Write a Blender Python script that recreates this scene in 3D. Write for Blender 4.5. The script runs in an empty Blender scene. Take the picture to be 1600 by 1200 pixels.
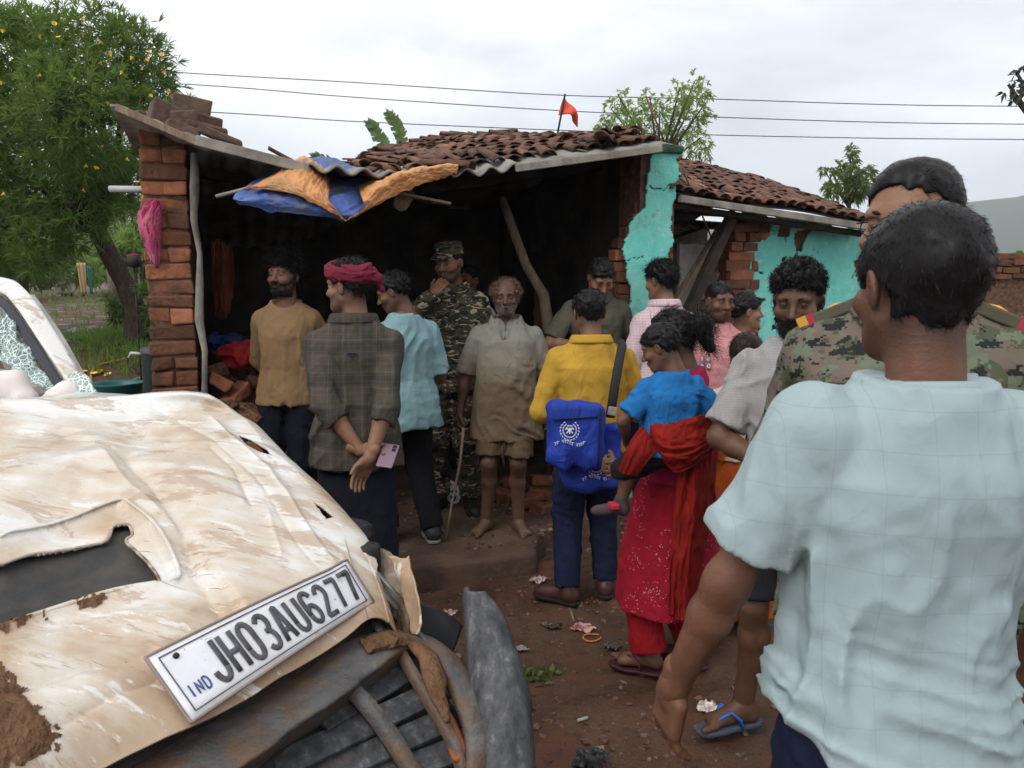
import bpy, bmesh, math, random
import numpy as np
from mathutils import Vector, Matrix
random.seed(7); NPR = np.random.RandomState(11)
R = math.radians
sc = bpy.context.scene
COL = sc.collection
# ------------------------------------------------------------------ camera
CAM_Z, PITCH, FPX = 1.58, R(7.44), 1202.0
cd = bpy.data.cameras.new('camera'); cam = bpy.data.objects.new('camera', cd); COL.objects.link(cam)
cam.location = (0, 0, CAM_Z); cam.rotation_euler = (R(90) - PITCH, 0, 0)
cd.sensor_width = 36.0; cd.lens = 36.0 * FPX / 1600.0; cd.clip_end = 5000; cd.clip_start = 0.02
cd.dof.use_dof = True; cd.dof.focus_distance = 4.3; cd.dof.aperture_fstop = 11
sc.camera = cam
# ------------------------------------------------------------------ sky
SUN_EL, SUN_AZ = R(46), R(-128)          # sun direction: azimuth from +X towards +Y
w = bpy.data.worlds.new('World'); sc.world = w; w.use_nodes = True
nt = w.node_tree; nt.nodes.clear(); N = nt.nodes.new; L = nt.links.new
out = N('ShaderNodeOutputWorld'); bg = N('ShaderNodeBackground'); L(bg.outputs[0], out.inputs[0])
sky = N('ShaderNodeTexSky'); sky.sky_type = 'NISHITA'; sky.sun_disc = False
sky.sun_elevation = SUN_EL; sky.sun_rotation = R(90) - SUN_AZ
tc = N('ShaderNodeTexCoord'); mp = N('ShaderNodeMapping'); mp.inputs['Scale'].default_value = (1.0, 1.0, 3.2)
mp.inputs['Location'].default_value = (0.35, 0.2, 0.1)
L(tc.outputs['Generated'], mp.inputs[0])
n1 = N('ShaderNodeTexNoise'); n1.inputs['Scale'].default_value = 2.1; n1.inputs['Detail'].default_value = 7; n1.inputs['Roughness'].default_value = .5
n1.inputs['Distortion'].default_value = .25
L(mp.outputs[0], n1.inputs[0])
cr = N('ShaderNodeValToRGB'); e = cr.color_ramp.elements
e[0].position = .33; e[0].color = (5.1, 5.25, 5.6, 1); e[1].position = .62; e[1].color = (9.0, 9.0, 9.1, 1)
m_ = cr.color_ramp.elements.new(.47); m_.color = (6.9, 7.0, 7.25, 1)
L(n1.outputs[0], cr.inputs[0])
mx = N('ShaderNodeMix'); mx.data_type = 'RGBA'; mx.inputs[0].default_value = .93
L(sky.outputs[0], mx.inputs[6]); L(cr.outputs[0], mx.inputs[7]); L(mx.outputs[2], bg.inputs[0])
bg.inputs[1].default_value = .112
# ------------------------------------------------------------------ sun behind cloud
sl = bpy.data.lights.new('sun', 'SUN'); sl.energy = 1.5; sl.angle = R(40); sl.color = (1, .97, .93)
so = bpy.data.objects.new('sun', sl); COL.objects.link(so)
sd = Vector((math.cos(SUN_EL) * math.cos(SUN_AZ), math.cos(SUN_EL) * math.sin(SUN_AZ), math.sin(SUN_EL)))
so.rotation_euler = (-sd).to_track_quat('-Z', 'Y').to_euler(); so.location = (0, 0, 30)
# ------------------------------------------------------------------ exposure, sampling
vs = sc.view_settings; vs.view_transform = 'Standard'; vs.look = 'None'; vs.exposure = 0.48; vs.gamma = 1.0; vs.use_curve_mapping = False
cy = sc.cycles; cy.use_denoising = True; cy.max_bounces = 4; cy.diffuse_bounces = 3; cy.adaptive_threshold = .03; cy.glossy_bounces = 2
cy.transmission_bounces = 4; cy.volume_bounces = 1; cy.transparent_max_bounces = 8; cy.caustics_reflective = False; cy.caustics_refractive = False
try: cy.denoiser = 'OPENIMAGEDENOISE'
except Exception: pass

# ------------------------------------------------------------------ pixel helpers (direction only; distance from surface)
def ray(px, py):
    vx, vy = (px - 800) / FPX, (600 - py) / FPX
    return np.array([vx, math.cos(PITCH) + vy * math.sin(PITCH), -math.sin(PITCH) + vy * math.cos(PITCH)])
C0 = np.array([0, 0, CAM_Z])
def onz(px, py, z=0.0): d = ray(px, py); return C0 + d * ((z - CAM_Z) / d[2])
def ony(px, py, y): d = ray(px, py); return C0 + d * (y / d[1])
HO = np.array([-1.77, 4.3, 0.0]); HA = np.array([math.cos(R(20.6)), math.sin(R(20.6)), 0.0]); HB = np.array([-HA[1], HA[0], 0.0])
def H(p, q, z): return HO + HA * p + HB * q + np.array([0, 0, z])          # house frame -> world
def onq(px, py, q):                                                          # pixel on the house plane q -> (p, z)
    d = ray(px, py); t = (q - np.dot(C0 - HO, HB)) / np.dot(d, HB); w_ = C0 + d * t
    return np.dot(w_ - HO, HA), w_[2]

# ------------------------------------------------------------------ materials
MATS = {}
def mat(name, color, rough=.8, metal=0., spec=.3, noise=0., nscale=8., color2=None, bump=0., bscale=60., sheen=0., coat=0., detail=4, vec='Object', lo=.35, hi=.65, stretch=None, bdist=.01):
    if name in MATS: return MATS[name]
    m = bpy.data.materials.new(name); m.use_nodes = True; t = m.node_tree; b = t.nodes['Principled BSDF']
    b.inputs['Roughness'].default_value = rough; b.inputs['Metallic'].default_value = metal
    b.inputs['Specular IOR Level'].default_value = spec
    if sheen: b.inputs['Sheen Weight'].default_value = sheen
    if coat: b.inputs['Coat Weight'].default_value = coat; b.inputs['Coat Roughness'].default_value = .15
    c = (*color, 1); b.inputs['Base Color'].default_value = c
    tcn = t.nodes.new('ShaderNodeTexCoord'); src = tcn.outputs[vec]
    if stretch:
        mpn = t.nodes.new('ShaderNodeMapping'); mpn.inputs['Scale'].default_value = stretch; t.links.new(src, mpn.inputs[0]); src = mpn.outputs[0]
    if color2 is not None or noise:
        n = t.nodes.new('ShaderNodeTexNoise'); n.inputs['Scale'].default_value = nscale; n.inputs['Detail'].default_value = detail; n.inputs['Roughness'].default_value = .62
        t.links.new(src, n.inputs[0])
        r = t.nodes.new('ShaderNodeValToRGB'); r.color_ramp.elements[0].position = lo; r.color_ramp.elements[1].position = hi
        c2 = color2 if color2 is not None else tuple(min(1, x * (1 + noise)) for x in color)
        c1 = color if color2 is not None else tuple(x * (1 - noise) for x in color)
        r.color_ramp.elements[0].color = (*c1, 1); r.color_ramp.elements[1].color = (*c2, 1)
        t.links.new(n.outputs[0], r.inputs[0]); t.links.new(r.outputs[0], b.inputs['Base Color'])
    if bump:
        n = t.nodes.new('ShaderNodeTexNoise'); n.inputs['Scale'].default_value = bscale; n.inputs['Detail'].default_value = 5
        t.links.new(src, n.inputs[0]); bp = t.nodes.new('ShaderNodeBump'); bp.inputs['Strength'].default_value = bump; bp.inputs['Distance'].default_value = bdist
        t.links.new(n.outputs[0], bp.inputs['Height']); t.links.new(bp.outputs[0], b.inputs['Normal'])
    MATS[name] = m; return m
def nodes(m): return m.node_tree, m.node_tree.nodes['Principled BSDF']
def mixcol(t, fac, a, b):
    x = t.nodes.new('ShaderNodeMix'); x.data_type = 'RGBA'
    for s, v in ((0, fac), (6, a), (7, b)):
        if isinstance(v, (int, float)): x.inputs[s].default_value = v
        elif isinstance(v, tuple): x.inputs[s].default_value = (*v, 1) if len(v) == 3 else v
        else: t.links.new(v, x.inputs[s])
    return x.outputs[2]
def math_(t, op, a, b=0., c=0.):
    x = t.nodes.new('ShaderNodeMath'); x.operation = op
    for s, v in enumerate((a, b, c)):
        if isinstance(v, (int, float)): x.inputs[s].default_value = v
        else: t.links.new(v, x.inputs[s])
    return x.outputs[0]
def noise_(t, src, scale, detail=4, rough=.6, dist=0.):
    n = t.nodes.new('ShaderNodeTexNoise'); n.inputs['Scale'].default_value = scale; n.inputs['Detail'].default_value = detail
    n.inputs['Roughness'].default_value = rough; n.inputs['Distortion'].default_value = dist
    if src is not None: t.links.new(src, n.inputs[0])
    return n.outputs[0]
def ramp_(t, src, stops, interp='LINEAR'):
    r = t.nodes.new('ShaderNodeValToRGB'); r.color_ramp.interpolation = interp; el = r.color_ramp.elements
    while len(el) < len(stops): el.new(.5)
    for k, (p, c) in enumerate(stops):
        el[k].position = p; el[k].color = (*c, 1) if isinstance(c, tuple) else (c, c, c, 1)
    t.links.new(src, r.inputs[0]); return r.outputs[0]
def coord_(t, kind='Object', scale=None, rot=None):
    o = t.nodes.new('ShaderNodeTexCoord').outputs[kind]
    if scale or rot:
        m = t.nodes.new('ShaderNodeMapping')
        if scale: m.inputs['Scale'].default_value = scale
        if rot: m.inputs['Rotation'].default_value = rot
        t.links.new(o, m.inputs[0]); o = m.outputs[0]
    return o
def bump_(t, h, strength=.3, dist=.01):
    bp = t.nodes.new('ShaderNodeBump'); bp.inputs['Strength'].default_value = strength; bp.inputs['Distance'].default_value = dist
    t.links.new(h, bp.inputs['Height']); t.links.new(bp.outputs[0], t.nodes['Principled BSDF'].inputs['Normal'])

# ------------------------------------------------------------------ objects
def mesh(name, V, F, smooth=True, mats=()):
    me = bpy.data.meshes.new(name)
    V = np.asarray(V, dtype=np.float32)
    if isinstance(F, np.ndarray) and F.ndim == 2:
        nf, k = F.shape
        me.vertices.add(len(V)); me.vertices.foreach_set('co', V.ravel())
        me.loops.add(nf * k); me.loops.foreach_set('vertex_index', F.astype(np.int32).ravel())
        me.polygons.add(nf); me.polygons.foreach_set('loop_start', np.arange(0, nf * k, k, dtype=np.int32))
        me.update(calc_edges=True)
    else:
        me.from_pydata([tuple(map(float, v)) for v in V], [], [tuple(f) for f in F]); me.update()
    if len(me.polygons): me.polygons.foreach_set('use_smooth', [bool(smooth)] * len(me.polygons))
    for m in mats: me.materials.append(m)
    return me
def link(name, me, parent=None, loc=None, rot=None):
    o = bpy.data.objects.new(name, me); COL.objects.link(o)
    if parent is not None: o.parent = parent
    if loc is not None: o.location = tuple(map(float, loc))
    if rot is not None: o.rotation_euler = rot
    return o
def tag(o, label=None, cat=None, group=None, kind=None):
    if label: o['label'] = label
    if cat: o['category'] = cat
    if group: o['group'] = group
    if kind: o['kind'] = kind
    return o
def empty(name, loc=(0, 0, 0), rz=0, **kw):
    o = bpy.data.objects.new(name, None); COL.objects.link(o); o.location = tuple(map(float, loc)); o.rotation_euler = (0, 0, rz)
    o.empty_display_size = .1; return tag(o, **kw)
class MB:
    """collects simple shapes for ONE mesh object"""
    def __init__(s): s.V = []; s.F = []
    def add(s, V, F):
        n = len(s.V); s.V += [tuple(map(float, v)) for v in V]; s.F += [tuple(int(i) + n for i in f) for f in F]; return s
    def box(s, c, h, M=None, jit=0., rng=random):
        pts = []
        for dx in (-1, 1):
            for dy in (-1, 1):
                for dz in (-1, 1):
                    v = Vector((dx * h[0] + rng.uniform(-jit, jit), dy * h[1] + rng.uniform(-jit, jit), dz * h[2] + rng.uniform(-jit, jit)))
                    if M is not None: v = M @ v
                    pts.append((v[0] + c[0], v[1] + c[1], v[2] + c[2]))
        return s.add(pts, [(0, 1, 3, 2), (4, 6, 7, 5), (0, 4, 5, 1), (2, 3, 7, 6), (0, 2, 6, 4), (1, 5, 7, 3)])
    def tube(s, P, r, n=8, cap=True, flat=1., up=None):
        P = [np.asarray(p, float) for p in P]; r = [r] * len(P) if isinstance(r, (int, float)) else r
        V = []; prev = None
        for i, p in enumerate(P):
            t = P[min(i + 1, len(P) - 1)] - P[max(i - 1, 0)]; t /= np.linalg.norm(t) + 1e-9
            if prev is None:
                a = np.array(up if up is not None else ([0, 0, 1] if abs(t[2]) < .9 else [1, 0, 0]), float)
            else: a = prev
            a = a - t * np.dot(a, t); a /= np.linalg.norm(a) + 1e-9; b = np.cross(t, a); prev = a
            for k in range(n):
                an = 2 * math.pi * k / n; V.append(p + (a * math.cos(an) * flat + b * math.sin(an)) * r[i])
        F = [(i * n + k, i * n + (k + 1) % n, (i + 1) * n + (k + 1) % n, (i + 1) * n + k) for i in range(len(P) - 1) for k in range(n)]
        if cap: F += [tuple(range(n))[::-1], tuple(range((len(P) - 1) * n, len(P) * n))]
        return s.add(V, F)
    def lathe(s, prof, n=24, c=(0, 0, 0), M=None):
        V = []
        for (r, z) in prof:
            for k in range(n):
                an = 2 * math.pi * k / n; v = Vector((r * math.cos(an), r * math.sin(an), z))
                if M is not None: v = M @ v
                V.append((v[0] + c[0], v[1] + c[1], v[2] + c[2]))
        return s.add(V, [(i * n + k, i * n + (k + 1) % n, (i + 1) * n + (k + 1) % n, (i + 1) * n + k) for i in range(len(prof) - 1) for k in range(n)])
    def grid(s, P):
        a, b = P.shape[:2]
        return s.add(P.reshape(-1, 3), [(i * b + j, i * b + j + 1, (i + 1) * b + j + 1, (i + 1) * b + j) for i in range(a - 1) for j in range(b - 1)])
    def build(s, name, m, parent=None, smooth=False, bevel=0., solid=0., loc=None, rot=None, **kw):
        o = link(name, mesh(name, s.V, s.F, smooth, [m]), parent, loc, rot)
        if solid: md = o.modifiers.new('solid', 'SOLIDIFY'); md.thickness = solid; md.offset = 0
        if bevel: md = o.modifiers.new('bevel', 'BEVEL'); md.width = bevel; md.segments = 2; md.limit_method = 'ANGLE'
        return tag(o, **kw)

# ------------------------------------------------------------------ noise and signed-distance sculpting
_T = np.random.RandomState(5).rand(32, 32, 32).astype(np.float32)
def vnoise(x, y, z):
    x, y, z = np.broadcast_arrays(x, y, z)
    xi, yi, zi = np.floor(x).astype(int), np.floor(y).astype(int), np.floor(z).astype(int)
    u, v, w_ = x - xi, y - yi, z - zi
    u = u * u * (3 - 2 * u); v = v * v * (3 - 2 * v); w_ = w_ * w_ * (3 - 2 * w_)
    g = lambda a, b, c: _T[(xi + a) & 31, (yi + b) & 31, (zi + c) & 31]
    l = lambda a, b, t: a + (b - a) * t
    return l(l(l(g(0, 0, 0), g(1, 0, 0), u), l(g(0, 1, 0), g(1, 1, 0), u), v), l(l(g(0, 0, 1), g(1, 0, 1), u), l(g(0, 1, 1), g(1, 1, 1), u), v), w_) * 2 - 1
def fbm(x, y, z, o=3):
    s = 0; a = 1
    for i in range(o): s = s + a * vnoise(x, y, z); x, y, z = x * 2.03 + 5.1, y * 2.03 + 1.7, z * 2.03 + 9.2; a *= .5
    return s
def smin(a, b, k):
    if k <= 0: return np.minimum(a, b)
    h = np.maximum(k - np.abs(a - b), 0) / k
    return np.minimum(a, b) - h * h * k * .25
class Vol:
    def __init__(s, lo, hi, h):
        s.lo = np.array(lo, float); s.h = h; s.n = np.maximum(np.ceil((np.array(hi, float) - s.lo) / h).astype(int) + 1, 4)
        s.F = np.full(s.n, .3, np.float32)
        s.ax = [(s.lo[i] + np.arange(s.n[i]) * h).astype(np.float32) for i in range(3)]
    def sub(s, lo, hi, pad):
        sl = []
        for i in range(3):
            a = int(max(0, math.floor((lo[i] - pad - s.lo[i]) / s.h))); b = int(min(s.n[i], math.ceil((hi[i] + pad - s.lo[i]) / s.h) + 1))
            if b <= a: return None
            sl.append(slice(a, b))
        return tuple(sl)
    def xyz(s, sl): return s.ax[0][sl[0]][:, None, None], s.ax[1][sl[1]][None, :, None], s.ax[2][sl[2]][None, None, :]
    def op(s, fn, lo, hi, k=0., sub=False):
        sl = s.sub(lo, hi, k + 3 * s.h + (.02 if not sub else .03))
        if sl is None: return s
        d = fn(*s.xyz(sl)).astype(np.float32)
        s.F[sl] = -smin(-s.F[sl], d, k) if sub else smin(s.F[sl], d, k)
        return s
    def cone(s, a, b, ra, rb, k=.02, flat=None, cut=False, sub=False):
        a = np.array(a, float); b = np.array(b, float); ab = b - a; L2 = float(np.dot(ab, ab)) + 1e-12; r = max(ra, rb)
        def fn(X, Y, Z):
            px, py, pz = X - a[0], Y - a[1], Z - a[2]
            t0 = (px * ab[0] + py * ab[1] + pz * ab[2]) / L2; t = np.clip(t0, 0, 1)
            qx, qy, qz = px - t * ab[0], py - t * ab[1], pz - t * ab[2]
            if flat is not None:     # flattening: (axis vector, factor >1)
                f = np.array(flat[0], float); f /= np.linalg.norm(f); e_ = (qx * f[0] + qy * f[1] + qz * f[2]) * (flat[1] - 1)
                qx, qy, qz = qx + e_ * f[0], qy + e_ * f[1], qz + e_ * f[2]
            d = np.sqrt(qx * qx + qy * qy + qz * qz) - (ra + (rb - ra) * t)
            if flat is not None: d = d / (1 + .5 * (flat[1] - 1))
            if cut: d = np.maximum(d, (t0 - 1) * math.sqrt(L2))
            return d
        return s.op(fn, np.minimum(a, b) - r, np.maximum(a, b) + r, k, sub)
    def ell(s, c, r, k=.02, M=None, sub=False):
        c = np.array(c, float); r = np.array(r, float); rm = r.max()
        def fn(X, Y, Z):
            px, py, pz = X - c[0], Y - c[1], Z - c[2]
            if M is not None:
                px, py, pz = [M[0][i] * px + M[1][i] * py + M[2][i] * pz for i in range(3)]
            k0 = np.sqrt((px / r[0]) ** 2 + (py / r[1]) ** 2 + (pz / r[2]) ** 2)
            k1 = np.sqrt((px / r[0] ** 2) ** 2 + (py / r[1] ** 2) ** 2 + (pz / r[2] ** 2) ** 2) + 1e-6
            return k0 * (k0 - 1) / k1
        return s.op(fn, c - rm, c + rm, k, sub)
    def rbox(s, c, h, M=None, rd=.01, k=.0, sub=False):
        c = np.array(c, float); h = np.array(h, float); rm = np.linalg.norm(h)
        def fn(X, Y, Z):
            px, py, pz = X - c[0], Y - c[1], Z - c[2]
            if M is not None: px, py, pz = [M[0][i] * px + M[1][i] * py + M[2][i] * pz for i in range(3)]
            q = [np.abs(v) - (h[i] - rd) for i, v in enumerate((px, py, pz))]
            o = np.sqrt(sum(np.maximum(v, 0) ** 2 for v in q)); i_ = np.minimum(np.maximum(np.maximum(q[0], q[1]), q[2]), 0)
            return o + i_ - rd
        return s.op(fn, c - rm, c + rm, k, sub)
    def loft(s, secs, k=.03, e=2.3, mod=None, zlo=None, zhi=None):
        """secs: (z, cx, cy, rx, ry) upwards; superelliptic sections"""
        S = np.array(secs, float); z0, z1 = S[0, 0], S[-1, 0]; rm = S[:, 3:5].max() * 1.15
        lo = [S[:, 1].min() - rm, S[:, 2].min() - rm, z0]; hi = [S[:, 1].max() + rm, S[:, 2].max() + rm, z1]
        def fn(X, Y, Z):
            z = np.clip(Z, z0, z1); cx, cy, rx, ry = [np.interp(z, S[:, 0], S[:, i]) for i in (1, 2, 3, 4)]
            dx, dy = (X - cx), (Y - cy)
            if mod is not None:
                m_ = mod(np.arctan2(dx, dy), Z); rx = rx * m_; ry = ry * m_
            q = (np.abs(dx / rx) ** e + np.abs(dy / ry) ** e) ** (1 / e)
            d = (q - 1) * np.minimum(rx, ry) * .96
            dz = np.maximum(z0 - Z, Z - z1)
            return np.where(dz > 0, np.maximum(d, dz), np.maximum(d, dz))
        return s.op(fn, lo, hi, k)
    def apply(s, fn, band=.06):
        """add fn(x,y,z) to the field near the surface (folds, lumps, cuts)"""
        I = np.argwhere(np.abs(s.F) < band)
        x, y, z = [s.ax[i][I[:, i]] for i in range(3)]
        s.F[I[:, 0], I[:, 1], I[:, 2]] += fn(x, y, z).astype(np.float32); return s
    def clip(s, fn):
        X, Y, Z = s.ax[0][:, None, None], s.ax[1][None, :, None], s.ax[2][None, None, :]
        s.F = np.maximum(s.F, fn(X, Y, Z)).astype(np.float32); return s
    def nets(s):
        F = s.F.copy()
        F[0], F[-1], F[:, 0], F[:, -1], F[:, :, 0], F[:, :, -1] = [np.maximum(a, .001) for a in (F[0], F[-1], F[:, 0], F[:, -1], F[:, :, 0], F[:, :, -1])]
        S = F < 0; a = S.astype(np.int8)
        cnt = a[:-1, :-1, :-1] + a[1:, :-1, :-1] + a[:-1, 1:, :-1] + a[1:, 1:, :-1] + a[:-1, :-1, 1:] + a[1:, :-1, 1:] + a[:-1, 1:, 1:] + a[1:, 1:, 1:]
        act = (cnt > 0) & (cnt < 8); I = np.argwhere(act)
        if len(I) == 0: return np.zeros((0, 3)), np.zeros((0, 4), int)
        idx = np.full(act.shape, -1, np.int64); idx[act] = np.arange(len(I))
        pos = np.zeros((len(I), 3)); c = np.zeros(len(I))
        for ax in range(3):
            for o1 in (0, 1):
                for o2 in (0, 1):
                    o = [0, 0, 0]; oth = [q for q in range(3) if q != ax]; o[oth[0]] = o1; o[oth[1]] = o2
                    p0 = I + np.array(o); p1 = p0.copy(); p1[:, ax] += 1
                    f0 = F[p0[:, 0], p0[:, 1], p0[:, 2]]; f1 = F[p1[:, 0], p1[:, 1], p1[:, 2]]
                    m = (f0 < 0) != (f1 < 0); t = np.where(m, f0 / np.where(m, f0 - f1, 1), 0)
                    q = np.tile(np.array(o, float), (len(I), 1)); q[:, ax] = t
                    pos[m] += q[m]; c[m] += 1
        V = s.lo + (I + pos / c[:, None]) * s.h
        Q = []
        for ax in range(3):
            b, d = [(1, 2), (2, 0), (0, 1)][ax]
            lo = [slice(None)] * 3; hi = [slice(None)] * 3; lo[ax] = slice(None, -1); hi[ax] = slice(1, None)
            s0, s1 = S[tuple(lo)], S[tuple(hi)]; E = np.argwhere(s0 != s1)
            ok = (E[:, b] > 0) & (E[:, d] > 0) & (E[:, b] < F.shape[b] - 1) & (E[:, d] < F.shape[d] - 1); E = E[ok]
            fl = s0[E[:, 0], E[:, 1], E[:, 2]]
            def cell(ob, od): q = E.copy(); q[:, b] += ob; q[:, d] += od; return idx[q[:, 0], q[:, 1], q[:, 2]]
            q = np.stack([cell(-1, -1), cell(0, -1), cell(0, 0), cell(-1, 0)], 1); q[~fl] = q[~fl][:, ::-1]; Q.append(q)
        Q = np.concatenate(Q); Q = Q[(Q >= 0).all(1)]
        return V, Q
    def build(s, name, m, parent=None, **kw):
        V, Q = s.nets(); return tag(link(name, mesh(name, V, Q, True, [m]), parent), **kw)
def joinVQ(parts):
    V = []; Q = []; n = 0
    for v, q in parts: V.append(v); Q.append(q + n); n += len(v)
    return np.concatenate(V), np.concatenate(Q)
def set_col(me, C, name='Col'):
    a = me.color_attributes.new(name, 'FLOAT_COLOR', 'POINT'); C4 = np.ones((len(C), 4), np.float32); C4[:, :3] = C; a.data.foreach_set('color', C4.ravel())
# ================================================================== people: sculpting kit
def skin_mat():
    if 'skin' in MATS: return MATS['skin']
    m = mat('skin', (.2, .1, .06), rough=.48, spec=.3); t, b = nodes(m)
    a = t.nodes.new('ShaderNodeVertexColor'); a.layer_name = 'Col'
    n = noise_(t, coord_(t), 55, 3); n_b = noise_(t, coord_(t), 13, 5, .65); L_ = mixcol(t, math_(t, 'MULTIPLY', n, .4), a.outputs[0], (.05, .022, .015)); L_ = mixcol(t, ramp_(t, n_b, [(.48, 0.), (.68, .18)]), L_, (.28, .13, .085)); t.links.new(ramp_(t, n_b, [(.35, .36), (.65, .58)]), b.inputs['Roughness'])
    t.links.new(L_, b.inputs['Base Color']); bump_(t, math_(t, 'ADD', noise_(t, coord_(t), 190, 3), math_(t, 'MULTIPLY', noise_(t, coord_(t, 'Object', (1, 1, 3)), 38, 4), .7)), .3, .004)
    b.inputs['Subsurface Weight'].default_value = 0.0
    return m
def hair_mat(c=(.0075, .0065, .0068), rough=.42):
    k = 'hair_%d_%d' % (int(c[0] * 1e4), int(c[2] * 1e4))
    return mat(k, c, rough=rough, spec=.18, noise=.35, nscale=60)
def rotm(yaw, pitch, roll=0):
    return np.array(Matrix.Rotation(R(yaw), 3, 'Z') @ Matrix.Rotation(R(pitch), 3, 'X') @ Matrix.Rotation(R(roll), 3, 'Y'))
def unit(v): v = np.array(v, float); return v / (np.linalg.norm(v) + 1e-9)
def vnormals(V, Q):
    n = np.cross(V[Q[:, 2]] - V[Q[:, 0]], V[Q[:, 3]] - V[Q[:, 1]]); N_ = np.zeros_like(V)
    for i in range(4): np.add.at(N_, Q[:, i], n)
    return N_ / (np.linalg.norm(N_, axis=1, keepdims=True) + 1e-9)
def strands(V, Nn, count, length, width, curl=0., lift=.5, flow=(0, -.3, -1), seed=1, freq=1.2, jitter=.4, seg=5):
    rs = np.random.RandomState(seed); i = rs.randint(0, len(V), count); p = V[i]; n = Nn[i]
    f = np.array(flow, float); f = f - n * (n @ f)[:, None]; f /= np.linalg.norm(f, axis=1, keepdims=True) + 1e-6
    d = n * lift + f * (1 - lift) + rs.normal(0, jitter, (count, 3)); d /= np.linalg.norm(d, axis=1, keepdims=True)
    u = np.cross(d, rs.normal(0, 1, (count, 3))); u /= np.linalg.norm(u, axis=1, keepdims=True) + 1e-6; v = np.cross(d, u)
    ln = length * rs.uniform(.55, 1.2, count); ph = rs.uniform(0, 6.28, count); fr = freq * rs.uniform(.7, 1.3, count)
    P = []
    for k in range(seg):
        t = k / (seg - 1); a = ph + fr * t * 6.28
        c = p + d * (ln * t)[:, None] - n * .003 + curl * ((np.cos(a) - np.cos(ph))[:, None] * u + (np.sin(a) - np.sin(ph))[:, None] * v)
        wd = width * (1 - .75 * t); P.append(np.stack([c - u * wd * .5, c + u * wd * .5], 1))
    P = np.stack(P, 1); base = np.arange(count)[:, None] * (seg * 2)
    q = np.concatenate([base + np.array([[2 * k, 2 * k + 1, 2 * k + 3, 2 * k + 2]]) for k in range(seg - 1)], 0)
    return P.reshape(-1, 3), q
def headfield(h=.0045, full=True, jaw=1., wide=1., pad=0.):
    v = Vol((-.1 - pad, -.125 - pad, -.2), (.1 + pad, .14 + pad, .135 + pad), h)
    v.ell((0, -.012, .034), (.0745 * wide, .096, .083), 0)
    v.ell((0, .026, -.035), (.061 * wide, .064, .078 * jaw), .035)
    v.ell((0, .05, -.088), (.034 * wide, .034, .026 * jaw), .03)                      # chin
    for s in (-1, 1):
        v.cone((s * .052 * wide, .0, -.05), (s * .03 * wide, .055, -.092), .018, .018, .03)  # jaw line
    if full:
        v.cone((-.04, .0745, .026), (.04, .0745, .026), .012, .012, .02)               # brow
        for s in (-1, 1):
            v.ell((s * .033, .098, .004), (.021, .02, .015), .014, sub=True)         # sockets
            v.ell((s * .047, .056, -.026), (.024, .026, .02), .022)                   # cheek bones
            v.ell((s * .0315, .0745, .004), (.0155, .0125, .0125), .004)                 # lids
            v.ell((s * .0315, .0885, .0035), (.0145, .012, .0027), .002, sub=True)      # lid slit
        v.cone((0, .082, .016), (0, .108, -.026), .0085, .0115, .014)                 # nose
        v.ell((0, .112, -.03), (.0105, .0105, .0095), .008)
        for s in (-1, 1):
            v.ell((s * .0125, .099, -.033), (.008, .0105, .0075), .007)
            v.ell((s * .0062, .108, -.041), (.0035, .0045, .004), .003, sub=True)
        v.cone((-.021, .081, -.0605), (0, .0935, -.0565), .0042, .0068, .008); v.cone((.021, .081, -.0605), (0, .0935, -.0565), .0042, .0068, .008)
        v.cone((-.017, .082, -.069), (.017, .082, -.069), .0062, .0062, .008); v.ell((0, .088, -.069), (.012, .008, .007), .006)
        v.cone((-.022, .092, -.0632), (.022, .092, -.0632), .0022, .0022, .003, sub=True)  # mouth line
        for s in (-1, 1):
            M = np.array(Matrix.Rotation(R(-14), 3, 'X') @ Matrix.Rotation(s * R(20), 3, 'Z'))
            v.ell((s * .0785 * wide, -.008, -.004), (.0085, .019, .032), .008, M)
            v.ell((s * .087 * wide, -.004, .0), (.006, .011, .02), .004, M, sub=True)
    v.cone((0, -.022, -.05), (0, -.03, -.19), .052, .057, .03)                        # neck
    return v
def head_colors(V, skin, stub=0., lip=(.16, .07, .055), grey=False):
    x, y, z = V.T; C = np.tile(np.array(skin, float), (len(V), 1))
    n = fbm(x * 30, y * 30, z * 30)[:, None]; C = C * (1 + .10 * n)
    def blend(mask, col): C[:] = C * (1 - mask[:, None]) + np.array(col) * mask[:, None]
    g = lambda cx, cy, cz, sx, sy, sz: np.exp(-(((np.abs(x) - cx) / sx) ** 2 + ((y - cy) / sy) ** 2 + ((z - cz) / sz) ** 2))
    blend(.5 * g(.031, .085, .0, .019, .03, .014), np.array(skin) * .45)               # eye surrounds
    blend(.28 * g(.05, .06, -.03, .02, .03, .02), np.array(skin) * np.array([1.25, 1.02, .95]))
    blend(.7 * g(0, .095, -.0635, .019, .02, .0085), np.array(lip) * (np.array(skin).mean() / .12))
    nape = np.clip((.0 - y) / .03, 0, 1) * np.clip((z + .115) / .04, 0, 1) * np.clip((.02 - z) / .03, 0, 1); blend(.62 * nape, (.03, .022, .018))
    if stub:
        m = np.clip((-.030 - .012 * np.clip(y / .08, 0, 1) * (np.abs(x) > .026) + np.clip((.055 - y) / .05, 0, 1) * .03 - z) / .012, 0, 1) * np.clip((y + .02) / .03, 0, 1) * np.clip((z + .125) / .02, 0, 1)
        blend(stub * m * (1 - g(0, .095, -.063, .017, .03, .007)), (.11, .10, .092) if grey else (.013, .010, .009))
    return C
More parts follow.
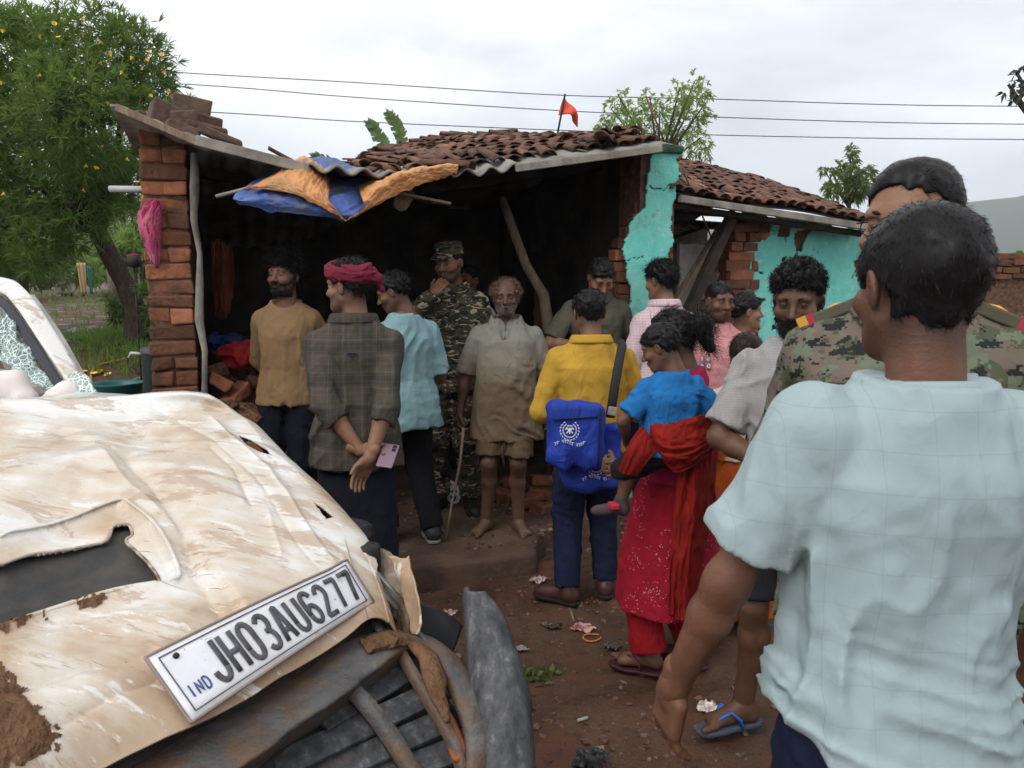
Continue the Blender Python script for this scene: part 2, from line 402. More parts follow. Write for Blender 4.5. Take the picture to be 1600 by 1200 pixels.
class Person:
    def __init__(s, label, x, Y, z0, top, yaw, skin=(.17, .085, .05), lean=(0., 0.), head=(0, 0, 0), fat=1., belly=0., vox=.0095, hres=.0048, seed=1, hair_t=.015, group='people gathered in front of the damaged house', wide=1., jaw=1., cat='person', hgt=None, hs=1., ll=1., shz=1.335, shx=.158):
        s.hs = hs
        s.hgt = hgt if hgt else top - z0 - hair_t; s.sc = s.hgt / 1.7
        s.root = empty('person', (x, Y, z0), R(yaw), label=label, cat=cat, group=group); s.root.scale = (s.sc,) * 3
        s.skin = skin; s.lean = np.array([lean[0], lean[1], 0.]); s.fat = fat; s.belly = belly; s.vox = vox; s.hres = hres; s.seed = seed
        s.wide = wide; s.jaw = jaw
        s.neck = s.sh_((0, -.018, 1.45)); s.hM = rotm(*head); s.hc = s.neck + np.array([0, .012, .028]) + s.hM @ np.array([0, .018, .118]) * hs
        s.S = {1: s.sh_((shx * (.4 + .6 * fat), -.014, shz)), -1: s.sh_((-shx * (.4 + .6 * fat), -.014, shz))}
        s.arm = {}; s.leg = {}; s.hands = {}; s.ll = ll
        for k in (1, -1):
            s.set_arm(k, (k * .265, .03, .80), (k * .5, -1, 0)); s.set_leg(k, (k * .105, 0, .085))
    def sh_(s, p): p = np.array(p, float); return p + s.lean * np.clip((p[2] - .93) / .5, 0, 2)
    def set_arm(s, k, wrist, pole=None, hand=None, palm=None, curl=(25, 30, 20), thumb=35, spread=0.):
        w_ = np.array(wrist, float); a = s.S[k]; la, lb = .285, .25; d = w_ - a; D = np.linalg.norm(d)
        if D > la + lb - .004: w_ = a + d / D * (la + lb - .004); d = w_ - a; D = np.linalg.norm(d)
        n = d / D; x_ = (la * la - lb * lb + D * D) / (2 * D); h = math.sqrt(max(la * la - x_ * x_, 1e-6))
        p = np.array(pole if pole is not None else (k * .5, -1, 0), float); p = unit(p - n * np.dot(p, n)); e_ = a + n * x_ + p * h
        s.arm[k] = (a, e_, w_); hd = unit(hand) if hand is not None else unit(w_ - e_)
        pn = np.array(palm if palm is not None else (-k, 0, 0), float); pn = unit(pn - hd * np.dot(pn, hd)); s.hands[k] = (hd, pn, curl, thumb, spread); return s
    def set_leg(s, k, ankle, pole=(0, 1, 0), toe=None):
        a = np.array((k * .088, -.005, .89)); w_ = np.array(ankle, float); la, lb = .425 * s.ll, .41 * s.ll; d = w_ - a; D = np.linalg.norm(d)
        if D > la + lb - .003: la *= (D + .003) / (la + lb); lb = D + .003 - la
        n = d / D; x_ = (la * la - lb * lb + D * D) / (2 * D); h = math.sqrt(max(la * la - x_ * x_, 1e-6)); p = np.array(pole, float); p = unit(p - n * np.dot(p, n))
        s.leg[k] = (a, a + n * x_ + p * h, w_, unit(toe if toe is not None else (k * .25, 1, 0))); return s
    def box(s, pad=.13):
        P = [s.S[1], s.S[-1]] + [q for k in (1, -1) for q in s.arm[k]]
        return np.array(P)
    # ---------------- bare body with head and hands, one mesh
    def torso_secs(s, off=0., hem=.8, top=1.475, A=0., flare=0.):
        f = s.fat; b = s.belly
        T = [(.70, 0, -.006, .168 * f + flare, .122 * f + flare), (.80, 0, -.006, .168 * f + flare * .7, .120 * f + .3 * b + flare * .7), (.93, 0, -.004 + .2 * b, .165 * f + flare * .3, .116 * f + .6 * b + flare * .3), (1.05, 0, .002 + .5 * b, .148 * f + .25 * b, .106 * f + .75 * b),
             (1.15, 0, .002 + .35 * b, .152 * f + .1 * b, .110 * f + .5 * b), (1.25, 0, -.004, .160 * f, .114 * f + .1 * b), (1.31, 0, -.010, .158 * f, .106 * f), (1.36, 0, -.014, .125 * (.5 + .5 * f), .088), (1.405, 0, -.018, .098, .074), (1.44, 0, -.018, .07, .063), (1.49, 0, -.016, .06, .056)]
        out_ = []
        for (z, cx, cy_, rx, ry) in T:
            p = s.sh_((cx, cy_, z)); out_.append((z, p[0], p[1], rx + off, ry + off))
        z = np.array([o[0] for o in out_]); g = lambda zz: (zz,) + tuple(np.interp(zz, z, [o[i] for o in out_]) for i in (1, 2, 3, 4))
        return [g(hem)] + [o for o in out_ if hem + .01 < o[0] < top - .01] + [g(top)]
    def body(s, stub=0., grey=False, shoes=None, lower=True, torso=True, dirt=None, armr=1.):
        parts = []; cols = []
        J = np.array([q for k in (1, -1) for q in s.arm[k]] + [q for k in (1, -1) for q in s.leg[k][:3]])
        lo = np.minimum(J.min(0), [-.2, -.14, .0]) - .07; hi = np.maximum(J.max(0), [.2, .14, 1.45]) + .07; lo[2] = -.01
        v = Vol(lo, hi, s.vox)
        if torso: v.loft(s.torso_secs(-.012, .84, 1.47), .03)
        for k in (1, -1):
            a, e_, w_ = s.arm[k]; f = .45 + .55 * s.fat; f *= armr
            v.cone(a, a + (e_ - a) * .35, .05 * f, .05 * f, .04); v.cone(a, e_, .047 * f, .038 * f, .03)
            m_ = e_ + (w_ - e_) * .3; v.cone(e_, m_, .037 * f, .040 * f, .035); v.cone(m_, w_, .041 * f, .026 * (.4 + .6 * f), .02); hd = s.hands[k][0]; v.cone(w_, w_ + hd * .03, .025, .022, .02)
            if lower:
                h_, kn, an, toe = s.leg[k]; v.cone(h_, kn, .082, .052, .04); v.cone(kn + np.array([0, .012, 0]), kn + (an - kn) * .1, .05, .046, .02)
                c = kn + (an - kn) * .32 - toe * .018; v.cone(kn, c, .046, .053, .03); v.cone(c, an, .052, .034, .03); v.cone(an + (kn - an) * .12, an, .034, .036, .02)
        V, Q = v.nets(); parts.append((V, Q)); C = np.tile(np.array(s.skin, float), (len(V), 1)) * (1 + .16 * fbm(V[:, 0] * 14, V[:, 1] * 14, V[:, 2] * 14))[:, None]
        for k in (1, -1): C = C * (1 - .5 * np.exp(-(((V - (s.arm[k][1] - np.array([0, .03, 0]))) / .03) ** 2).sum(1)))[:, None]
        cols.append(C)
        if lower and not shoes:
            for k in (1, -1):
                Vf, Qf = s.foot(k); parts.append((Vf, Qf)); cols.append(np.tile(np.array(s.skin, float), (len(Vf), 1)))
        for k in (1, -1):
            if s.hands[k] is None: continue
            Vh, Qh = s.hand(k); parts.append((Vh, Qh)); cols.append(np.tile(np.array(s.skin, float), (len(Vh), 1)) * (1 + .18 * fbm(Vh[:, 0] * 40, Vh[:, 1] * 40, Vh[:, 2] * 40))[:, None])
        if dirt is not None:
            for i, (P_, _) in enumerate(parts):
                m_ = np.clip((dirt[0] - P_[:, 2]) / dirt[1] + .5 * fbm(P_[:, 0] * 12, P_[:, 1] * 12, P_[:, 2] * 12), 0, 1)[:, None] * dirt[3]; cols[i] = cols[i] * (1 - m_) + np.array(dirt[2]) * m_
        hv = headfield(s.hres, True, s.jaw, s.wide); V, Q = hv.nets(); cols.append(head_colors(V, s.skin, stub, grey=grey)); parts.append((V * s.hs @ s.hM.T + s.hc, Q))
        V, Q = joinVQ(parts); me = mesh('body', V, Q, True, [skin_mat()]); set_col(me, np.clip(np.concatenate(cols), 0, 1))
        s.bodyo = link('body', me, s.root); s.eyes(); return s
    def hp(s, p): return s.hM @ (np.array(p, float) * s.hs) + s.hc
    def eyes(s):
        for k in (1, -1):
            b = MB(); b.lathe([(.0115 * s.hs * math.sin(a), .0115 * s.hs * math.cos(a)) for a in np.linspace(0.01, math.pi - .01, 9)], 12)
            o = b.build('eye', mat('eye_white', (.62, .58, .54), rough=.25, spec=.5), s.bodyo, True); o.location = tuple(s.hp((k * .0315, .0725, .004)))
            b = MB(); b.lathe([(.0001, .0042), (.005, .0032), (.0076, .001), (.0078, -.002)], 10, M=Matrix(s.hM.tolist()) @ Matrix.Rotation(R(-90), 3, 'X'))
            i_ = b.build('iris', mat('iris', (.02, .012, .009), rough=.15, spec=.6), o, True); i_.location = tuple(s.hM @ np.array((0, .0087, -.0005)) * s.hs)
            P = [s.hp((k * x_, y_, z_)) for x_, y_, z_ in ((.013, .0885, .0245), (.024, .0885, .0295), (.036, .0825, .031), (.049, .0715, .026))]
            MB().tube(P, [.0028, .0042, .004, .0016], 6).build('eyebrow', hair_mat(), s.bodyo, True)
    def hand(s, k):
        d, n, curl, thumb, spread = s.hands[k]; w_ = s.arm[k][2]; u = np.cross(d, n) * k
        T = lambda a, b, c: w_ + u * a + d * b + n * c
        v = Vol(w_ - .17, w_ + .17, .0036 if s.vox < .008 else .0042)
        M = np.stack([u, d, n], 1)
        v.cone(T(0, -.04, 0), T(0, .02, 0), .026, .024, .0); v.rbox(T(-.002, .05, 0), (.039, .042, .0135), M, .012, .016)
        v.ell(T(.024, .035, .008), (.019, .03, .014), .012, M)
        for j, (ou, ln) in enumerate(((.0305, .072), (.0095, .08), (-.0115, .074), (-.031, .058))):
            p = T(ou, .085, .0); a = 0; r = .0088 - .0006 * (j == 3)
            for i_, (fr, cu) in enumerate(zip((.45, .31, .24), curl)):
                a += R(cu); dr = d * math.cos(a) + n * math.sin(a) + u * (spread * (1.5 - j) * .1); q = p + dr * ln * fr; v.cone(p, q, r, r * .92, .006 if i_ == 0 else .003); p = q; r *= .92
        a = R(thumb); p = T(.03, .022, .006); q = p + (u * math.cos(a) * .7 + d * .75 + n * .35 * math.sin(a)) * .042; e_ = q + (u * .25 + d * .95 + n * .45 * math.sin(a)) * .034
        v.cone(p, q, .0125, .0105, .012); v.cone(q, e_, .0102, .0082, .004)
        return v.nets()
    def foot(s, k):
        h_, kn, an, toe = s.leg[k]; sd = np.array([toe[1], -toe[0], 0]); T = lambda a, b, c: np.array([an[0], an[1], an[2] - .085]) + sd * a + toe * b + np.array([0, 0, c])
        v = Vol(T(0, 0, 0) - np.array([.24, .24, .01]), T(0, 0, 0) + np.array([.24, .24, .16]), .0052)
        v.cone(T(0, 0, .13), T(0, 0, .06), .034, .036, 0); v.ell(T(0, -.035, .035), (.033, .033, .036), .03)
        v.cone(T(0, .0, .055), T(0, .12, .026), .036, .024, .03); v.cone(T(-k * .016, -.02, .024), T(k * .024, .13, .018), .024, .02, .02); v.cone(T(0, .05, .03), T(-k * .024, .14, .02), .028, .018, .02)
        for j in range(5):
            o = -k * (.034 - j * .0165); ln = .052 - .007 * j; v.cone(T(o * .9, .135 - .011 * j, .017), T(o * 1.08, .135 + ln - .011 * j, .0115), .0125 - .0013 * j + (.003 if j == 0 else 0), .0105 - .001 * j + (.003 if j == 0 else 0), .005)
        v.clip(lambda X, Y, Z: .001 - Z + 0 * X + 0 * Y); return v.nets()
    def shoe(s, k, m, sole_m, boot=False):
        h_, kn, an, toe = s.leg[k]; sd = np.array([toe[1], -toe[0], 0]); T = lambda a, b, c: np.array([an[0], an[1], an[2] - .085]) + sd * a + toe * b + np.array([0, 0, c])
        v = Vol(T(0, 0, 0) - np.array([.24, .24, .01]), T(0, 0, 0) + np.array([.24, .24, .3]), .006)
        v.cone(T(0, -.005, .22 if boot else .12), T(0, -.01, .06), .052 if boot else .045, .046, 0); v.ell(T(0, -.03, .045), (.04, .04, .045), .03); v.cone(T(0, .0, .06), T(0, .15, .035), .046, .037, .03); v.cone(T(0, .1, .036), T(0, .18, .03), .04, .03, .02)
        v.clip(lambda X, Y, Z: .018 - Z + 0 * X + 0 * Y); o = v.build('shoe', m, s.root)
        v = Vol(T(0, 0, 0) - np.array([.24, .24, .01]), T(0, 0, 0) + np.array([.24, .24, .06]), .006)
        v.cone(T(0, -.035, .012), T(0, .18, .012), .043, .036, 0); v.cone(T(0, .1, .012), T(0, .15, .012), .046, .044, .01); v.clip(lambda X, Y, Z: np.maximum(.0 - Z, Z - .022) + 0 * X + 0 * Y); v.build('sole', sole_m, o)
    def sandal(s, k, sole_m, strap_m):
        h_, kn, an, toe = s.leg[k]; sd = np.array([toe[1], -toe[0], 0]); b0 = np.array([an[0], an[1], an[2] - .085]); T = lambda a, b, c: b0 + sd * a + toe * b + np.array([0, 0, c])
        v = Vol(b0 - np.array([.24, .24, .04]), b0 + np.array([.24, .24, .03]), .005)
        v.cone(T(0, -.035, -.008), T(0, .1, -.008), .042, .043, 0); v.cone(T(0, .1, -.008), T(-k * .008, .16, -.008), .049, .042, .01); v.clip(lambda X, Y, Z: np.maximum(-.018 - Z, Z - .0015) + 0 * X + 0 * Y)
        o = v.build('sandal', sole_m, s.root)
        for sg in (1, -1):
            P = [T(-k * .012, .135, .012), T(-k * .012 + sg * .016, .115, .042), T(sg * .03, .075, .058), T(sg * .044, .04, .03), T(sg * .043, .03, -.006)]
            MB().tube(P, [.006, .009, .012, .011, .008], 8, flat=.5).build('strap', strap_m, o, True)
    # ---------------- garments
    def folds(s, v, A=.006, B=.004, vert=1., seed=0):
        o = (s.seed * 3.7 + seed) % 17
        def fn(x, y, z):
            wv = vnoise(x * 4 + o, y * 4, z * 5) * 1.2
            f1 = 1 - 2 * np.abs(vnoise(x * 13 + wv + o, y * 13 - wv, z * 3.2 * vert + o + 4 * x)) ** .8; f2 = 1 - 2 * np.abs(vnoise(x * 7 + o + wv, y * 7, z * 19 + 2 * wv + 9 * np.abs(x))) ** .7
            m_ = np.clip(.5 + vnoise(x * 3 + o, y * 3 + 5, z * 3), 0, 1)
            return -A * (f1 * .8 + .4) - B * (f2 + .3) * m_ * 1.2 - .003 * vnoise(x * 40, y * 40, z * 30 + o)
        v.apply(fn); return v
    def shirt(s, m, sleeve='short', hem=.80, loose=.012, flare=.02, A=.009, B=.009, top=1.447, vneck=None, sl_r=None, slope=0., name='shirt', vox=None, sfrac=.72, boat=0., wr=None, curve=0., extra=None, scoop=0.):
        s.loose = loose; J = s.box(); lo = np.minimum(J.min(0), [-.22, -.2, hem]) - .11; hi = np.maximum(J.max(0), [.22, .24, 1.5]) + .09; lo[2] = min(hem, J[:, 2].min()) - .1
        v = Vol(lo, hi, vox or s.vox); v.loft(s.torso_secs(loose, hem - .04, top, flare=flare), .02)
        if boat: v.ell(s.sh_((0, 0, 1.5)), (.1, .085, .05 + boat), .012, sub=True)
        v.clip(lambda X, Y, Z: (hem + slope * X + curve * (X * X) - Z) + 0 * Y)
        for k in (1, -1):
            a, e_, w_ = s.arm[k]; f = .45 + .55 * s.fat; r0 = (.054 * f if sl_r is None else sl_r * .93) + loose * .15
            inn = s.sh_((k * .06, -.016, 1.382)); v.cone(inn, a, .042 * f, r0 * .92, .04)
            if sleeve == 'short': v.cone(a, a + (e_ - a) * sfrac, r0, r0 * 1.04, .012, cut=True)
            elif sleeve == 'rolled': v.cone(a, e_, r0, .052 * f, .012); v.cone(e_, e_ + (w_ - e_) * .32, .052 * f, .052 * f, .02, cut=True); v.cone(e_ + (w_ - e_) * .16, e_ + (w_ - e_) * .33, .057 * f, .056 * f, .006, cut=True)
            elif sleeve == 'long': v.cone(a, e_, r0, .05 * f, .012); v.cone(e_, e_ + (w_ - e_) * .96, .05 * f, (.037 if wr is None else wr), .02, cut=True)
        if scoop: v.ell(s.sh_((0, .045, 1.462)), (.078, .085, scoop), .006, sub=True)
        if vneck is not None:
            for (p, q, r1, r2) in vneck: v.cone(s.sh_(p), s.sh_(q), r1, r2, .006, sub=True)
        s.folds(v, A, B)
        if extra: v.apply(extra)
        o = v.build(name, m, s.root); s.shirto = o; return o
    def collar(s, m, open_=0., parent=None, r=None, h=.036, spread=.012):
        r = r or .066 + s.loose
        b = MB(); n = 26; rows = []
        for j, (dr, dz) in enumerate(((.0, -.006), (-.004, .02), (.0, .034), (.006, .036), (.012, .03), (.022, .006), (.025, -.004))):
            row = []
            for i in range(n + 1):
                a = R(open_) + (2 * math.pi - 2 * R(open_)) * i / n; fr = 1 - min(1, min(i, n - i) / 5.0)
                rr = r + dr * (1 + .3 * fr); p = s.sh_((math.sin(a) * rr * 1.04, math.cos(a) * rr * .96 - .012 + .008 * fr, 1.443 + dz * (h / .034) - (.035 * fr * fr) - (.014 * fr if j > 3 else 0) - .012 * (math.cos(a) + 1) * .5)); row.append(p)
            rows.append(row)
        b.grid(np.array(rows)); return b.build('collar', m, parent or s.shirto, True, solid=.004)
    def band(s, m, r=.064, mr=.009, z=1.455, tilt=.03, parent=None, cy=-.012):
        P = [s.sh_((math.sin(a) * r * 1.06, math.cos(a) * r + cy, z - tilt * (math.cos(a) * .5 + .5))) for a in np.linspace(0, 2 * math.pi, 33)]
        return MB().tube(P, mr, 8, False, flat=1.3).build('collar', m, parent or s.shirto, True)
    def pants(s, m, r=(.092, .077, .062), A=.006, B=.007, end=.97, name='trousers', top=.97, vox=None, pel=-.004):
        J = np.array([q for k in (1, -1) for q in s.leg[k][:3]]); lo = np.minimum(J.min(0), [-.2, -.18, 9]) - .12; hi = np.maximum(J.max(0), [.2, .18, 1.0]) + .12; lo[2] -= 0
        v = Vol(lo, hi, vox or s.vox); v.loft(s.torso_secs(pel, .82, top), .04)
        for k in (1, -1):
            h_, kn, an, toe = s.leg[k]; v.cone(h_, kn, r[0], r[1], .03)
            if end > .5: v.cone(kn, an + (kn - an) * (1 - end) , r[1], r[2], .03, cut=True)
        if end <= .5:                                                            # shorts: cut above / at the knee
            zc = s.leg[1][1][2] + (.5 - end) * .8; v.clip(lambda X, Y, Z: zc - Z + .05 * X + 0 * Y)
        s.folds(v, A, B, .8, 3); o = v.build(name, m, s.root); s.pantso = o; return o
    def skirt(s, m, secs, pleats=18, amp=.05, name='skirt', A=.004, seed=2, top=None):
        rm = max(max(q[3], q[4]) for q in secs) * 1.2; v = Vol((min(q[1] for q in secs) - rm, min(q[2] for q in secs) - rm, secs[0][0] - .03), (max(q[1] for q in secs) + rm, max(q[2] for q in secs) + rm, secs[-1][0] + .03), s.vox)
        z0, z1 = secs[0][0], secs[-1][0]
        def mod(th, z):
            w_ = np.clip((z1 - z) / (z1 - z0), 0, 1)
            return 1 + amp * w_ * np.sin(th * pleats * .5 + 2.2 * np.sin(th * 2 + seed) + .8 * np.sin(z * 5)) * (.6 + .4 * np.sin(th * 3 + seed))
        v.loft(secs, 0, 2.2, mod); s.folds(v, A, .003, .5, seed); return v.build(name, m, s.root)
    # ---------------- hair
    def hair(s, m, thick=.014, a=.62, b=.006, count=2200, length=.025, width=.0028, curl=0., lift=.45, lump=.004, lumpf=45, flow=(0, -.3, -1), region=None, freq=1.2, jitter=.35, res=None, name='hair', topx=0., boost=None, earr=.036):
        v = headfield(res or max(s.hres, .0045), False, s.jaw, s.wide, thick + .03)
        X, Y, Z = v.ax[0][:, None, None], v.ax[1][None, :, None], v.ax[2][None, None, :]
        if topx: v.F = v.F - np.clip((Z - .02) / .1, 0, 1) * topx
        if boost is not None: v.F = v.F - boost(X, Y, Z)
        if region is None:
            ear = np.maximum(0, earr - np.sqrt((Y + .004) ** 2 + (Z + .006) ** 2 * .8)) * 1.2
            reg = (a * Y + b - Z) + ear * (np.abs(X) > .04) + .006 * np.sin(X * 160 + 3 * np.sin(X * 47 + s.seed))
        else: reg = region(X, Y, Z)
        v.F = np.maximum(v.F - thick * .9 * (.15 + .85 * np.clip(-reg / .03, 0, 1)), reg * .8).astype(np.float32)
        o = s.seed * 2.3
        v.apply(lambda x, y, z: -lump * 1.6 * vnoise(x * lumpf + o, y * lumpf, z * lumpf) - lump * vnoise(x * lumpf * 2.2, y * lumpf * 2.2, z * lumpf * 2.2 + o))
        V, Q = v.nets(); parts = [(V, Q)]
        if count:
            Nn = vnormals(V, Q); k = (Nn * (V - np.array([0, -.01, .0]))).sum(1) > 0
            parts.append(strands(V[k], Nn[k], count, length, width, curl, lift, flow, s.seed, freq, jitter))
        V, Q = joinVQ(parts); return link(name, mesh(name, V * s.hs @ s.hM.T + s.hc, Q, True, [m]), s.root)
    def beard(s, m, thick=.007, cheek=-.03, low=-.118, count=900, length=.012, mous=True, name='beard'):
        def reg(X, Y, Z):
            line = cheek - .014 * np.clip(Y / .08, 0, 1) * (np.abs(X) > .028) - .007 * (np.abs(X) <= .028) + np.clip((.055 - Y) / .05, 0, 1) * .05 + .004 * np.sin(X * 300 + Y * 200)
            r = np.maximum(Z - line, low - Z); r = np.maximum(r, -.004 - Y)
            m1 = np.sqrt((X / .017) ** 2 + ((Z + .0655) / .0062) ** 2 + ((Y - .09) / .06) ** 2); r = np.maximum(r, (1 - m1) * .012)
            if not mous: r = np.maximum(r, Z + .07)
            nose = np.sqrt((X / .022) ** 2 + ((Z + .03) / .018) ** 2) ; r = np.maximum(r, (1 - nose) * .012 * (Y > .06))
            return r
        v = headfield(max(s.hres, .0042), True, s.jaw, s.wide, .02); X, Y, Z = v.ax[0][:, None, None], v.ax[1][None, :, None], v.ax[2][None, None, :]
        v.F = np.maximum(v.F - thick, reg(X, Y, Z) * .8).astype(np.float32)
        v.apply(lambda x, y, z: -.0022 * vnoise(x * 90, y * 90, z * 70)); V, Q = v.nets(); Nn = vnormals(V, Q); k = (Nn * (V - np.array([0, 0, -.05]))).sum(1) > 0; V, Q = strands(V[k] - Nn[k] * thick * .55, Nn[k], count, length, .0021, .0015, .35, (0, .25, -1), s.seed + 5, 1, .3); return link(name, mesh(name, V * s.hs @ s.hM.T + s.hc, Q, True, [m]), s.root)
def _headvol(s, lo, hi, res, build, m, name, parent=None):
    v = Vol(lo, hi, res); build(v); V, Q = v.nets(); return link(name, mesh(name, V * s.hs @ s.hM.T + s.hc, Q, True, [m]), parent or s.root)
def turban(s, m):
    def b(v):
        X, Y, Z = v.ax[0][:, None, None], v.ax[1][None, :, None], v.ax[2][None, None, :]
        th = np.arctan2(X, Y + .015); rad = np.sqrt((X / .083) ** 2 + ((Y + .014) / .102) ** 2); dr = (rad - 1) * .09
        zc = .052 - .012 * np.cos(th) * -1 + .006 * np.sin(th * 2 + 1) + .008
        w_ = .037 + .006 * np.sin(th * 1.5)
        v.F = (np.sqrt((dr / .55) ** 2 + ((Z - zc)) ** 2) - w_).astype(np.float32) * .7
        v.apply(lambda x, y, z: -.0045 * (1 - 2 * np.abs(vnoise(np.arctan2(x, y) * 2.0, (z + .02 * np.sin(np.arctan2(x, y) * 2)) * 75, 0 * x))) - .002 * vnoise(x * 60, y * 60, z * 60))
        v.ell((.02, -.135, .035), (.034, .026, .024), .012); v.cone((.02, -.14, .03), (.035, -.15, -.02), .016, .010, .01)
        v.apply(lambda x, y, z: -.004 * (1 - 2 * np.abs(vnoise(x * 40, y * 30, z * 60))) * (y < -.11), .03)
    return _headvol(s, (-.15, -.2, -.06), (.15, .15, .14), .0045, b, m, 'turban')
def army_cap(s, m):
    def b(v):
        v.ell((0, -.008, .07), (.086, .104, .058), 0); v.cone((0, -.008, .06), (0, -.008, .122), .083, .081, .0, flat=((0, 1, 0), .82), cut=True)
        v.clip(lambda X, Y, Z: .050 - Z + .08 * Y + 0 * X)
        v.apply(lambda x, y, z: -.0025 * vnoise(x * 25, y * 25, z * 25))
    c = _headvol(s, (-.13, -.15, .0), (.13, .2, .17), .005, b, m, 'cap')
    def bv(v):
        v.ell((0, .09, .054), (.070, .078, .032), 0); v.clip(lambda X, Y, Z: np.maximum(np.maximum(.05 - Y, Z - (.076 - .34 * (Y - .05) - 3.0 * X * X)), (.066 - .34 * (Y - .05) - 3.0 * X * X) - Z))
    _headvol(s, (-.13, .02, -.02), (.13, .2, .1), .0042, bv, m, 'visor', c); return c
def pos(px, py, Y): p = ony(px, py, Y); return p[0]
def topz(px, py, Y): return ony(px, py, Y)[2]
# ================================================================== ground
def sstep(a, b, x): t = np.clip((x - a) / (b - a), 0, 1); return t * t * (3 - 2 * t)
def gz(x, y):
    x = np.asarray(x, float); y = np.asarray(y, float)
    p = (x - HO[0]) * HA[0] + (y - HO[1]) * HA[1]; q = (x - HO[0]) * HB[0] + (y - HO[1]) * HB[1]
    rise = np.interp(y, [4.6, 7.0, 9.0, 14, 25, 60, 200], [0, .42, .95, 1.18, 1.33, 1.45, 1.6])
    wl = 1 - sstep(-.75, -.25, p); wb = sstep(6.0, 9.0, q)
    big = rise * np.maximum(wl, wb)
    n = .03 * fbm(x * 1.3, y * 1.3, 0 * x, 3) + .016 * fbm(x * 7, y * 7, 0 * x + 3, 3)
    inside = ((p > -.3) & (p < 9) & (q > -.7) & (q < 6))
    return big + np.where(inside, -.03, n * np.clip(1.2 - .0 * y, 0, 1)) - .02
def axis(lo, hi, d0, c, g=1.12):
    a = [c]; d = d0
    while a[-1] < hi: a.append(a[-1] + d); d = d0 if a[-1] < 4.8 else min(d * g, 60)
    b = [c]; d = d0
    while b[-1] > lo: b.append(b[-1] - d); d = d0 if b[-1] > -2.6 else min(d * g, 60)
    return np.array(b[::-1][:-1] + a)
gx = axis(-700, 900, .045, .3); gy = axis(-60, 900, .045, 2.5)
GX, GY = np.meshgrid(gx, gy, indexing='ij'); GZ = gz(GX, GY)
gm = mat('mud_ground', (.08, .045, .03), rough=.7); t, b = nodes(gm)
co = coord_(t, 'Object'); n1_ = noise_(t, co, 1.1, 6, .65); n2_ = noise_(t, co, 14, 6, .7); n3_ = noise_(t, co, 3.3, 5, .6, .6)
mud = ramp_(t, n1_, [(.3, (.040, .022, .014)), (.5, (.085, .046, .028)), (.7, (.125, .075, .048))])
mud = mixcol(t, ramp_(t, n3_, [(.5, 0.), (.66, .75)]), mud, (.13, .05, .025)); mud = mixcol(t, ramp_(t, n2_, [(.52, 0.), (.72, .7)]), mud, (.028, .016, .011))
vo = t.nodes.new('ShaderNodeTexVoronoi'); vo.inputs['Scale'].default_value = 26; t.links.new(co, vo.inputs[0])
mud = mixcol(t, math_(t, 'MULTIPLY', math_(t, 'LESS_THAN', vo.outputs['Distance'], .07), math_(t, 'GREATER_THAN', noise_(t, co, 2.3, 2), .6)), mud, (.22, .17, .13))
grs = ramp_(t, noise_(t, co, .9, 6, .7), [(.32, (.09, .105, .035)), (.5, (.15, .15, .06)), (.62, (.17, .135, .08)), (.75, (.12, .09, .06))])
sx = t.nodes.new('ShaderNodeSeparateXYZ'); t.links.new(co, sx.inputs[0])
fa = ramp_(t, math_(t, 'ADD', math_(t, 'MULTIPLY', sx.outputs[1], .1), math_(t, 'MULTIPLY', n1_, .4)), [(1.05, 0.), (1.2, 1.)])
t.links.new(mixcol(t, fa, mud, grs), b.inputs['Base Color'])
t.links.new(ramp_(t, n3_, [(.38, .28), (.58, .85)]), b.inputs['Roughness'])
bump_(t, math_(t, 'ADD', n2_, math_(t, 'MULTIPLY', noise_(t, co, 70, 4), .5)), .7, .02)
tag(MB().grid(np.stack([GX, GY, GZ], -1)).build('ground', gm, smooth=True), kind='structure')
# ------------------------------------------------------------------ far hill
hm = mat('hill_forest', (.035, .05, .022), rough=1, spec=0, color2=(.06, .075, .03), nscale=.03, detail=8)
hx = np.linspace(-1500, 1900, 120); hy = np.linspace(520, 1300, 26); HX, HY = np.meshgrid(hx, hy, indexing='ij')
prof = 1 - np.abs((HY - 900) / 380) ** 1.6
HZ = np.clip(prof, 0, 1) * (1 - .45 * sstep(-420, -250, HX) * (1 - sstep(330, 560, HX))) * (112 + 16 * np.sin(HX / 210 + 1.2) + 9 * fbm(HX / 90, HY / 90, 0 * HX, 3) + 20 * sstep(450, 900, HX)) - 4
tag(MB().grid(np.stack([HX, HY, HZ], -1)).build('hill', hm, smooth=True), kind='structure')

# ================================================================== house
def brickmat(name, c1, c2, mort=False):
    m = mat(name, c1, rough=.92, spec=.15, color2=c2, nscale=9, detail=6, bump=.8, bscale=45, bdist=.012, lo=.3, hi=.7)
    t, b = nodes(m); oi = t.nodes.new('ShaderNodeObjectInfo'); src = b.inputs['Base Color'].links[0].from_socket
    hs = t.nodes.new('ShaderNodeHueSaturation'); t.links.new(src, hs.inputs['Color']); t.links.new(math_(t, 'ADD', math_(t, 'MULTIPLY', oi.outputs['Random'], .75), .55), hs.inputs['Value'])
    ge_ = t.nodes.new('ShaderNodeNewGeometry'); d_ = mixcol(t, ramp_(t, noise_(t, ge_.outputs['Position'], 7, 6, .7), [(.44, 0.), (.66, .8)]), hs.outputs[0], (.085, .05, .034)); t.links.new(d_, b.inputs['Base Color']); return m
BRICK = brickmat('brick_clay', (.21, .075, .042), (.34, .135, .075)); BRICKD = brickmat('brick_dark', (.12, .055, .036), (.2, .09, .055))
MORT = mat('mud_mortar', (.13, .075, .05), rough=.95, spec=.1, noise=.4, nscale=20, bump=.8, bscale=50)
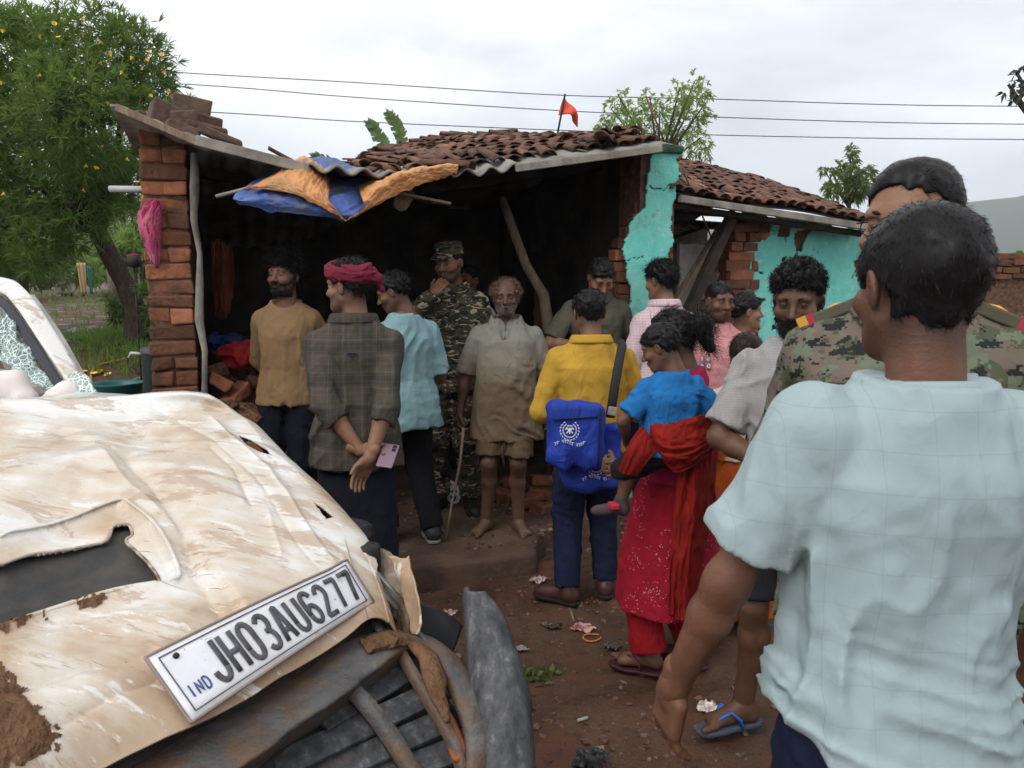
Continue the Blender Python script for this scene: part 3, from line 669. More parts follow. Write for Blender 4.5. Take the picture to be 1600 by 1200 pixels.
ROOMSHADE = mat('room_shade_wall', (.035, .032, .03), rough=.95, spec=.1, color2=(.085, .07, .06), nscale=2.5, detail=7, bump=.5, bscale=20, bdist=.03)  # dark wall colour, carries the deep shade of the house interior
CONC = mat('weathered_concrete', (.24, .22, .19), rough=.9, spec=.2, noise=.35, nscale=7, bump=.4, bscale=40)
ASB = mat('asbestos_sheet', (.16, .15, .14), rough=.9, spec=.15, color2=(.30, .28, .25), nscale=4, detail=7, bump=.3, bscale=60)
WOOD = mat('old_wood', (.17, .12, .08), rough=.85, spec=.2, color2=(.30, .23, .165), nscale=6, detail=6, stretch=(6, 6, 1), bump=.5, bscale=20)
WOODD = mat('dark_wood', (.035, .027, .021), rough=.85, spec=.2, noise=.5, nscale=6, bump=.5, bscale=20)
TILE = brickmat('roof_tile_clay', (.17, .082, .058), (.29, .16, .115)); nodes(TILE)
t, b = nodes(TILE); src = b.inputs['Base Color'].links[0].from_socket; ge = t.nodes.new('ShaderNodeNewGeometry')
t.links.new(mixcol(t, ramp_(t, noise_(t, ge.outputs['Position'], 3.1, 6, .7), [(.44, 0.), (.64, .75)]), src, (.06, .045, .038)), b.inputs['Base Color'])
house = empty('house', H(0, 0, 0), label='collapsed brick and mud house with sagging tiled roof and turquoise plaster walls', cat='house')
HI = Matrix.Translation(Vector(H(0, 0, 0))).inverted()
def hl(p, q, z): return H(p, q, z) - HO            # house-local coordinates (origin at HO, axes of the world)
HR = Matrix(((HA[0], HB[0], 0), (HA[1], HB[1], 0), (0, 0, 1)))
def hbox(mb, p0, p1, q0, q1, z0, z1, jit=0.):
    c = hl((p0 + p1) / 2, (q0 + q1) / 2, (z0 + z1) / 2); return mb.box(c, (abs(p1 - p0) / 2, abs(q1 - q0) / 2, abs(z1 - z0) / 2), HR, jit)
# roof height field
_fp = [-.4, -.3, .06, .6, 1.1, 1.58, 2.2, 2.79, 3.3]; _fz = [2.47, 2.445, 2.31, 2.195, 2.17, 2.216, 2.33, 2.44, 2.47]
_rp = [-.6, 0, .6, 1.06, 1.5, 1.99, 2.64, 3.1, 3.8]; _rz = [2.42, 2.36, 2.32, 2.47, 2.66, 2.80, 2.86, 2.76, 2.64]
def roofz(p, q):
    f = np.interp(p, _fp, _fz); r = np.interp(p, _rp, _rz); u = (np.asarray(q) + .3) / 2.3
    return np.where(u < 1, f + (r - f) * np.clip(u, -.1, 1) ** .8 if np.ndim(u) == 0 else f + (r - f) * np.clip(u, 0, 1) ** .8, r - .35 * (u - 1) * 2.0)
# floor slab (raised porch) and interior walls
SLABZ = .10
sm = mat('muddy_slab', (.12, .075, .05), rough=.8, color2=(.055, .032, .022), nscale=3.2, detail=8, bump=.6, bscale=25, bdist=.02, lo=.38, hi=.62)
pe = [onz(560, 925, 0), onz(640, 914, 0), onz(720, 906, 0), onz(790, 899, 0), onz(838, 890, 0)]
def w2h(w_): return np.dot(w_ - HO, HA), np.dot(w_ - HO, HB)
edge = [w2h(e_) for e_ in pe]; edge = [(edge[0][0] - 1.6, edge[0][1] - .02)] + edge + [(edge[-1][0] + .12, edge[-1][1] + .25), (edge[-1][0] + .5, edge[-1][1] + .55), (9., edge[-1][1] + .62)]
bm = MB(); E = []
for (a_, b_) in zip(edge[:-1], edge[1:]):
    n_ = max(2, int(np.hypot(b_[0] - a_[0], b_[1] - a_[1]) / .06)); n_ = min(n_, 60)
    E += [(a_[0] + (b_[0] - a_[0]) * i / n_, a_[1] + (b_[1] - a_[1]) * i / n_ + random.uniform(-.008, .008)) for i in range(n_)]
rows = []
qs = [0, .0, .02] + list(np.linspace(.08, 3.6, 46))
for j, dq in enumerate(qs):
    row = []
    for (p_, q0) in E:
        q_ = q0 + dq * (4.2 - q0) / 3.6 if j > 2 else q0 + dq
        z_ = (-.06, SLABZ - .022, SLABZ)[j] if j < 3 else SLABZ + .008 * float(fbm(np.array(p_ * 4), np.array(q_ * 4), np.array(1.)))
        row.append(H(p_, q_, z_ + (random.uniform(-.006, .006) if j < 3 else 0)))
    rows.append(row)
tag(MB().grid(np.array(rows)).build('porch_slab', sm, smooth=True), kind='structure')
# left wall: end face of single bricks, wall behind
w_ = MB(); hbox(w_, -.222, -.008, .105, 3.3, -.05, 2.30); w_.build('left_wall', MORT, house)
ml = MB(); hbox(ml, -.222, -.008, -.003, .1, -.05, 2.36); lw = ml.build('brick_pillar', MORT, house)
z = -.02; k = 0; rb = random.Random(3)
while z < 2.38:
    hgt = rb.uniform(.068, .082); two = (k % 2 == 0) ^ (rb.random() < .2)
    spans = [(-.232, -.118), (-.112, .002)] if two else [(-.233, .002)]
    for (a_, b_) in spans:
        o_ = rb.uniform(-.012, .008)
        mb = MB(); mb.box((0, 0, 0), ((b_ - a_) / 2, .055, hgt / 2), None, .009, rb)
        mb.build('brick', BRICK if rb.random() < .7 else BRICKD, lw, bevel=.011, loc=hl((a_ + b_) / 2 + rb.uniform(-.004, .004), .04 + o_ * 1.8, z + hgt / 2), rot=(rb.uniform(-.02, .02), rb.uniform(-.03, .03), R(20.6) + rb.uniform(-.05, .05)))
    z += hgt + rb.uniform(.006, .013); k += 1
MB().tube([hl(.035 + .012 * math.sin(i * 2.1), -.02, zz) for i, zz in enumerate(np.linspace(-.05, 2.28, 14))], [.024 + .007 * math.sin(i * 1.7) for i in range(14)], 8, flat=.8).build('door_post', CONC, house, True)
# back wall and inner right wall, coloured dark for the room's shade; roof sheet
w_ = MB(); hbox(w_, -.3, 3.4, 3.3, 3.5, -.05, 2.36); w_.build('back_wall', ROOMSHADE, house)
w_ = MB(); hbox(w_, 2.98, 3.18, .24, 3.3, -.05, 2.5); w_.build('right_inner_wall', ROOMSHADE, house)
P, Qg = np.meshgrid(np.linspace(-.32, 2.86, 270), np.linspace(-.32, 3.6, 40), indexing='ij')
P = P + .32 * sstep(2.0, 2.86, P) * sstep(.0, .6, Qg)
Zs = roofz(P, Qg) + (.02 - .015 * sstep(1.75, 2.0, P) - .012 * (1 - sstep(.2, .6, P))) * np.sin(P * 2 * math.pi / .146) + .008 * fbm(P * 2, Qg * 2, 0 * P)
XY = HO[None, None, :] * 0 + HA * P[..., None] + HB * Qg[..., None]; XY[..., 2] = Zs
shm = MB().grid(XY); sh = shm.build('roof_sheet', ASB, house, True, solid=.012)
# front eave boards
def board(name, a, b, m, w=.045, h=.02, parent=house, jit=.0):
    a = np.array(a); b = np.array(b); d = b - a; Ln = np.linalg.norm(d); d /= Ln; up = np.array([0, 0, 1.]); s_ = unit(np.cross(d, up)); u_ = np.cross(s_, d)
    M = Matrix(np.stack([d, s_, u_], 1).tolist()); return MB().box((a + b) / 2, (Ln / 2, w, h), M, jit).build(name, m, parent, bevel=.004)
def pq(px, py, q): p_, z_ = onq(px, py, q); return hl(p_, q, z_)
board('eave_board', pq(305, 219, -.33), pq(482, 264, -.33), CONC, .012, .026)
board('eave_board', pq(181, 168, -.33), pq(306, 222, -.32), WOOD, .02, .018)
board('eave_board', pq(806, 263, -.345), pq(1034, 232, -.345), CONC, .012, .022)
board('purlin', hl(-.3, .9, 2.33), hl(1.2, .9, 2.2), WOODD, .03, .04); board('purlin', hl(1.2, .9, 2.2), hl(3.0, .9, 2.5), WOODD, .03, .04)
board('plank', pq(596, 297, -.15), pq(703, 319, -.2), WOOD, .045, .008)
MB().tube([pq(627, 318, -.12), pq(640, 300, 1.2)], [.045, .05], 12).build('log_rafter', WOOD, house, True)
MB().tube([pq(172, 295, .35), pq(250, 296, .2)], .018, 10).build('pipe', mat('pvc_pipe', (.42, .42, .4), rough=.5, noise=.15), house, True)
MB().tube([pq(785, 310, .9), pq(800, 355, .8), pq(822, 415, .65), pq(850, 462, .55), pq(858, 520, .5), pq(860, 800, .5)], [.03, .036, .035, .04, .045, .05], 9).build('leaning_post', WOOD, house, True)
# bricks and slabs holding the sheets down (left) -- each its own object
for (px, py, q, sx_, sy_, sz_, rz, tl) in ((262, 182, .15, .09, .07, .06, .3, .3), (298, 169, .2, .10, .06, .05, .1, .15), (292, 187, .12, .07, .06, .05, -.2, .0), (315, 188, .15, .09, .06, .035, .5, .1), (322, 201, .12, .11, .06, .028, .1, .2), (285, 204, .08, .09, .05, .03, .2, .3), (345, 215, .1, .12, .07, .018, 0, .35), (400, 240, .3, .12, .05, .012, .1, .25), (440, 243, .35, .08, .05, .012, .1, .5), (238, 186, .25, .09, .05, .012, .2, .3)):
    p_, z_ = onq(px, py, q); mb = MB(); mb.box((0, 0, 0), (sx_, sy_, sz_), None, .012)
    mb.build('roof_stone', mat('roof_stone_mat', (.075, .055, .045), rough=.95, color2=(.15, .095, .07), nscale=11, bump=.8, bscale=40), house, bevel=.01, loc=hl(p_, q, z_), rot=(.1, tl, R(20) + rz))
# ------------------------------------------------------------------ roof tiles: half-round clay, single objects then one mass
def tile_mesh(r0, r1, ln, seed):
    rr = random.Random(seed); V = []; n = 6
    for (yy, r_) in ((0, r0), (ln, r1)):
        for ro in (r_, r_ - .009):
            for i in range(n + 1):
                a = math.pi * i / n; V.append((math.cos(a) * ro + rr.uniform(-.002, .002), yy + rr.uniform(-.004, .004), math.sin(a) * ro * .66 + rr.uniform(-.001, .001)))
    k = n + 1; F = []
    for i in range(n):
        F += [(i, i + 1, 2 * k + i + 1, 2 * k + i), (k + i + 1, k + i, 3 * k + i, 3 * k + i + 1), (i + 1, i, k + i, k + i + 1), (2 * k + i, 2 * k + i + 1, 3 * k + i + 1, 3 * k + i)]
    F += [(0, 2 * k, 3 * k, k), (n, k + n, 3 * k + n, 2 * k + n)]
    return mesh('roof_tile', V, F, True, [TILE])
TM = [tile_mesh(.054, .044, .19, i) for i in range(4)]
tiles = []
rt = random.Random(9)
def field(p0, p1, q0, q1, zf, dp, dq, mess):
    q = q0; j = 0
    while q < q1:
        p = p0 + (dp / 2 if j % 2 else 0)
        while p < p1:
            z_ = float(zf(p, q)); zn = float(zf(p, q + .1)); sl = math.atan2(zn - z_, .1); m_ = mess(p, q)
            if rt.random() > .03:
                loc = hl(p + rt.uniform(-.012, .012) * (1 + m_), q + rt.uniform(-.015, .015) * (1 + m_), z_ + .012 + rt.uniform(0, .012) + .02 * m_ * rt.random())
                rot = Matrix.Rotation(R(20.6) + rt.gauss(0, .05 + .35 * m_), 4, 'Z') @ Matrix.Rotation(sl - .03 + rt.gauss(0, .03 + .07 * m_), 4, 'X') @ Matrix.Rotation(rt.gauss(0, .06 + .3 * m_), 4, 'Y')
                tiles.append((loc, rot, rt.randrange(4)))
            p += dp
        q += dq; j += 1
mess = lambda p, q: float(np.interp(p, [0, 1.2, 1.7, 2.1, 3.2], [.8, .9, .5, .12, .1]))
field(1.0, 2.8, -.22, .4, roofz, .104, .135, mess); field(1.0, 3.1, .4, 2.0, roofz, .104, .135, mess)
# ridge row, heaps at the right end and spilled tiles at the left
for i in range(26):
    p = 1.0 + i * .088; tiles.append((hl(p, 1.98 + rt.uniform(-.04, .04), float(roofz(p, 1.98)) + .05), Matrix.Rotation(R(20.6 - 90) + rt.gauss(0, .15), 4, 'Z') @ Matrix.Rotation(rt.gauss(0, .12), 4, 'X'), rt.randrange(4)))
for i in range(16):
    p = rt.uniform(2.3, 2.72); q = rt.uniform(-.22, .1); tiles.append((hl(p, q, float(roofz(p, q)) + rt.uniform(.03, .06)), Matrix.Rotation(rt.uniform(0, 6.3), 4, 'Z') @ Matrix.Rotation(rt.gauss(0, .2), 4, 'X'), rt.randrange(4)))
for i in range(30):
    p = rt.uniform(.3, 1.4); q = rt.uniform(.1, 1.6); tiles.append((hl(p, q, float(roofz(p, q)) + rt.uniform(.01, .05)), Matrix.Rotation(rt.uniform(0, 6.3), 4, 'Z') @ Matrix.Rotation(rt.gauss(0, .12), 4, 'X') @ Matrix.Rotation(rt.gauss(0, .3), 4, 'Y'), rt.randrange(4)))
for (px, py, q) in ((720, 262, -.3), (738, 263, -.34)):
    p_, z_ = onq(px, py, q); tiles.append((hl(p_, q, z_), Matrix.Rotation(R(75), 4, 'Z') @ Matrix.Rotation(.1, 4, 'X') @ Matrix.Scale(1.25, 4), 0))
# right wing roof: receding, lower
_wq = .25
ea = onq(1055, 300, _wq - .3); eb = onq(1358, 345, _wq - .3); ra = onq(1066, 256, _wq + 1.3); rbb = onq(1358, 316, _wq + 1.3)
def wingz(p, q):
    e_ = ea[1] + (eb[1] - ea[1]) * (p - ea[0]) / (eb[0] - ea[0]); r_ = ra[1] + (rbb[1] - ra[1]) * (p - ra[0]) / (rbb[0] - ra[0]); u = (q - _wq + .3) / 1.6
    return e_ + (r_ - e_) * np.minimum(u, 1.) + .012 * np.sin(p * 5) - .5 * np.maximum(u - 1, 0)
n_main = len(tiles)
field(ea[0], eb[0] + .12, _wq - .32, _wq + 1.3, wingz, .095, .12, lambda p, q: .12)
near = sorted(range(len(tiles)), key=lambda i: np.linalg.norm(tiles[i][0] + HO - C0))
solo = set(near[:300])
roof = sh
V_ = []; F_ = []; n0 = 0
TV = []
for m_ in TM:
    a_ = np.zeros(len(m_.vertices) * 3, np.float32); m_.vertices.foreach_get('co', a_); TV.append((a_.reshape(-1, 3), [tuple(pl.vertices) for pl in m_.polygons]))
rest = MB()
for i, (loc, rot, k) in enumerate(tiles):
    if i in solo:
        o = link('roof_tile', TM[k], roof); o.matrix_local = Matrix.Translation(Vector(loc)) @ rot
    else:
        Rm = np.array(rot.to_3x3()); rest.add(TV[k][0] @ Rm.T + loc, TV[k][1])
rest.build('roof_tiles_far', TILE, house, True, kind='stuff')
P, Qg = np.meshgrid(np.linspace(ea[0], eb[0] + .15, 40), np.linspace(_wq - .3, _wq + 2.6, 20), indexing='ij')
XY = HA * P[..., None] + HB * Qg[..., None]; XY[..., 2] = wingz(P, Qg) - .015; MB().grid(XY).build('wing_roof_deck', WOODD, house, True, solid=.01)
e1 = hl(ea[0] + .02, _wq - .32, ea[1] - .045); e2 = hl(eb[0] + .15, _wq - .32, float(wingz(eb[0] + .15, _wq - .3)) - .045); board('eave_beam', e1, e2, CONC, .02, .024)
e1 = hl(ea[0] + .02, _wq - .2, ea[1] - .082); e2 = hl(eb[0] + .15, _wq - .2, float(wingz(eb[0] + .15, _wq - .3)) - .082); board('wall_plate', e1, e2, WOODD, .05, .018)
# ------------------------------------------------------------------ turquoise plaster with ragged edges over brick
TURQ = mat('turquoise_limewash', (.10, .42, .36), rough=.85, spec=.2); t, b = nodes(TURQ); co = coord_(t)
c_ = ramp_(t, noise_(t, co, 3.5, 7, .65), [(.3, (.12, .50, .43)), (.5, (.17, .60, .52)), (.7, (.25, .64, .56))])
c_ = mixcol(t, ramp_(t, noise_(t, co, 17, 7, .7), [(.54, 0.), (.66, .7)]), c_, (.42, .62, .54)); c_ = mixcol(t, ramp_(t, noise_(t, co, 5, 8, .75), [(.56, 0.), (.64, .6)]), c_, (.15, .30, .25)); c_ = mixcol(t, ramp_(t, noise_(t, coord_(t, 'Object', (9, 9, 1.2)), 1.6, 5, .7), [(.58, 0.), (.75, .5)]), c_, (.16, .26, .22))
t.links.new(c_, b.inputs['Base Color']); bump_(t, math_(t, 'ADD', noise_(t, co, 9, 5), math_(t, 'MULTIPLY', noise_(t, co, 60, 3), .25)), .6, .02)
def in_poly(X, Y, poly):
    c = np.zeros(X.shape, bool); n = len(poly)
    for i in range(n):
        x0, y0 = poly[i]; x1, y1 = poly[(i + 1) % n]; m_ = (y0 > Y) != (y1 > Y)
        c ^= m_ & (X < (x1 - x0) * (Y - y0) / ((y1 - y0) if y1 != y0 else 1e-9) + x0)
    return c
def dist_line(X, Y, pl):
    d = np.full(X.shape, 1e9)
    for (x0, y0), (x1, y1) in zip(pl[:-1], pl[1:]):
        dx, dy = x1 - x0, y1 - y0; t_ = np.clip(((X - x0) * dx + (Y - y0) * dy) / (dx * dx + dy * dy + 1e-9), 0, 1); d = np.minimum(d, np.hypot(X - x0 - t_ * dx, Y - y0 - t_ * dy))
    return d
def plaster(name, q, outer, holes, cracks, step=.0085, thick=.022, parent=house, m=TURQ, seed=0, rag=.018):
    cv = lambda pl: [onq(x, y, q) for x, y in pl]
    O = cv(outer); p0, p1 = min(a for a, _ in O) - .03, max(a for a, _ in O) + .03; z0, z1 = min(a for _, a in O) - .03, max(a for _, a in O) + .03
    ps = np.arange(p0, p1, step); zs = np.arange(z0, z1, step); Pm, Zm = np.meshgrid(ps, zs, indexing='ij')
    jp = rag * fbm(Pm * 13 + seed, Zm * 13, 0 * Pm, 4) * .8; jz = rag * fbm(Pm * 13, Zm * 13 + 7, 0 * Pm + seed, 4) * .8
    k = in_poly(Pm + jp, Zm + jz, O)
    for h_ in holes: k &= ~in_poly(Pm + jp, Zm + jz, cv(h_))
    for (c_, w_) in cracks: k &= ~(dist_line(Pm + jp * .8, Zm + jz * .8, cv(c_)) < w_)
    off = .008 * fbm(Pm * 3, Zm * 3, 0 * Pm + seed) ; na, nb = len(ps), len(zs)
    V = HA * Pm[..., None] + HB * (q + off)[..., None]; V[..., 2] = Zm
    ii, jj = np.nonzero(k[:-1, :-1]); Q = np.stack([ii * nb + jj, (ii + 1) * nb + jj, (ii + 1) * nb + jj + 1, ii * nb + jj + 1], 1)
    us, inv = np.unique(Q, return_inverse=True); o = link(name, mesh(name, V.reshape(-1, 3)[us], inv.reshape(Q.shape), True, [m]), parent)
    md = o.modifiers.new('solid', 'SOLIDIFY'); md.thickness = thick; md.offset = -1; return o
# end pillar of the right wall
qp = -.06
o1 = onq(990, 500, qp); o2 = onq(1062, 500, qp)
w_ = MB(); hbox(w_, onq(1004, 300, qp)[0], onq(1058, 300, qp)[0], qp + .03, .26, -.05, onq(1030, 240, qp)[1]); rp = w_.build('right_pillar', MORT, house)
w_ = MB(); hbox(w_, onq(962, 420, .02)[0], onq(1010, 420, .02)[0], .03, .26, -.05, 1.72, .0); w_.build('right_pillar_base', MORT, rp)
plaster('plaster', qp, [(1020, 236), (1062, 238), (1060, 268), (1056, 296), (1050, 318), (1046, 345), (1049, 372), (1044, 420), (1042, 470), (1036, 540), (1030, 800), (985, 800), (990, 520), (984, 470), (978, 430), (974, 392), (984, 352), (1006, 326), (1013, 300), (1016, 270)], [], [([(1018, 296), (1036, 300), (1052, 290)], .004), ([(980, 410), (1000, 402), (1010, 418)], .003)], parent=rp, seed=3, rag=.032)
cap = MB(); a_ = onq(1013, 236, qp - .03); b_ = onq(1068, 236, qp - .03); hbox(cap, a_[0], b_[0], qp - .03, .28, a_[1], a_[1] + .045, .006)
cap.build('pillar_cap', mat('mossy_green_cap', (.04, .14, .09), rough=.9, color2=(.03, .035, .025), nscale=9, bump=.5, bscale=30), rp, bevel=.01)
def bricks_px(parent, q, rows, rng, m=BRICK, dark=.4, depth=.055):
    for (py, x0, x1) in rows:
        pa, zc = onq(x0, py, q); pb, _ = onq(x1, py, q); p = pa
        while p < pb - .03:
            L_ = min(rng.choice((.225, .11, .225)), pb - p + .02); h_ = rng.uniform(.064, .076)
            mb = MB(); mb.box((0, 0, 0), (L_ / 2 - .004, depth, h_ / 2), None, .006, rng)
            mb.build('brick', m if rng.random() > dark else BRICKD, parent, bevel=.006, loc=hl(p + L_ / 2, q + depth + rng.uniform(-.02, .006), zc), rot=(rng.uniform(-.03, .03), rng.uniform(-.04, .04), R(20.6) + rng.uniform(-.06, .06)))
            p += L_ + .008
rg = random.Random(21)
bricks_px(rp, .0, [(y_, x_, 1012) for y_, x_ in zip(range(290, 505, 18), (1000, 1003, 992, 985, 975, 966, 962, 960, 962, 965, 960, 962))], rg, dark=.55)
# wing wall
qw = .22
wl_ = MB(); pL = onq(1158, 420, qw)[0]; hbox(wl_, pL, onq(1360, 350, qw)[0] + .12, qw + .03, qw + .23, -.05, onq(1250, 345, qw)[1] - .06); ww = wl_.build('wing_wall', MORT, house)
plaster('plaster', qw, [(1200, 346), (1216, 336), (1240, 340), (1272, 339), (1308, 345), (1310, 360), (1352, 362), (1376, 364), (1376, 900), (1170, 900), (1172, 540), (1166, 470), (1160, 428), (1158, 414), (1166, 392), (1174, 374), (1186, 362)],
        [[(1219, 346), (1236, 350), (1232, 374), (1216, 370)], [(1266, 344), (1284, 346), (1272, 364), (1258, 372), (1252, 394), (1238, 394), (1241, 366), (1252, 358)], [(1186, 352), (1206, 350), (1200, 372), (1184, 374)], [(1300, 350), (1322, 352), (1316, 366), (1302, 362)], [(1221, 402), (1233, 400), (1226, 410), (1221, 409)], [(1205, 510), (1212, 508), (1211, 516), (1203, 517)], [(1334, 408), (1366, 404), (1366, 432), (1338, 430)], [(1178, 468), (1196, 470), (1190, 482), (1182, 480)], [(1172, 492), (1184, 500), (1186, 530), (1176, 540), (1180, 515)]],
        [([(1243, 386), (1241, 400), (1247, 412), (1239, 430)], .012), ([(1233, 338), (1236, 350), (1246, 356)], .004), ([(1160, 426), (1178, 425), (1192, 429)], .004), ([(1351, 364), (1346, 384), (1344, 410), (1332, 432)], .009), ([(1268, 386), (1276, 392), (1279, 400)], .003), ([(1206, 356), (1212, 364), (1207, 366)], .005), ([(1225, 368), (1228, 380)], .004)], parent=ww, seed=8, rag=.024)
bricks_px(ww, qw - .01, [(y_, x_, 1200 if y_ < 380 else 1182) for y_, x_ in zip(range(340, 560, 15), (1160, 1146, 1148, 1140, 1142, 1135, 1138, 1132, 1140, 1130, 1126, 1132, 1128, 1130, 1134))], rg, dark=.5)
bricks_px(ww, qw + .035, [(352, 1216, 1238), (366, 1214, 1262), (382, 1240, 1262), (406, 1216, 1236), (398, 1238, 1252), (418, 1336, 1366), (512, 1200, 1216), (474, 1176, 1198), (346, 1256, 1284), (430, 1330, 1346)], rg, dark=.1, depth=.02)
# debris in the gap between pillar and wing: white panels, planks, sheets
WHP = mat('whitewashed_panel', (.55, .53, .5), rough=.85, noise=.25, nscale=5)
w_ = MB(); a_ = onq(1042, 500, 1.1); b_ = onq(1150, 388, 1.1); hbox(w_, a_[0] - .2, b_[0] + .1, .62, .66, -.05, b_[1]); w_.build('inner_partition', WHP, house)
board('plank', pq(1128, 352, .35), pq(1056, 470, .25), WOOD, .03, .018); board('plank', pq(1152, 356, .45), pq(1100, 470, .3), WOOD, .03, .012)
board('prop_beam', pq(1146, 332, .12), pq(1074, 490, .1), WOODD, .035, .035)
board('batten', pq(1050, 330, .7), pq(1150, 336, .7), WOODD, .03, .02); board('batten', pq(1044, 385, .9), pq(1150, 384, .9), WOODD, .03, .015); board('batten', pq(1050, 372, .8), pq(1105, 352, .8), WOODD, .02, .015); board('batten', pq(1120, 384, .7), pq(1145, 430, .6), WOODD, .008, .008)
b0 = onq(1046, 352, .9); b1 = onq(1160, 356, .9); P, Qg = np.meshgrid(np.linspace(b0[0], b1[0] + .3, 80), np.linspace(.75, 2.2, 8), indexing='ij')
XY = HA * P[..., None] + HB * Qg[..., None]; XY[..., 2] = b0[1] + .018 * np.sin(P * 2 * math.pi / .115) + (Qg - .9) * .12; MB().grid(XY).build('fallen_sheet', ASB, house, True, solid=.008)
MB().tube([pq(1066, 262, -.05), pq(1112, 372, .2)], .006, 6).build('thin_rod', mat('rusty_rod', (.16, .085, .055), rough=.8), house, True)
# back closure of the wing
w_ = MB(); hbox(w_, 3.0, eb[0] + .12, 2.2, 2.35, -.05, 2.2); w_.build('wing_back_wall', ROOMSHADE, house)
# vertical stick on the roof end
MB().tube([pq(1009, 150, -.1), pq(1040, 226, -.1)], .007, 6).build('roof_stick', mat('rusty_rod', (.1, .05, .03)), house, True)
# ------------------------------------------------------------------ tarp over the broken eave
def tarp(ctrl, name, m, n=70, seed=0, amp=.02, folds=16.):
    C = np.array([[pq(*c) for c in row] for row in ctrl])         # rows x cols x 3
    r, c = C.shape[:2]
    def cr_(A, t):
        n_ = A.shape[0]; f = t * (n_ - 1); i = np.clip(np.floor(f).astype(int), 0, n_ - 2); u = (f - i)[:, None, None]
        g = lambda k: A[np.clip(k, 0, n_ - 1)]
        a0, a1, a2, a3 = g(i - 1), g(i), g(i + 1), g(i + 2)
        return .5 * (2 * a1 + (a2 - a0) * u + (2 * a0 - 5 * a1 + 4 * a2 - a3) * u ** 2 + (3 * a1 - a0 - 3 * a2 + a3) * u ** 3)
    t_ = np.linspace(0, 1, n); S = cr_(C, t_); S = cr_(S.transpose(1, 0, 2), t_).transpose(1, 0, 2)
    u, v = np.meshgrid(t_, t_, indexing='ij')
    d = amp * (1 - 2 * np.abs(vnoise(v * folds + seed + 1.5 * u, u * 4, 0 * u + seed))) + amp * .6 * vnoise(v * 30, u * 26, 0 * u + seed)
    S = S + HB * (-d)[..., None] * .8; S[..., 2] += d * .6
    return MB().grid(S).build(name, m, None, True, solid=.003, loc=HO)
def cmat(name, c1, c2, c3=None, ns=5, rough=.55):
    m = mat(name, c1, rough=rough, spec=.35); t, b = nodes(m); co = coord_(t); c_ = ramp_(t, noise_(t, co, ns, 6, .6), [(.38, c1), (.62, c2)])
    if c3: c_ = mixcol(t, ramp_(t, noise_(t, co, ns * .8, 6, .7, .5), [(.5, 0.), (.62, .85)]), c_, c3)
    t.links.new(c_, b.inputs['Base Color']); bump_(t, noise_(t, co, 28, 5), .5, .02); return m
TO = cmat('tarp_orange', (.50, .22, .08), (.62, .30, .12), (.33, .2, .1)); TBL = cmat('tarp_blue', (.055, .11, .33), (.10, .17, .42), (.13, .12, .12))
ta = empty('tarpaulin', HO, label='torn orange and blue tarpaulin draped over the broken roof edge', cat='tarpaulin')
def tp(ctrl, name, m, **kw): o = tarp(ctrl, name, m, **kw); o.parent = ta; o.location = (0, 0, 0)
tp([[(500, 243, .3), (560, 262, .2), (585, 285, .1), (600, 270, .1)], [(440, 262, .1), (500, 282, .0), (560, 295, -.1), (590, 300, -.1)], [(370, 302, -.35), (440, 305, -.4), (500, 320, -.4), (560, 335, -.38)], [(372, 318, -.36), (430, 332, -.4), (490, 338, -.4), (540, 345, -.36)]], 'blue_sheet', TBL, seed=2, amp=.011, folds=9.)
tp([[(470, 246, .1), (478, 246, .1), (500, 258, .05), (515, 280, .0)], [(430, 272, -.2), (470, 252, -.25), (500, 275, -.25), (514, 300, -.3)], [(400, 288, -.38), (450, 282, -.42), (490, 300, -.44), (515, 318, -.44)], [(383, 294, -.4), (450, 302, -.44), (500, 322, -.46), (542, 346, -.42)]], 'orange_sheet', TO, seed=5, amp=.009)
tp([[(700, 262, -.1), (650, 265, -.1), (600, 275, -.08), (560, 290, -.05)], [(715, 256, -.36), (650, 264, -.4), (600, 282, -.42), (565, 310, -.42)], [(714, 270, -.38), (660, 275, -.42), (610, 296, -.44), (570, 325, -.44)], [(712, 272, -.36), (665, 286, -.4), (605, 312, -.42), (543, 345, -.43)]], 'orange_sheet', TO, seed=9, amp=.009)
MB().tube([pq(338, 307, -.36), pq(400, 291, -.3), pq(470, 274, -.2)], [.02, .018, .016], 8, flat=.5).build('edge_strip', CONC, ta, True)
# pink cloth hung beside the pillar
pk = cmat('pink_cloth', (.42, .05, .15), (.52, .12, .2), (.5, .22, .24), 7, .9)
o = tarp([[(236, 314, -.02), (246, 314, -.04), (256, 318, -.02)], [(216, 334, -.02), (232, 345, -.08), (252, 350, -.03)], [(220, 368, -.02), (236, 375, -.07), (251, 380, -.03)], [(236, 408, -.02), (243, 416, -.04), (250, 418, -.02)]], 'hanging_cloth', pk, 40, 4, .018, 9.); tag(o, 'crumpled pink cloth hanging on the outer side of the brick pillar', 'cloth')
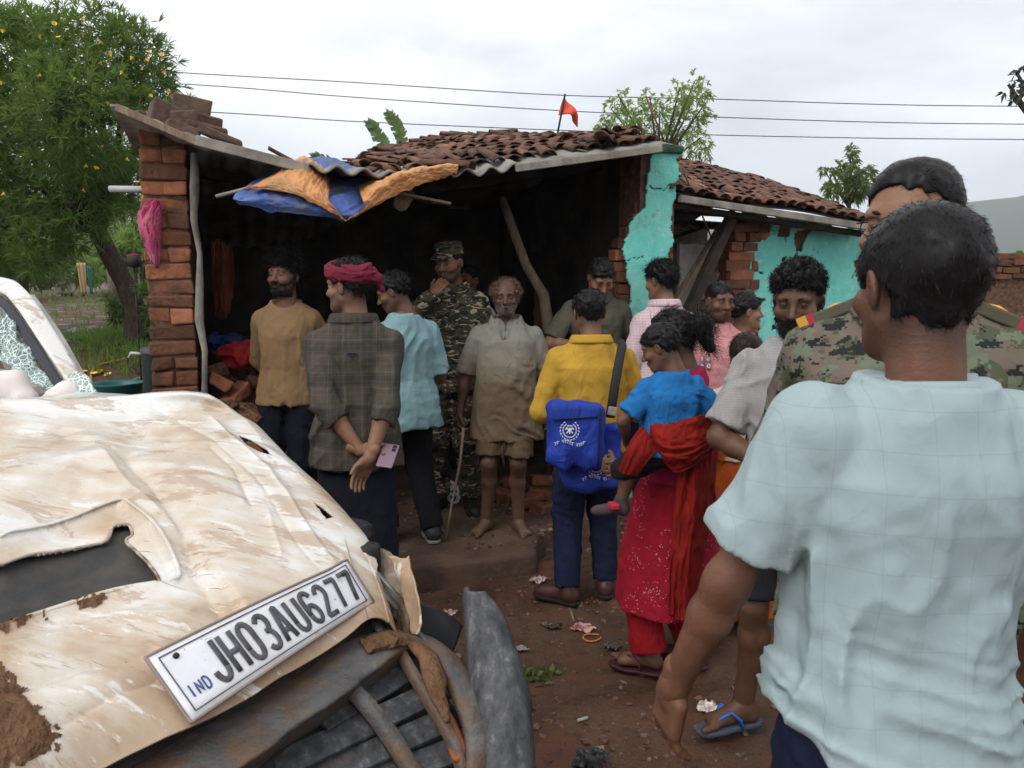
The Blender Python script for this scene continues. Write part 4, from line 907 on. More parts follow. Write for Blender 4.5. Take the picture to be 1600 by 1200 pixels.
# red pennant on a bamboo stick
fl = empty('flag', H(*([onq(866, 220, 1.9)[0], 1.9, float(roofz(onq(866, 220, 1.9)[0], 1.9))])), label='red triangular pennant on a thin stick rising from the roof ridge', cat='flag')
fo = np.array(fl.location); a_ = np.array(H(onq(866, 222, 1.9)[0], 1.9, onq(866, 222, 1.9)[1])); b_ = np.array(H(onq(883, 147, 1.9)[0], 1.9, onq(883, 147, 1.9)[1]))
MB().tube([a_ - fo - (0, 0, .08), b_ - fo], .009, 6).build('stick', WOODD, fl, True)
fp = [b_ - fo, a_ + (b_ - a_) * .58 - fo, np.array(H(onq(905, 197, 1.8)[0], 1.8, onq(905, 197, 1.8)[1])) - fo]
u = np.linspace(0, 1, 14); G_ = np.array([[fp[0] * (1 - a) * (1) + (fp[1] * (1 - a) * 0) for a in u]]) if False else np.array([[(fp[0] * (1 - s_) + fp[1] * s_) * (1 - t_) + fp[2] * t_ + HB * .05 * math.sin(t_ * 7 + s_ * 2) + np.array([0, 0, .03 * math.sin(t_ * 3.1)]) for t_ in u] for s_ in np.linspace(0, 1, 8)])
MB().grid(G_).build('pennant', mat('red_flag_cloth', (.60, .075, .045), rough=.85, noise=.2), fl, True, solid=.004)
# ================================================================== wrecked car
car = empty('wrecked_car', (-1.3, 2.3, 0), label='crushed muddy white car wreck with crumpled bonnet, broken windscreen and bent number plate', cat='car')
CO = np.array(car.location)
def catmull(A, n):
    t_ = np.linspace(0, 1, n); m_ = A.shape[0]; f = t_ * (m_ - 1); i = np.clip(np.floor(f).astype(int), 0, m_ - 2); u = (f - i)[:, None, None]; g = lambda k: A[np.clip(k, 0, m_ - 1)]
    a0, a1, a2, a3 = g(i - 1), g(i), g(i + 1), g(i + 2)
    return .5 * (2 * a1 + (a2 - a0) * u + (2 * a0 - 5 * a1 + 4 * a2 - a3) * u ** 2 + (3 * a1 - a0 - 3 * a2 + a3) * u ** 3)
def patch(C, n, m): return catmull(catmull(np.array(C, float), n).transpose(1, 0, 2), m).transpose(1, 0, 2)
def project(P):
    x, y, z = P[..., 0], P[..., 1], P[..., 2] - CAM_Z; f = y * math.cos(PITCH) - z * math.sin(PITCH); u = y * math.sin(PITCH) + z * math.cos(PITCH); return 800 + FPX * x / f, 600 - FPX * u / f
def sep3(t, co): x = t.nodes.new('ShaderNodeSeparateXYZ'); t.links.new(co, x.inputs[0]); return x.outputs
# dirty white paint
PAINT = mat('muddy_white_paint', (.7, .68, .65), rough=.5, spec=.4); t, b = nodes(PAINT); co = coord_(t)
def aniso(rot, sc_, s0, d=6): return noise_(t, coord_(t, 'Object', sc_, (0, 0, rot)), s0, d, .62, .3)
X_, Y_, Z_ = sep3(t, co); nb = noise_(t, co, 1.7, 5, .55, .5); nc = aniso(.75, (1.0, 6, 1.0), 3.2); nd = noise_(t, co, 30, 6, .7); ne = noise_(t, co, 6, 6, .6, .4)
low_ = math_(t, 'MULTIPLY', math_(t, 'SUBTRACT', 1.12, Z_), .42)
mud_ = math_(t, 'ADD', math_(t, 'ADD', math_(t, 'MULTIPLY', nb, .8), math_(t, 'MULTIPLY', ne, .25)), math_(t, 'ADD', low_, math_(t, 'MULTIPLY', math_(t, 'SUBTRACT', nc, .35), .2)))
c_ = ramp_(t, mud_, [(.50, (.66, .645, .62)), (.57, (.57, .50, .41)), (.65, (.45, .335, .23)), (.78, (.38, .26, .16)), (.92, (.22, .14, .085))])
sc1 = noise_(t, coord_(t, 'Object', (1.0, 3.2, 1.0), (0, 0, .75)), 3.4, 7, .72, .35); c_ = mixcol(t, ramp_(t, sc1, [(.54, 0.), (.58, .62)]), c_, (.36, .235, .145))
sc2 = noise_(t, coord_(t, 'Object', (1.0, 4.0, 1.0), (0, 0, .4)), 5.2, 6, .7, .2); c_ = mixcol(t, ramp_(t, sc2, [(.60, 0.), (.63, .8)]), c_, (.70, .68, .65))
sc3 = noise_(t, coord_(t, 'Object', (1.2, 26., 1.2), (0, 0, .9)), 5., 3, .6, .6); c_ = mixcol(t, ramp_(t, sc3, [(.69, 0.), (.71, .7)]), c_, (.12, .075, .05))
c_ = mixcol(t, ramp_(t, nd, [(.64, 0.), (.74, .55)]), c_, (.25, .16, .10))
c_ = mixcol(t, ramp_(t, noise_(t, co, 55, 3, .8), [(.72, 0.), (.75, .9)]), c_, (.06, .035, .025))
t.links.new(c_, b.inputs['Base Color']); t.links.new(ramp_(t, mud_, [(.55, .22), (.75, .75)]), b.inputs['Roughness']); b.inputs['Coat Weight'].default_value = .15
bump_(t, math_(t, 'ADD', math_(t, 'MULTIPLY', nd, .5), math_(t, 'MULTIPLY', nc, .1)), .25, .006)
PLAS = mat('grey_bumper_plastic', (.075, .077, .082), rough=.5, spec=.4); t, b = nodes(PLAS); co = coord_(t)
c_ = ramp_(t, noise_(t, coord_(t, 'Object', (2, 2, 9)), 3, 6, .65), [(.35, (.05, .05, .052)), (.55, (.095, .092, .09)), (.75, (.2, .19, .18))])
c_ = mixcol(t, ramp_(t, noise_(t, co, 5, 7, .7), [(.44, 0.), (.56, .92)]), c_, (.115, .07, .042)); c_ = mixcol(t, ramp_(t, noise_(t, co, 40, 4, .7), [(.62, 0.), (.7, .8)]), c_, (.10, .055, .03))
t.links.new(c_, b.inputs['Base Color']); bump_(t, noise_(t, co, 30, 6), .6, .015)
PLAS2 = mat('scuffed_grey_plastic', (.1, .1, .1), rough=.55, spec=.4); t, b = nodes(PLAS2); co = coord_(t)
c_ = ramp_(t, noise_(t, coord_(t, 'Object', (7, 7, 1.3)), 4, 7, .7), [(.38, (.03, .031, .034)), (.56, (.075, .077, .083)), (.74, (.24, .235, .23))])
c_ = mixcol(t, ramp_(t, noise_(t, co, 12, 6, .7), [(.58, 0.), (.68, .7)]), c_, (.10, .065, .045)); t.links.new(c_, b.inputs['Base Color']); bump_(t, noise_(t, co, 40, 5), .4, .01)
MUDM = mat('caked_mud', (.10, .055, .03), rough=.95, spec=.1, color2=(.19, .105, .06), nscale=18, detail=7, bump=1., bscale=60, bdist=.02)
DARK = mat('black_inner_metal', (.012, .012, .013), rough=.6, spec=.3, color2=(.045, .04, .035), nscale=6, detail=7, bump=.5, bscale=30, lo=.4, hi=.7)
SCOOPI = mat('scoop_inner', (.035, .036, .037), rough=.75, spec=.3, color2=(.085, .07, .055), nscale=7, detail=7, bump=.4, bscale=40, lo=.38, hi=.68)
RUST = mat('rusty_metal', (.16, .08, .045), rough=.8, metal=.2, color2=(.33, .28, .23), nscale=14, detail=7, bump=.7, bscale=50)
net = [[(-260, 1395, .75), (0, 1272, .755), (170, 1194, .76), (300, 1132, .765), (440, 1048, .775), (530, 992, .785), (588, 955, .79)],
       [(-260, 1230, .855), (0, 1132, .86), (110, 1085, .86), (222, 1035, .86), (380, 957, .875), (500, 902, .885), (562, 870, .885)],
       [(-260, 1060, .93), (0, 965, .93), (130, 920, .93), (275, 885, .945), (400, 852, .95), (480, 826, .95), (537, 815, .93)],
       [(-260, 915, 1.0), (0, 850, 1.0), (100, 815, 1.01), (198, 790, 1.02), (340, 772, 1.02), (430, 755, 1.01), (491, 760, .99)],
       [(-260, 770, 1.09), (0, 745, 1.09), (110, 722, 1.09), (220, 702, 1.09), (320, 698, 1.09), (385, 698, 1.08), (432, 706, 1.06)],
       [(-260, 665, 1.15), (0, 660, 1.15), (110, 655, 1.15), (210, 648, 1.15), (285, 644, 1.15), (335, 644, 1.145), (371, 652, 1.13)],
       [(-260, 622, 1.2), (0, 621, 1.2), (110, 619, 1.2), (190, 618, 1.2), (250, 618, 1.2), (297, 618, 1.2), (327, 621, 1.19)]]
W = [[onz(*c) for c in row] for row in net]
W.append([p + np.array([-.12, .28, -.07]) for p in W[-1]]); W.append([p + np.array([-.10, .20, -.10]) for p in W[-1]])
W = [[row[0] + np.array([-.09, -.13, -.42]), row[0] + np.array([-.06, -.09, -.07])] + row + [row[-1] + np.array([.045, .035, -.06]), row[-1] + np.array([.06, .05, -.22]), row[-1] + np.array([.03, .03, -.42])] for row in W]
n, m = 430, 460; S = patch(W, n, m); PX, PY = project(S)
U, Vv = np.meshgrid(np.linspace(0, 1, n), np.linspace(0, 1, m), indexing='ij')
flat = np.clip((.66 - Vv) / .05, 0, 1)
dz = .010 * fbm(S[..., 0] * 2.6, S[..., 1] * 2.6, 0 * U, 2) - .006 * np.abs(vnoise(S[..., 0] * 4 + 2, S[..., 1] * 3, 0 * U))
def facet(x, y, sd):
    r_ = np.random.RandomState(sd).rand(24, 24); xi = np.floor(x).astype(int); yi = np.floor(y).astype(int); u, v = x - xi, y - yi; g = lambda a, b: r_[(xi + a) % 24, (yi + b) % 24]
    return np.where(u + v < 1, g(0, 0) + (g(1, 0) - g(0, 0)) * u + (g(0, 1) - g(0, 0)) * v, g(1, 1) + (g(0, 1) - g(1, 1)) * (1 - u) + (g(1, 0) - g(1, 1)) * (1 - v)) - .5
xr, yr = S[..., 0] * .8 + S[..., 1] * .6 + 9, -S[..., 0] * .6 + S[..., 1] * .8 + 9
dz = dz + .036 * facet(xr * 3.1, yr * 3.6, 3) + .014 * facet(xr * 8.3, yr * 7.1, 8)
def crease(pl, w_, h_, two=0.):
    global dz
    d = dist_line(PX, PY, pl); dz = dz + h_ * np.exp(-(d / w_)) + two * np.exp(-(d / (w_ * 2.6)) ** 2)
crease([(150, 700), (205, 770), (290, 835), (360, 905), (410, 965)], 26, .022)
crease([(200, 720), (262, 800), (330, 880), (380, 960)], 18, -.016)
crease([(285, 830), (300, 880), (350, 950)], 20, -.02)
crease([(240, 640), (330, 690), (400, 750), (470, 850), (520, 905)], 7, -.008, .006); crease([(330, 660), (420, 740), (500, 850), (535, 890)], 6, .009)
crease([(330, 705), (365, 735), (392, 790)], 5, -.007); crease([(380, 790), (420, 800), (440, 860)], 5, .006); crease([(100, 680), (170, 700), (210, 740)], 9, -.009)
crease([(0, 1010), (90, 985), (200, 950), (300, 940)], 9, .009); crease([(0, 1075), (60, 1060), (140, 1030), (230, 1000)], 12, -.01); crease([(90, 1130), (160, 1090), (240, 1050)], 10, -.008)
rim_o = [(-150, 868), (0, 833), (78, 816), (182, 792), (204, 797), (250, 833), (278, 877), (270, 895), (219, 905), (0, 977), (-150, 1030)]
rim_i = [(-140, 900), (0, 868), (44, 851), (120, 838), (166, 830), (176, 812), (200, 812), (206, 826), (196, 834), (226, 858), (250, 888), (226, 892), (202, 898), (0, 963), (-140, 1012)]
inr = in_poly(PX, PY, rim_o); dO = dist_line(PX, PY, rim_o + rim_o[:1]); dz = dz - np.where(inr, .016 * np.clip(dO / 10, 0, 1), 0) + .010 * np.exp(-(dO / 5) ** 2) * ~inr
hole = in_poly(PX + 2.2 * vnoise(PX / 20, PY / 20, 0 * PX), PY + 2.2 * vnoise(PX / 20 + 9, PY / 20, 0 * PX), rim_i)
S2 = S.copy(); S2[..., 2] += dz * np.where(Vv < .78, 1, .6)
S2[..., 0] += .012 * vnoise(S[..., 1] * 9, S[..., 2] * 9, 0 * U) * (Vv > .705); S2[..., 1] += .010 * vnoise(S[..., 0] * 11, S[..., 2] * 9, 0 * U + 4) * (Vv > .705)
def grid_obj(name, S, keep, mt, parent, solid=.0, sub=True):
    a_, b_ = S.shape[:2]; ii, jj = np.nonzero(keep[:-1, :-1]); Q = np.stack([ii * b_ + jj, ii * b_ + jj + 1, (ii + 1) * b_ + jj + 1, (ii + 1) * b_ + jj], 1); us, inv = np.unique(Q, return_inverse=True)
    o = link(name, mesh(name, S.reshape(-1, 3)[us] - CO, inv.reshape(Q.shape), True, [mt]), parent)
    if solid: md = o.modifiers.new('solid', 'SOLIDIFY'); md.thickness = solid; md.offset = -1
    return o
def near_px(px, py, off=0.):
    k_ = np.unravel_index(np.argmin((PX - px) ** 2 + (PY - py) ** 2 + 1e6 * (Vv > .76)), PX.shape); return S2[k_] + np.array([0, 0, off]) - CO
tear = in_poly(PX, PY, [(372, 684), (392, 690), (418, 706), (424, 717), (404, 712), (385, 702)]) | in_poly(PX, PY, [(489, 790), (505, 800), (522, 812), (510, 815)])
hood = grid_obj('bonnet', S2, ~hole & ~tear, PAINT, car, .006)
ri = catmull(np.array([(x_, y_, 0.) for x_, y_ in rim_i[1:-1]])[:, None, :], 90)[:, 0]
rl_ = np.array([near_px(x_, y_) for x_, y_, _ in ri])
for _i in range(2): rl_[1:-1] = (rl_[:-2] + rl_[1:-1] * 2 + rl_[2:]) / 4
MB().tube(rl_, .0038, 7).build('torn_lip', mat('torn_lip_paint', (.5, .44, .37), rough=.6, color2=(.14, .09, .06), nscale=30), hood, True)
ro = catmull(np.array([(x_, y_, 0.) for x_, y_ in rim_o[1:-1]])[:, None, :], 80)[:, 0]; fr_ = np.array([near_px(x_, y_, .002) for x_, y_, _ in ro])
for _i in range(6): fr_[1:-1] = (fr_[:-2] + fr_[1:-1] * 2 + fr_[2:]) / 4
MB().tube(fr_, .0055, 8, flat=.7).build('scoop_frame', PAINT, hood, True)
nb_ = in_poly(PX, PY, [(-320, 880), (0, 815), (190, 775), (300, 880), (240, 925), (0, 1000), (-320, 1110)])
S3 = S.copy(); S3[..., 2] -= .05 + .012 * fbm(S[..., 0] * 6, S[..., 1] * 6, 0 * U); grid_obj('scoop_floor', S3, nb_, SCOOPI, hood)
for pl in ([(-40, 1020), (12, 1050), (34, 1072), (58, 1108), (88, 1138), (92, 1160), (70, 1186), (40, 1202), (-40, 1230)], [(110, 935), (140, 920), (168, 934), (150, 946), (122, 950)], [(0, 968), (60, 948), (70, 958), (0, 985)]):
    kp = in_poly(PX + 12 * vnoise(PX / 9, PY / 9, 0 * PX), PY + 12 * vnoise(PX / 9 + 4, PY / 9, 0 * PX), pl) & ~hole; S5 = S2.copy(); S5[..., 2] += .003 + .003 * vnoise(PX / 5, PY / 5, 0 * PX); grid_obj('mud_patch', S5, kp, MUDM, hood)
# dark hollow under the bonnet, side of the car, front wheel
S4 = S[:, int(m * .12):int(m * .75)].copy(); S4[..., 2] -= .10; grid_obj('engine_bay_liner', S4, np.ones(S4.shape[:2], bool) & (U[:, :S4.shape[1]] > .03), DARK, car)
fw = unit([.85, -.525, 0]); lat = unit([.525, .85, 0])
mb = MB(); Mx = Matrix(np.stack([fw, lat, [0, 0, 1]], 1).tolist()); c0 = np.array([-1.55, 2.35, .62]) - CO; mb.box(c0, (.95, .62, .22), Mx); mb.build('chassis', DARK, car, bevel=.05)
for (f_, l_) in ((.55, .52), (.55, -.60), (-1.6, .52)):
    c0 = np.array([-1.55, 2.35, .33]) + fw * f_ + lat * l_ - CO; Mr = Matrix(np.stack([fw, np.cross(lat, fw), lat], 1).tolist())
    wh = MB().lathe([(.2, -.09), (.3, -.1), (.33, -.07), (.335, 0), (.33, .07), (.3, .1), (.2, .09)], 28, c0, Mr).build('wheel', mat('tyre_rubber', (.02, .02, .02), rough=.9), car, True)
    MB().lathe([(.001, .05), (.1, .06), (.19, .05), (.2, .08), (.21, .06), (.2, -.08), (.001, -.08)], 24, c0, Mr).build('rim', mat('steel_rim', (.3, .3, .3), rough=.4, metal=.8), wh, True)
# cabin behind: door side, roof stub
mb = MB(); c0 = np.array([-3.0, 3.25, .85]) - CO; mb.box(c0, (.95, .7, .32), Mx); mb.build('cabin_side', PAINT, car, bevel=.04)
def px3(l): return [ony(*c) - CO for c in l]
def strip(name, A, B, mt, parent=car, n=30, solid=.01, sm=True, amp=0.):
    a_ = catmull(np.array(px3(A))[:, None, :], n)[:, 0]; b_ = catmull(np.array(px3(B))[:, None, :], n)[:, 0]; rows = [a_ + (b_ - a_) * f for f in (0, .2, .4, .6, .8, 1)]
    G_ = np.array(rows)
    if amp: G_ = G_ + amp * np.stack([vnoise(G_[..., 0] * 14, G_[..., 1] * 14, G_[..., 2] * 14 + k_) for k_ in (0, 5, 9)], -1)
    return MB().grid(G_).build(name, mt, parent, sm, solid=solid)
ap = strip('windscreen_pillar', [(-90, 428, 3.6), (5, 436, 3.35), (42, 456, 3.25), (84, 516, 3.15), (124, 586, 3.05), (150, 632, 2.98)], [(-90, 462, 3.55), (-5, 458, 3.3), (22, 476, 3.2), (60, 532, 3.1), (98, 590, 3.0), (124, 632, 2.95)], PAINT, solid=.03)
strip('drip_rail', [(45, 462, 3.27), (86, 520, 3.17), (126, 590, 3.07), (152, 634, 3.0)], [(53, 462, 3.29), (94, 520, 3.19), (134, 590, 3.09), (159, 634, 3.02)], mat('chalky_trim', (.42, .40, .36), rough=.6, noise=.3), ap, solid=.012)
strip('rubber_seal', [(-5, 460, 3.29), (20, 478, 3.19), (58, 534, 3.09), (96, 592, 2.99), (122, 634, 2.94)], [(-14, 466, 3.27), (8, 486, 3.17), (44, 542, 3.07), (82, 600, 2.97), (110, 640, 2.92)], mat('rubber_seal', (.03, .032, .04), rough=.6), ap, solid=.012)
GL = mat('shattered_glass', (.45, .62, .58), rough=.25, spec=.6); t, b = nodes(GL); co = coord_(t)
vo = t.nodes.new('ShaderNodeTexVoronoi'); vo.feature = 'DISTANCE_TO_EDGE'; vo.inputs['Scale'].default_value = 48; t.links.new(co, vo.inputs[0])
cr_ = ramp_(t, vo.outputs['Distance'], [(.02, 1.), (.10, 0.)]); t.links.new(mixcol(t, cr_, (.30, .46, .43), (.78, .88, .85)), b.inputs['Base Color'])
dens = noise_(t, co, 5, 4); t.links.new(math_(t, 'MINIMUM', math_(t, 'ADD', math_(t, 'MULTIPLY', cr_, .55), math_(t, 'MULTIPLY', dens, .75)), .97), b.inputs['Alpha']); bump_(t, vo.outputs['Distance'], .8, .01)
gl = strip('windscreen', [(-40, 500, 3.18), (4, 492, 3.18), (26, 508, 3.13), (58, 552, 3.06), (92, 600, 2.98), (128, 612, 2.9), (152, 624, 2.86)], [(-70, 570, 3.08), (-14, 545, 3.08), (6, 566, 3.04), (32, 592, 3.0), (60, 606, 2.95), (84, 612, 2.9), (108, 632, 2.86)], GL, solid=.008, amp=.05, n=60)
strip('windscreen_upper', [(-60, 466, 3.3), (-8, 470, 3.22), (10, 490, 3.18), (40, 540, 3.1), (60, 566, 3.06)], [(-60, 530, 3.2), (-10, 520, 3.17), (0, 522, 3.14), (22, 535, 3.1), (50, 560, 3.05)], mat('dirty_glass', (.16, .17, .18), rough=.2, spec=.6), gl, solid=.005, amp=.01)
nodes(MATS['dirty_glass'])[1].inputs['Alpha'].default_value = .55
strip('glass_lump', [(118, 596, 2.88), (130, 590, 2.86), (142, 598, 2.84), (152, 618, 2.82)], [(112, 618, 2.84), (124, 622, 2.82), (138, 626, 2.8), (150, 632, 2.8)], GL, gl, solid=.012, amp=.03)
TRIM = mat('door_trim', (.24, .21, .18), rough=.8, noise=.2, nscale=5)
strip('inner_trim', [(8, 540, 3.4), (40, 575, 3.35), (75, 590, 3.3), (95, 625, 3.25)], [(5, 560, 3.4), (25, 600, 3.35), (45, 620, 3.3), (50, 640, 3.25)], TRIM, solid=.03)
BAG = mat('airbag_cloth', (.66, .60, .58), rough=.8, noise=.08, nscale=6, bump=.3, bscale=20)
for (pl, rr) in (([(-30, 640, 2.9), (0, 612, 2.88), (26, 597, 2.86), (40, 625, 2.86)], (.08, .07, .03, .05)), ([(78, 632, 2.84), (104, 616, 2.83), (122, 630, 2.83)], (.04, .035, .02))):
    v = Vol(np.array(px3(pl)).min(0) - .16, np.array(px3(pl)).max(0) + .16, .01); q_ = px3(pl)
    for i in range(len(q_) - 1): v.cone(q_[i], q_[i + 1], rr[i], rr[i + 1], .03)
    v.apply(lambda x, y, z: -.012 * (1 - 2 * np.abs(vnoise(x * 14, y * 14, z * 14)))); v.build('airbag', BAG, car)
# ---------------- number plate with raised characters
c4 = [onz(293, 1137, .76), onz(580, 945, .79), onz(222, 1035, .86), onz(535, 885, .885)]
def plate_pt(u, v, h=0.):
    p = (c4[0] * (1 - u) + c4[1] * u) * (1 - v) + (c4[2] * (1 - u) + c4[3] * u) * v; nn = unit(np.cross(c4[1] - c4[0], c4[2] - c4[0]))
    bend = .018 * math.exp(-((u - .97) / .05) ** 2) * (v - .3) + .010 * math.sin(u * 3.1); return p + nn * (.016 + bend + h) - CO
PN = unit(np.cross(c4[1] - c4[0], c4[2] - c4[0]))
PW = mat('plate_white', (.74, .75, .78), rough=.4, spec=.4); t, b = nodes(PW); c_ = mixcol(t, ramp_(t, noise_(t, coord_(t), 34, 5, .75), [(.62, 0.), (.70, .85)]), (.74, .75, .79), (.2, .12, .08)); c_ = mixcol(t, ramp_(t, noise_(t, coord_(t), 6, 5, .7), [(.45, 0.), (.7, .35)]), c_, (.5, .42, .33)); t.links.new(c_, b.inputs['Base Color'])
PD = mat('plate_ink', (.075, .075, .085), rough=.5, noise=.3, nscale=40); PB = mat('plate_blue_ink', (.04, .06, .22), rough=.5)
plate = MB().grid(np.array([[plate_pt(u, v) for v in np.linspace(0, 1, 6)] for u in np.linspace(0, 1, 30)])).build('number_plate', PW, car, True, solid=.003)
ed = [(u, 0) for u in np.linspace(0, 1, 24)] + [(1, v) for v in np.linspace(0, 1, 6)] + [(u, 1) for u in np.linspace(1, 0, 24)] + [(0, v) for v in np.linspace(1, 0, 6)]
MB().tube([plate_pt(u, v, .001) for u, v in ed], .0035, 6, False).build('plate_rim', mat('plate_rim_grime', (.25, .2, .17), rough=.7), plate, True)
MB().tube([plate_pt(.035 + u * .93, .09 + v * .82, .003) for u, v in ed], .0013, 5, False).build('border_line', PD, plate, True)
def ring(cx, cy, rx, ry, a0, a1, n=9): return [(cx + rx * math.cos(R(a)), cy + ry * math.sin(R(a))) for a in np.linspace(a0, a1, n)]
GLY = {'J': [[(1, 1), (1, .28)] + ring(.5, .28, .5, .28, 0, -180)], 'H': [[(0, 0), (0, 1)], [(1, 0), (1, 1)], [(0, .5), (1, .5)]],
       '0': [[(0, .3)] + ring(.5, .72, .5, .28, 180, 0) + ring(.5, .28, .5, .28, 0, -180)], '3': [[(0, .84)] + ring(.5, .76, .48, .24, 150, -70) + [(.4, .53)], [(.4, .53)] + ring(.5, .27, .5, .27, 70, -150)],
       'A': [[(0, 0), (.42, 1), (.58, 1), (1, 0)], [(.18, .3), (.82, .3)]], 'U': [[(0, 1), (0, .28)] + ring(.5, .28, .5, .28, 180, 360) + [(1, 1)]],
       '6': [ring(.5, .74, .5, .26, 20, 180) + [(0, .28)] + ring(.5, .28, .5, .28, 180, 540, 14)], '2': [ring(.5, .74, .48, .26, 170, -25) + [(.02, .06), (.0, 0), (1, 0)]], '7': [[(0, 1), (1, 1), (.98, .88), (.42, 0)]],
       'I': [[(.5, 0), (.5, 1)]], 'N': [[(0, 0), (0, 1), (1, 0), (1, 1)]], 'D': [[(0, 0), (0, 1), (.5, 1)] + ring(.5, .5, .5, .5, 80, -80) + [(.5, 0), (0, 0)]]}
def glyph(ch, u0, v0, du, dv, r, mt, sl=0.):
    mb = MB()
    for st in GLY[ch]:
        P_ = []
        for (a, c), (a2, c2) in zip(st[:-1], st[1:]):
            for f in (0, .5): P_.append((a + (a2 - a) * f, c + (c2 - c) * f))
        P_.append(st[-1]); mb.tube([plate_pt(u0 + a * du, v0 + c * dv, .0035) for a, c in P_], r, 8, True, flat=.35, up=PN)
    return mb.build('character', mt, plate, True)
for i, ch in enumerate('JH03AU6277'): glyph(ch, .172 + i * .0805, .20, .050, .60, .0062, PD)
for i, ch in enumerate('IND'): glyph(ch, .052 + i * .032, .24, .019, .17, .0018, PB)
for (u, v) in ((.09, .83), (.93, .78)): MB().lathe([(.001, .003), (.006, .002), (.0065, -.002)], 10, plate_pt(u, v, .003), Matrix(np.stack([unit(np.cross(PN, [0, 0, 1])), np.cross(PN, unit(np.cross(PN, [0, 0, 1]))), PN], 1).tolist())).build('bolt', DARK, plate, True)
# ---------------- bumper, grille and torn pieces
def surf(name, ctrl, mt, parent=car, n=50, m=50, amp=.006, fr=8, solid=.008, fn=onz, seed=0.):
    G_ = patch([[fn(*c) for c in row] for row in ctrl], n, m); G_ = G_ + amp * np.stack([fbm(G_[..., 0] * fr + k_ + seed, G_[..., 1] * fr, G_[..., 2] * fr) for k_ in (0, 5, 9)], -1)
    return MB().grid(G_ - CO).build(name, mt, parent, True, solid=solid)
bump = surf('bumper', [[(60, 1290, .70), (210, 1200, .705), (360, 1108, .71), (480, 1040, .72), (575, 992, .73), (622, 985, .72)], [(100, 1310, .695), (255, 1220, .70), (402, 1128, .703), (520, 1058, .71), (606, 1004, .718), (645, 992, .712)], [(150, 1330, .69), (300, 1238, .692), (440, 1144, .695), (548, 1072, .70), (626, 1014, .706), (668, 1000, .70)], [(155, 1338, .675), (305, 1246, .678), (445, 1150, .68), (553, 1077, .685), (630, 1019, .69), (672, 1005, .685)], [(160, 1370, .60), (310, 1265, .60), (452, 1165, .61), (562, 1092, .62), (640, 1034, .63), (684, 1018, .63)]], PLAS, fr=10, amp=.005)
surf('mud_cake', [[(560, 1002, .735), (600, 988, .74), (630, 990, .735)], [(575, 1015, .73), (610, 1002, .735), (640, 996, .73)], [(590, 1020, .715), (620, 1010, .72), (645, 1004, .72)]], MUDM, bump, 24, 24, .006, 30)
# fog lamp arch
def tubez(name, pts, r, mt, parent=car, flat=1., n=36, up=None, amp=0., k=10):
    P_ = catmull(np.array([np.append(onz(*c) - CO, 0) for c in pts])[:, None, :3], n)[:, 0]; rr = np.interp(np.linspace(0, 1, n), np.linspace(0, 1, len(r)), r)
    if amp: P_ = P_ + amp * np.stack([vnoise(P_[:, 0] * 20, P_[:, 1] * 20, P_[:, 2] * 20 + k_) for k_ in (0, 5, 9)], -1)
    return MB().tube(P_, list(rr), k, flat=flat, up=up).build(name, mt, parent, True)
arch = tubez('lamp_surround', [(625, 996, .70), (668, 1008, .69), (705, 1045, .66), (734, 1100, .61), (748, 1160, .55), (742, 1240, .47)], [.02, .032, .04, .04, .035, .03], PLAS, bump, flat=.55)
tubez('mud_cake', [(640, 1003, .715), (668, 1025, .70), (682, 1060, .675), (690, 1090, .645), (704, 1130, .61)], [.012, .026, .03, .02, .008], MUDM, bump, flat=.6, amp=.01)
tubez('grille_rib', [(622, 1012, .69), (650, 1060, .65), (680, 1110, .60), (708, 1160, .55), (726, 1215, .49)], [.016, .018, .019, .018, .016], PLAS, bump, flat=1.5, k=4)
tubez('grille_rib', [(548, 1078, .67), (578, 1110, .635), (608, 1150, .59), (636, 1195, .54), (660, 1240, .49)], [.019, .021, .022, .021, .02], PLAS, bump, flat=1.5, k=4)
for i, (a_, b_) in enumerate(((((500, 1128, .62), (668, 1030, .645))), ((430, 1200, .585), (700, 1072, .60)), ((470, 1225, .54), (716, 1118, .56)), ((520, 1245, .50), (730, 1165, .515)), ((570, 1268, .46), (736, 1215, .47)))):
    A_ = onz(*a_); B_ = onz(*b_); d_ = unit(B_ - A_); up_ = unit(np.cross(np.cross(d_, [0, 0, 1]), d_)); M_ = Matrix(np.stack([d_, np.cross(up_, d_), up_], 1).tolist()) @ Matrix.Rotation(R(28), 3, 'X')
    MB().box((A_ + B_) / 2 - CO, (np.linalg.norm(B_ - A_) / 2, .03, .008), M_).build('grille_slat', PLAS2, bump, bevel=.004)
surf('grille_back', [[(300, 1262, .60), (560, 1085, .62), (650, 1025, .63)], [(400, 1330, .48), (610, 1165, .5), (700, 1090, .53)], [(500, 1400, .36), (660, 1260, .38), (740, 1200, .40)]], DARK, bump, 10, 10, .0)
tubez('mud_strip', [(700, 1115, .60), (712, 1145, .57), (722, 1172, .54), (712, 1185, .53), (700, 1160, .55)], [.008, .012, .011, .008, .005], mat('orange_rust', (.22, .075, .025), rough=.9, noise=.3), bump)
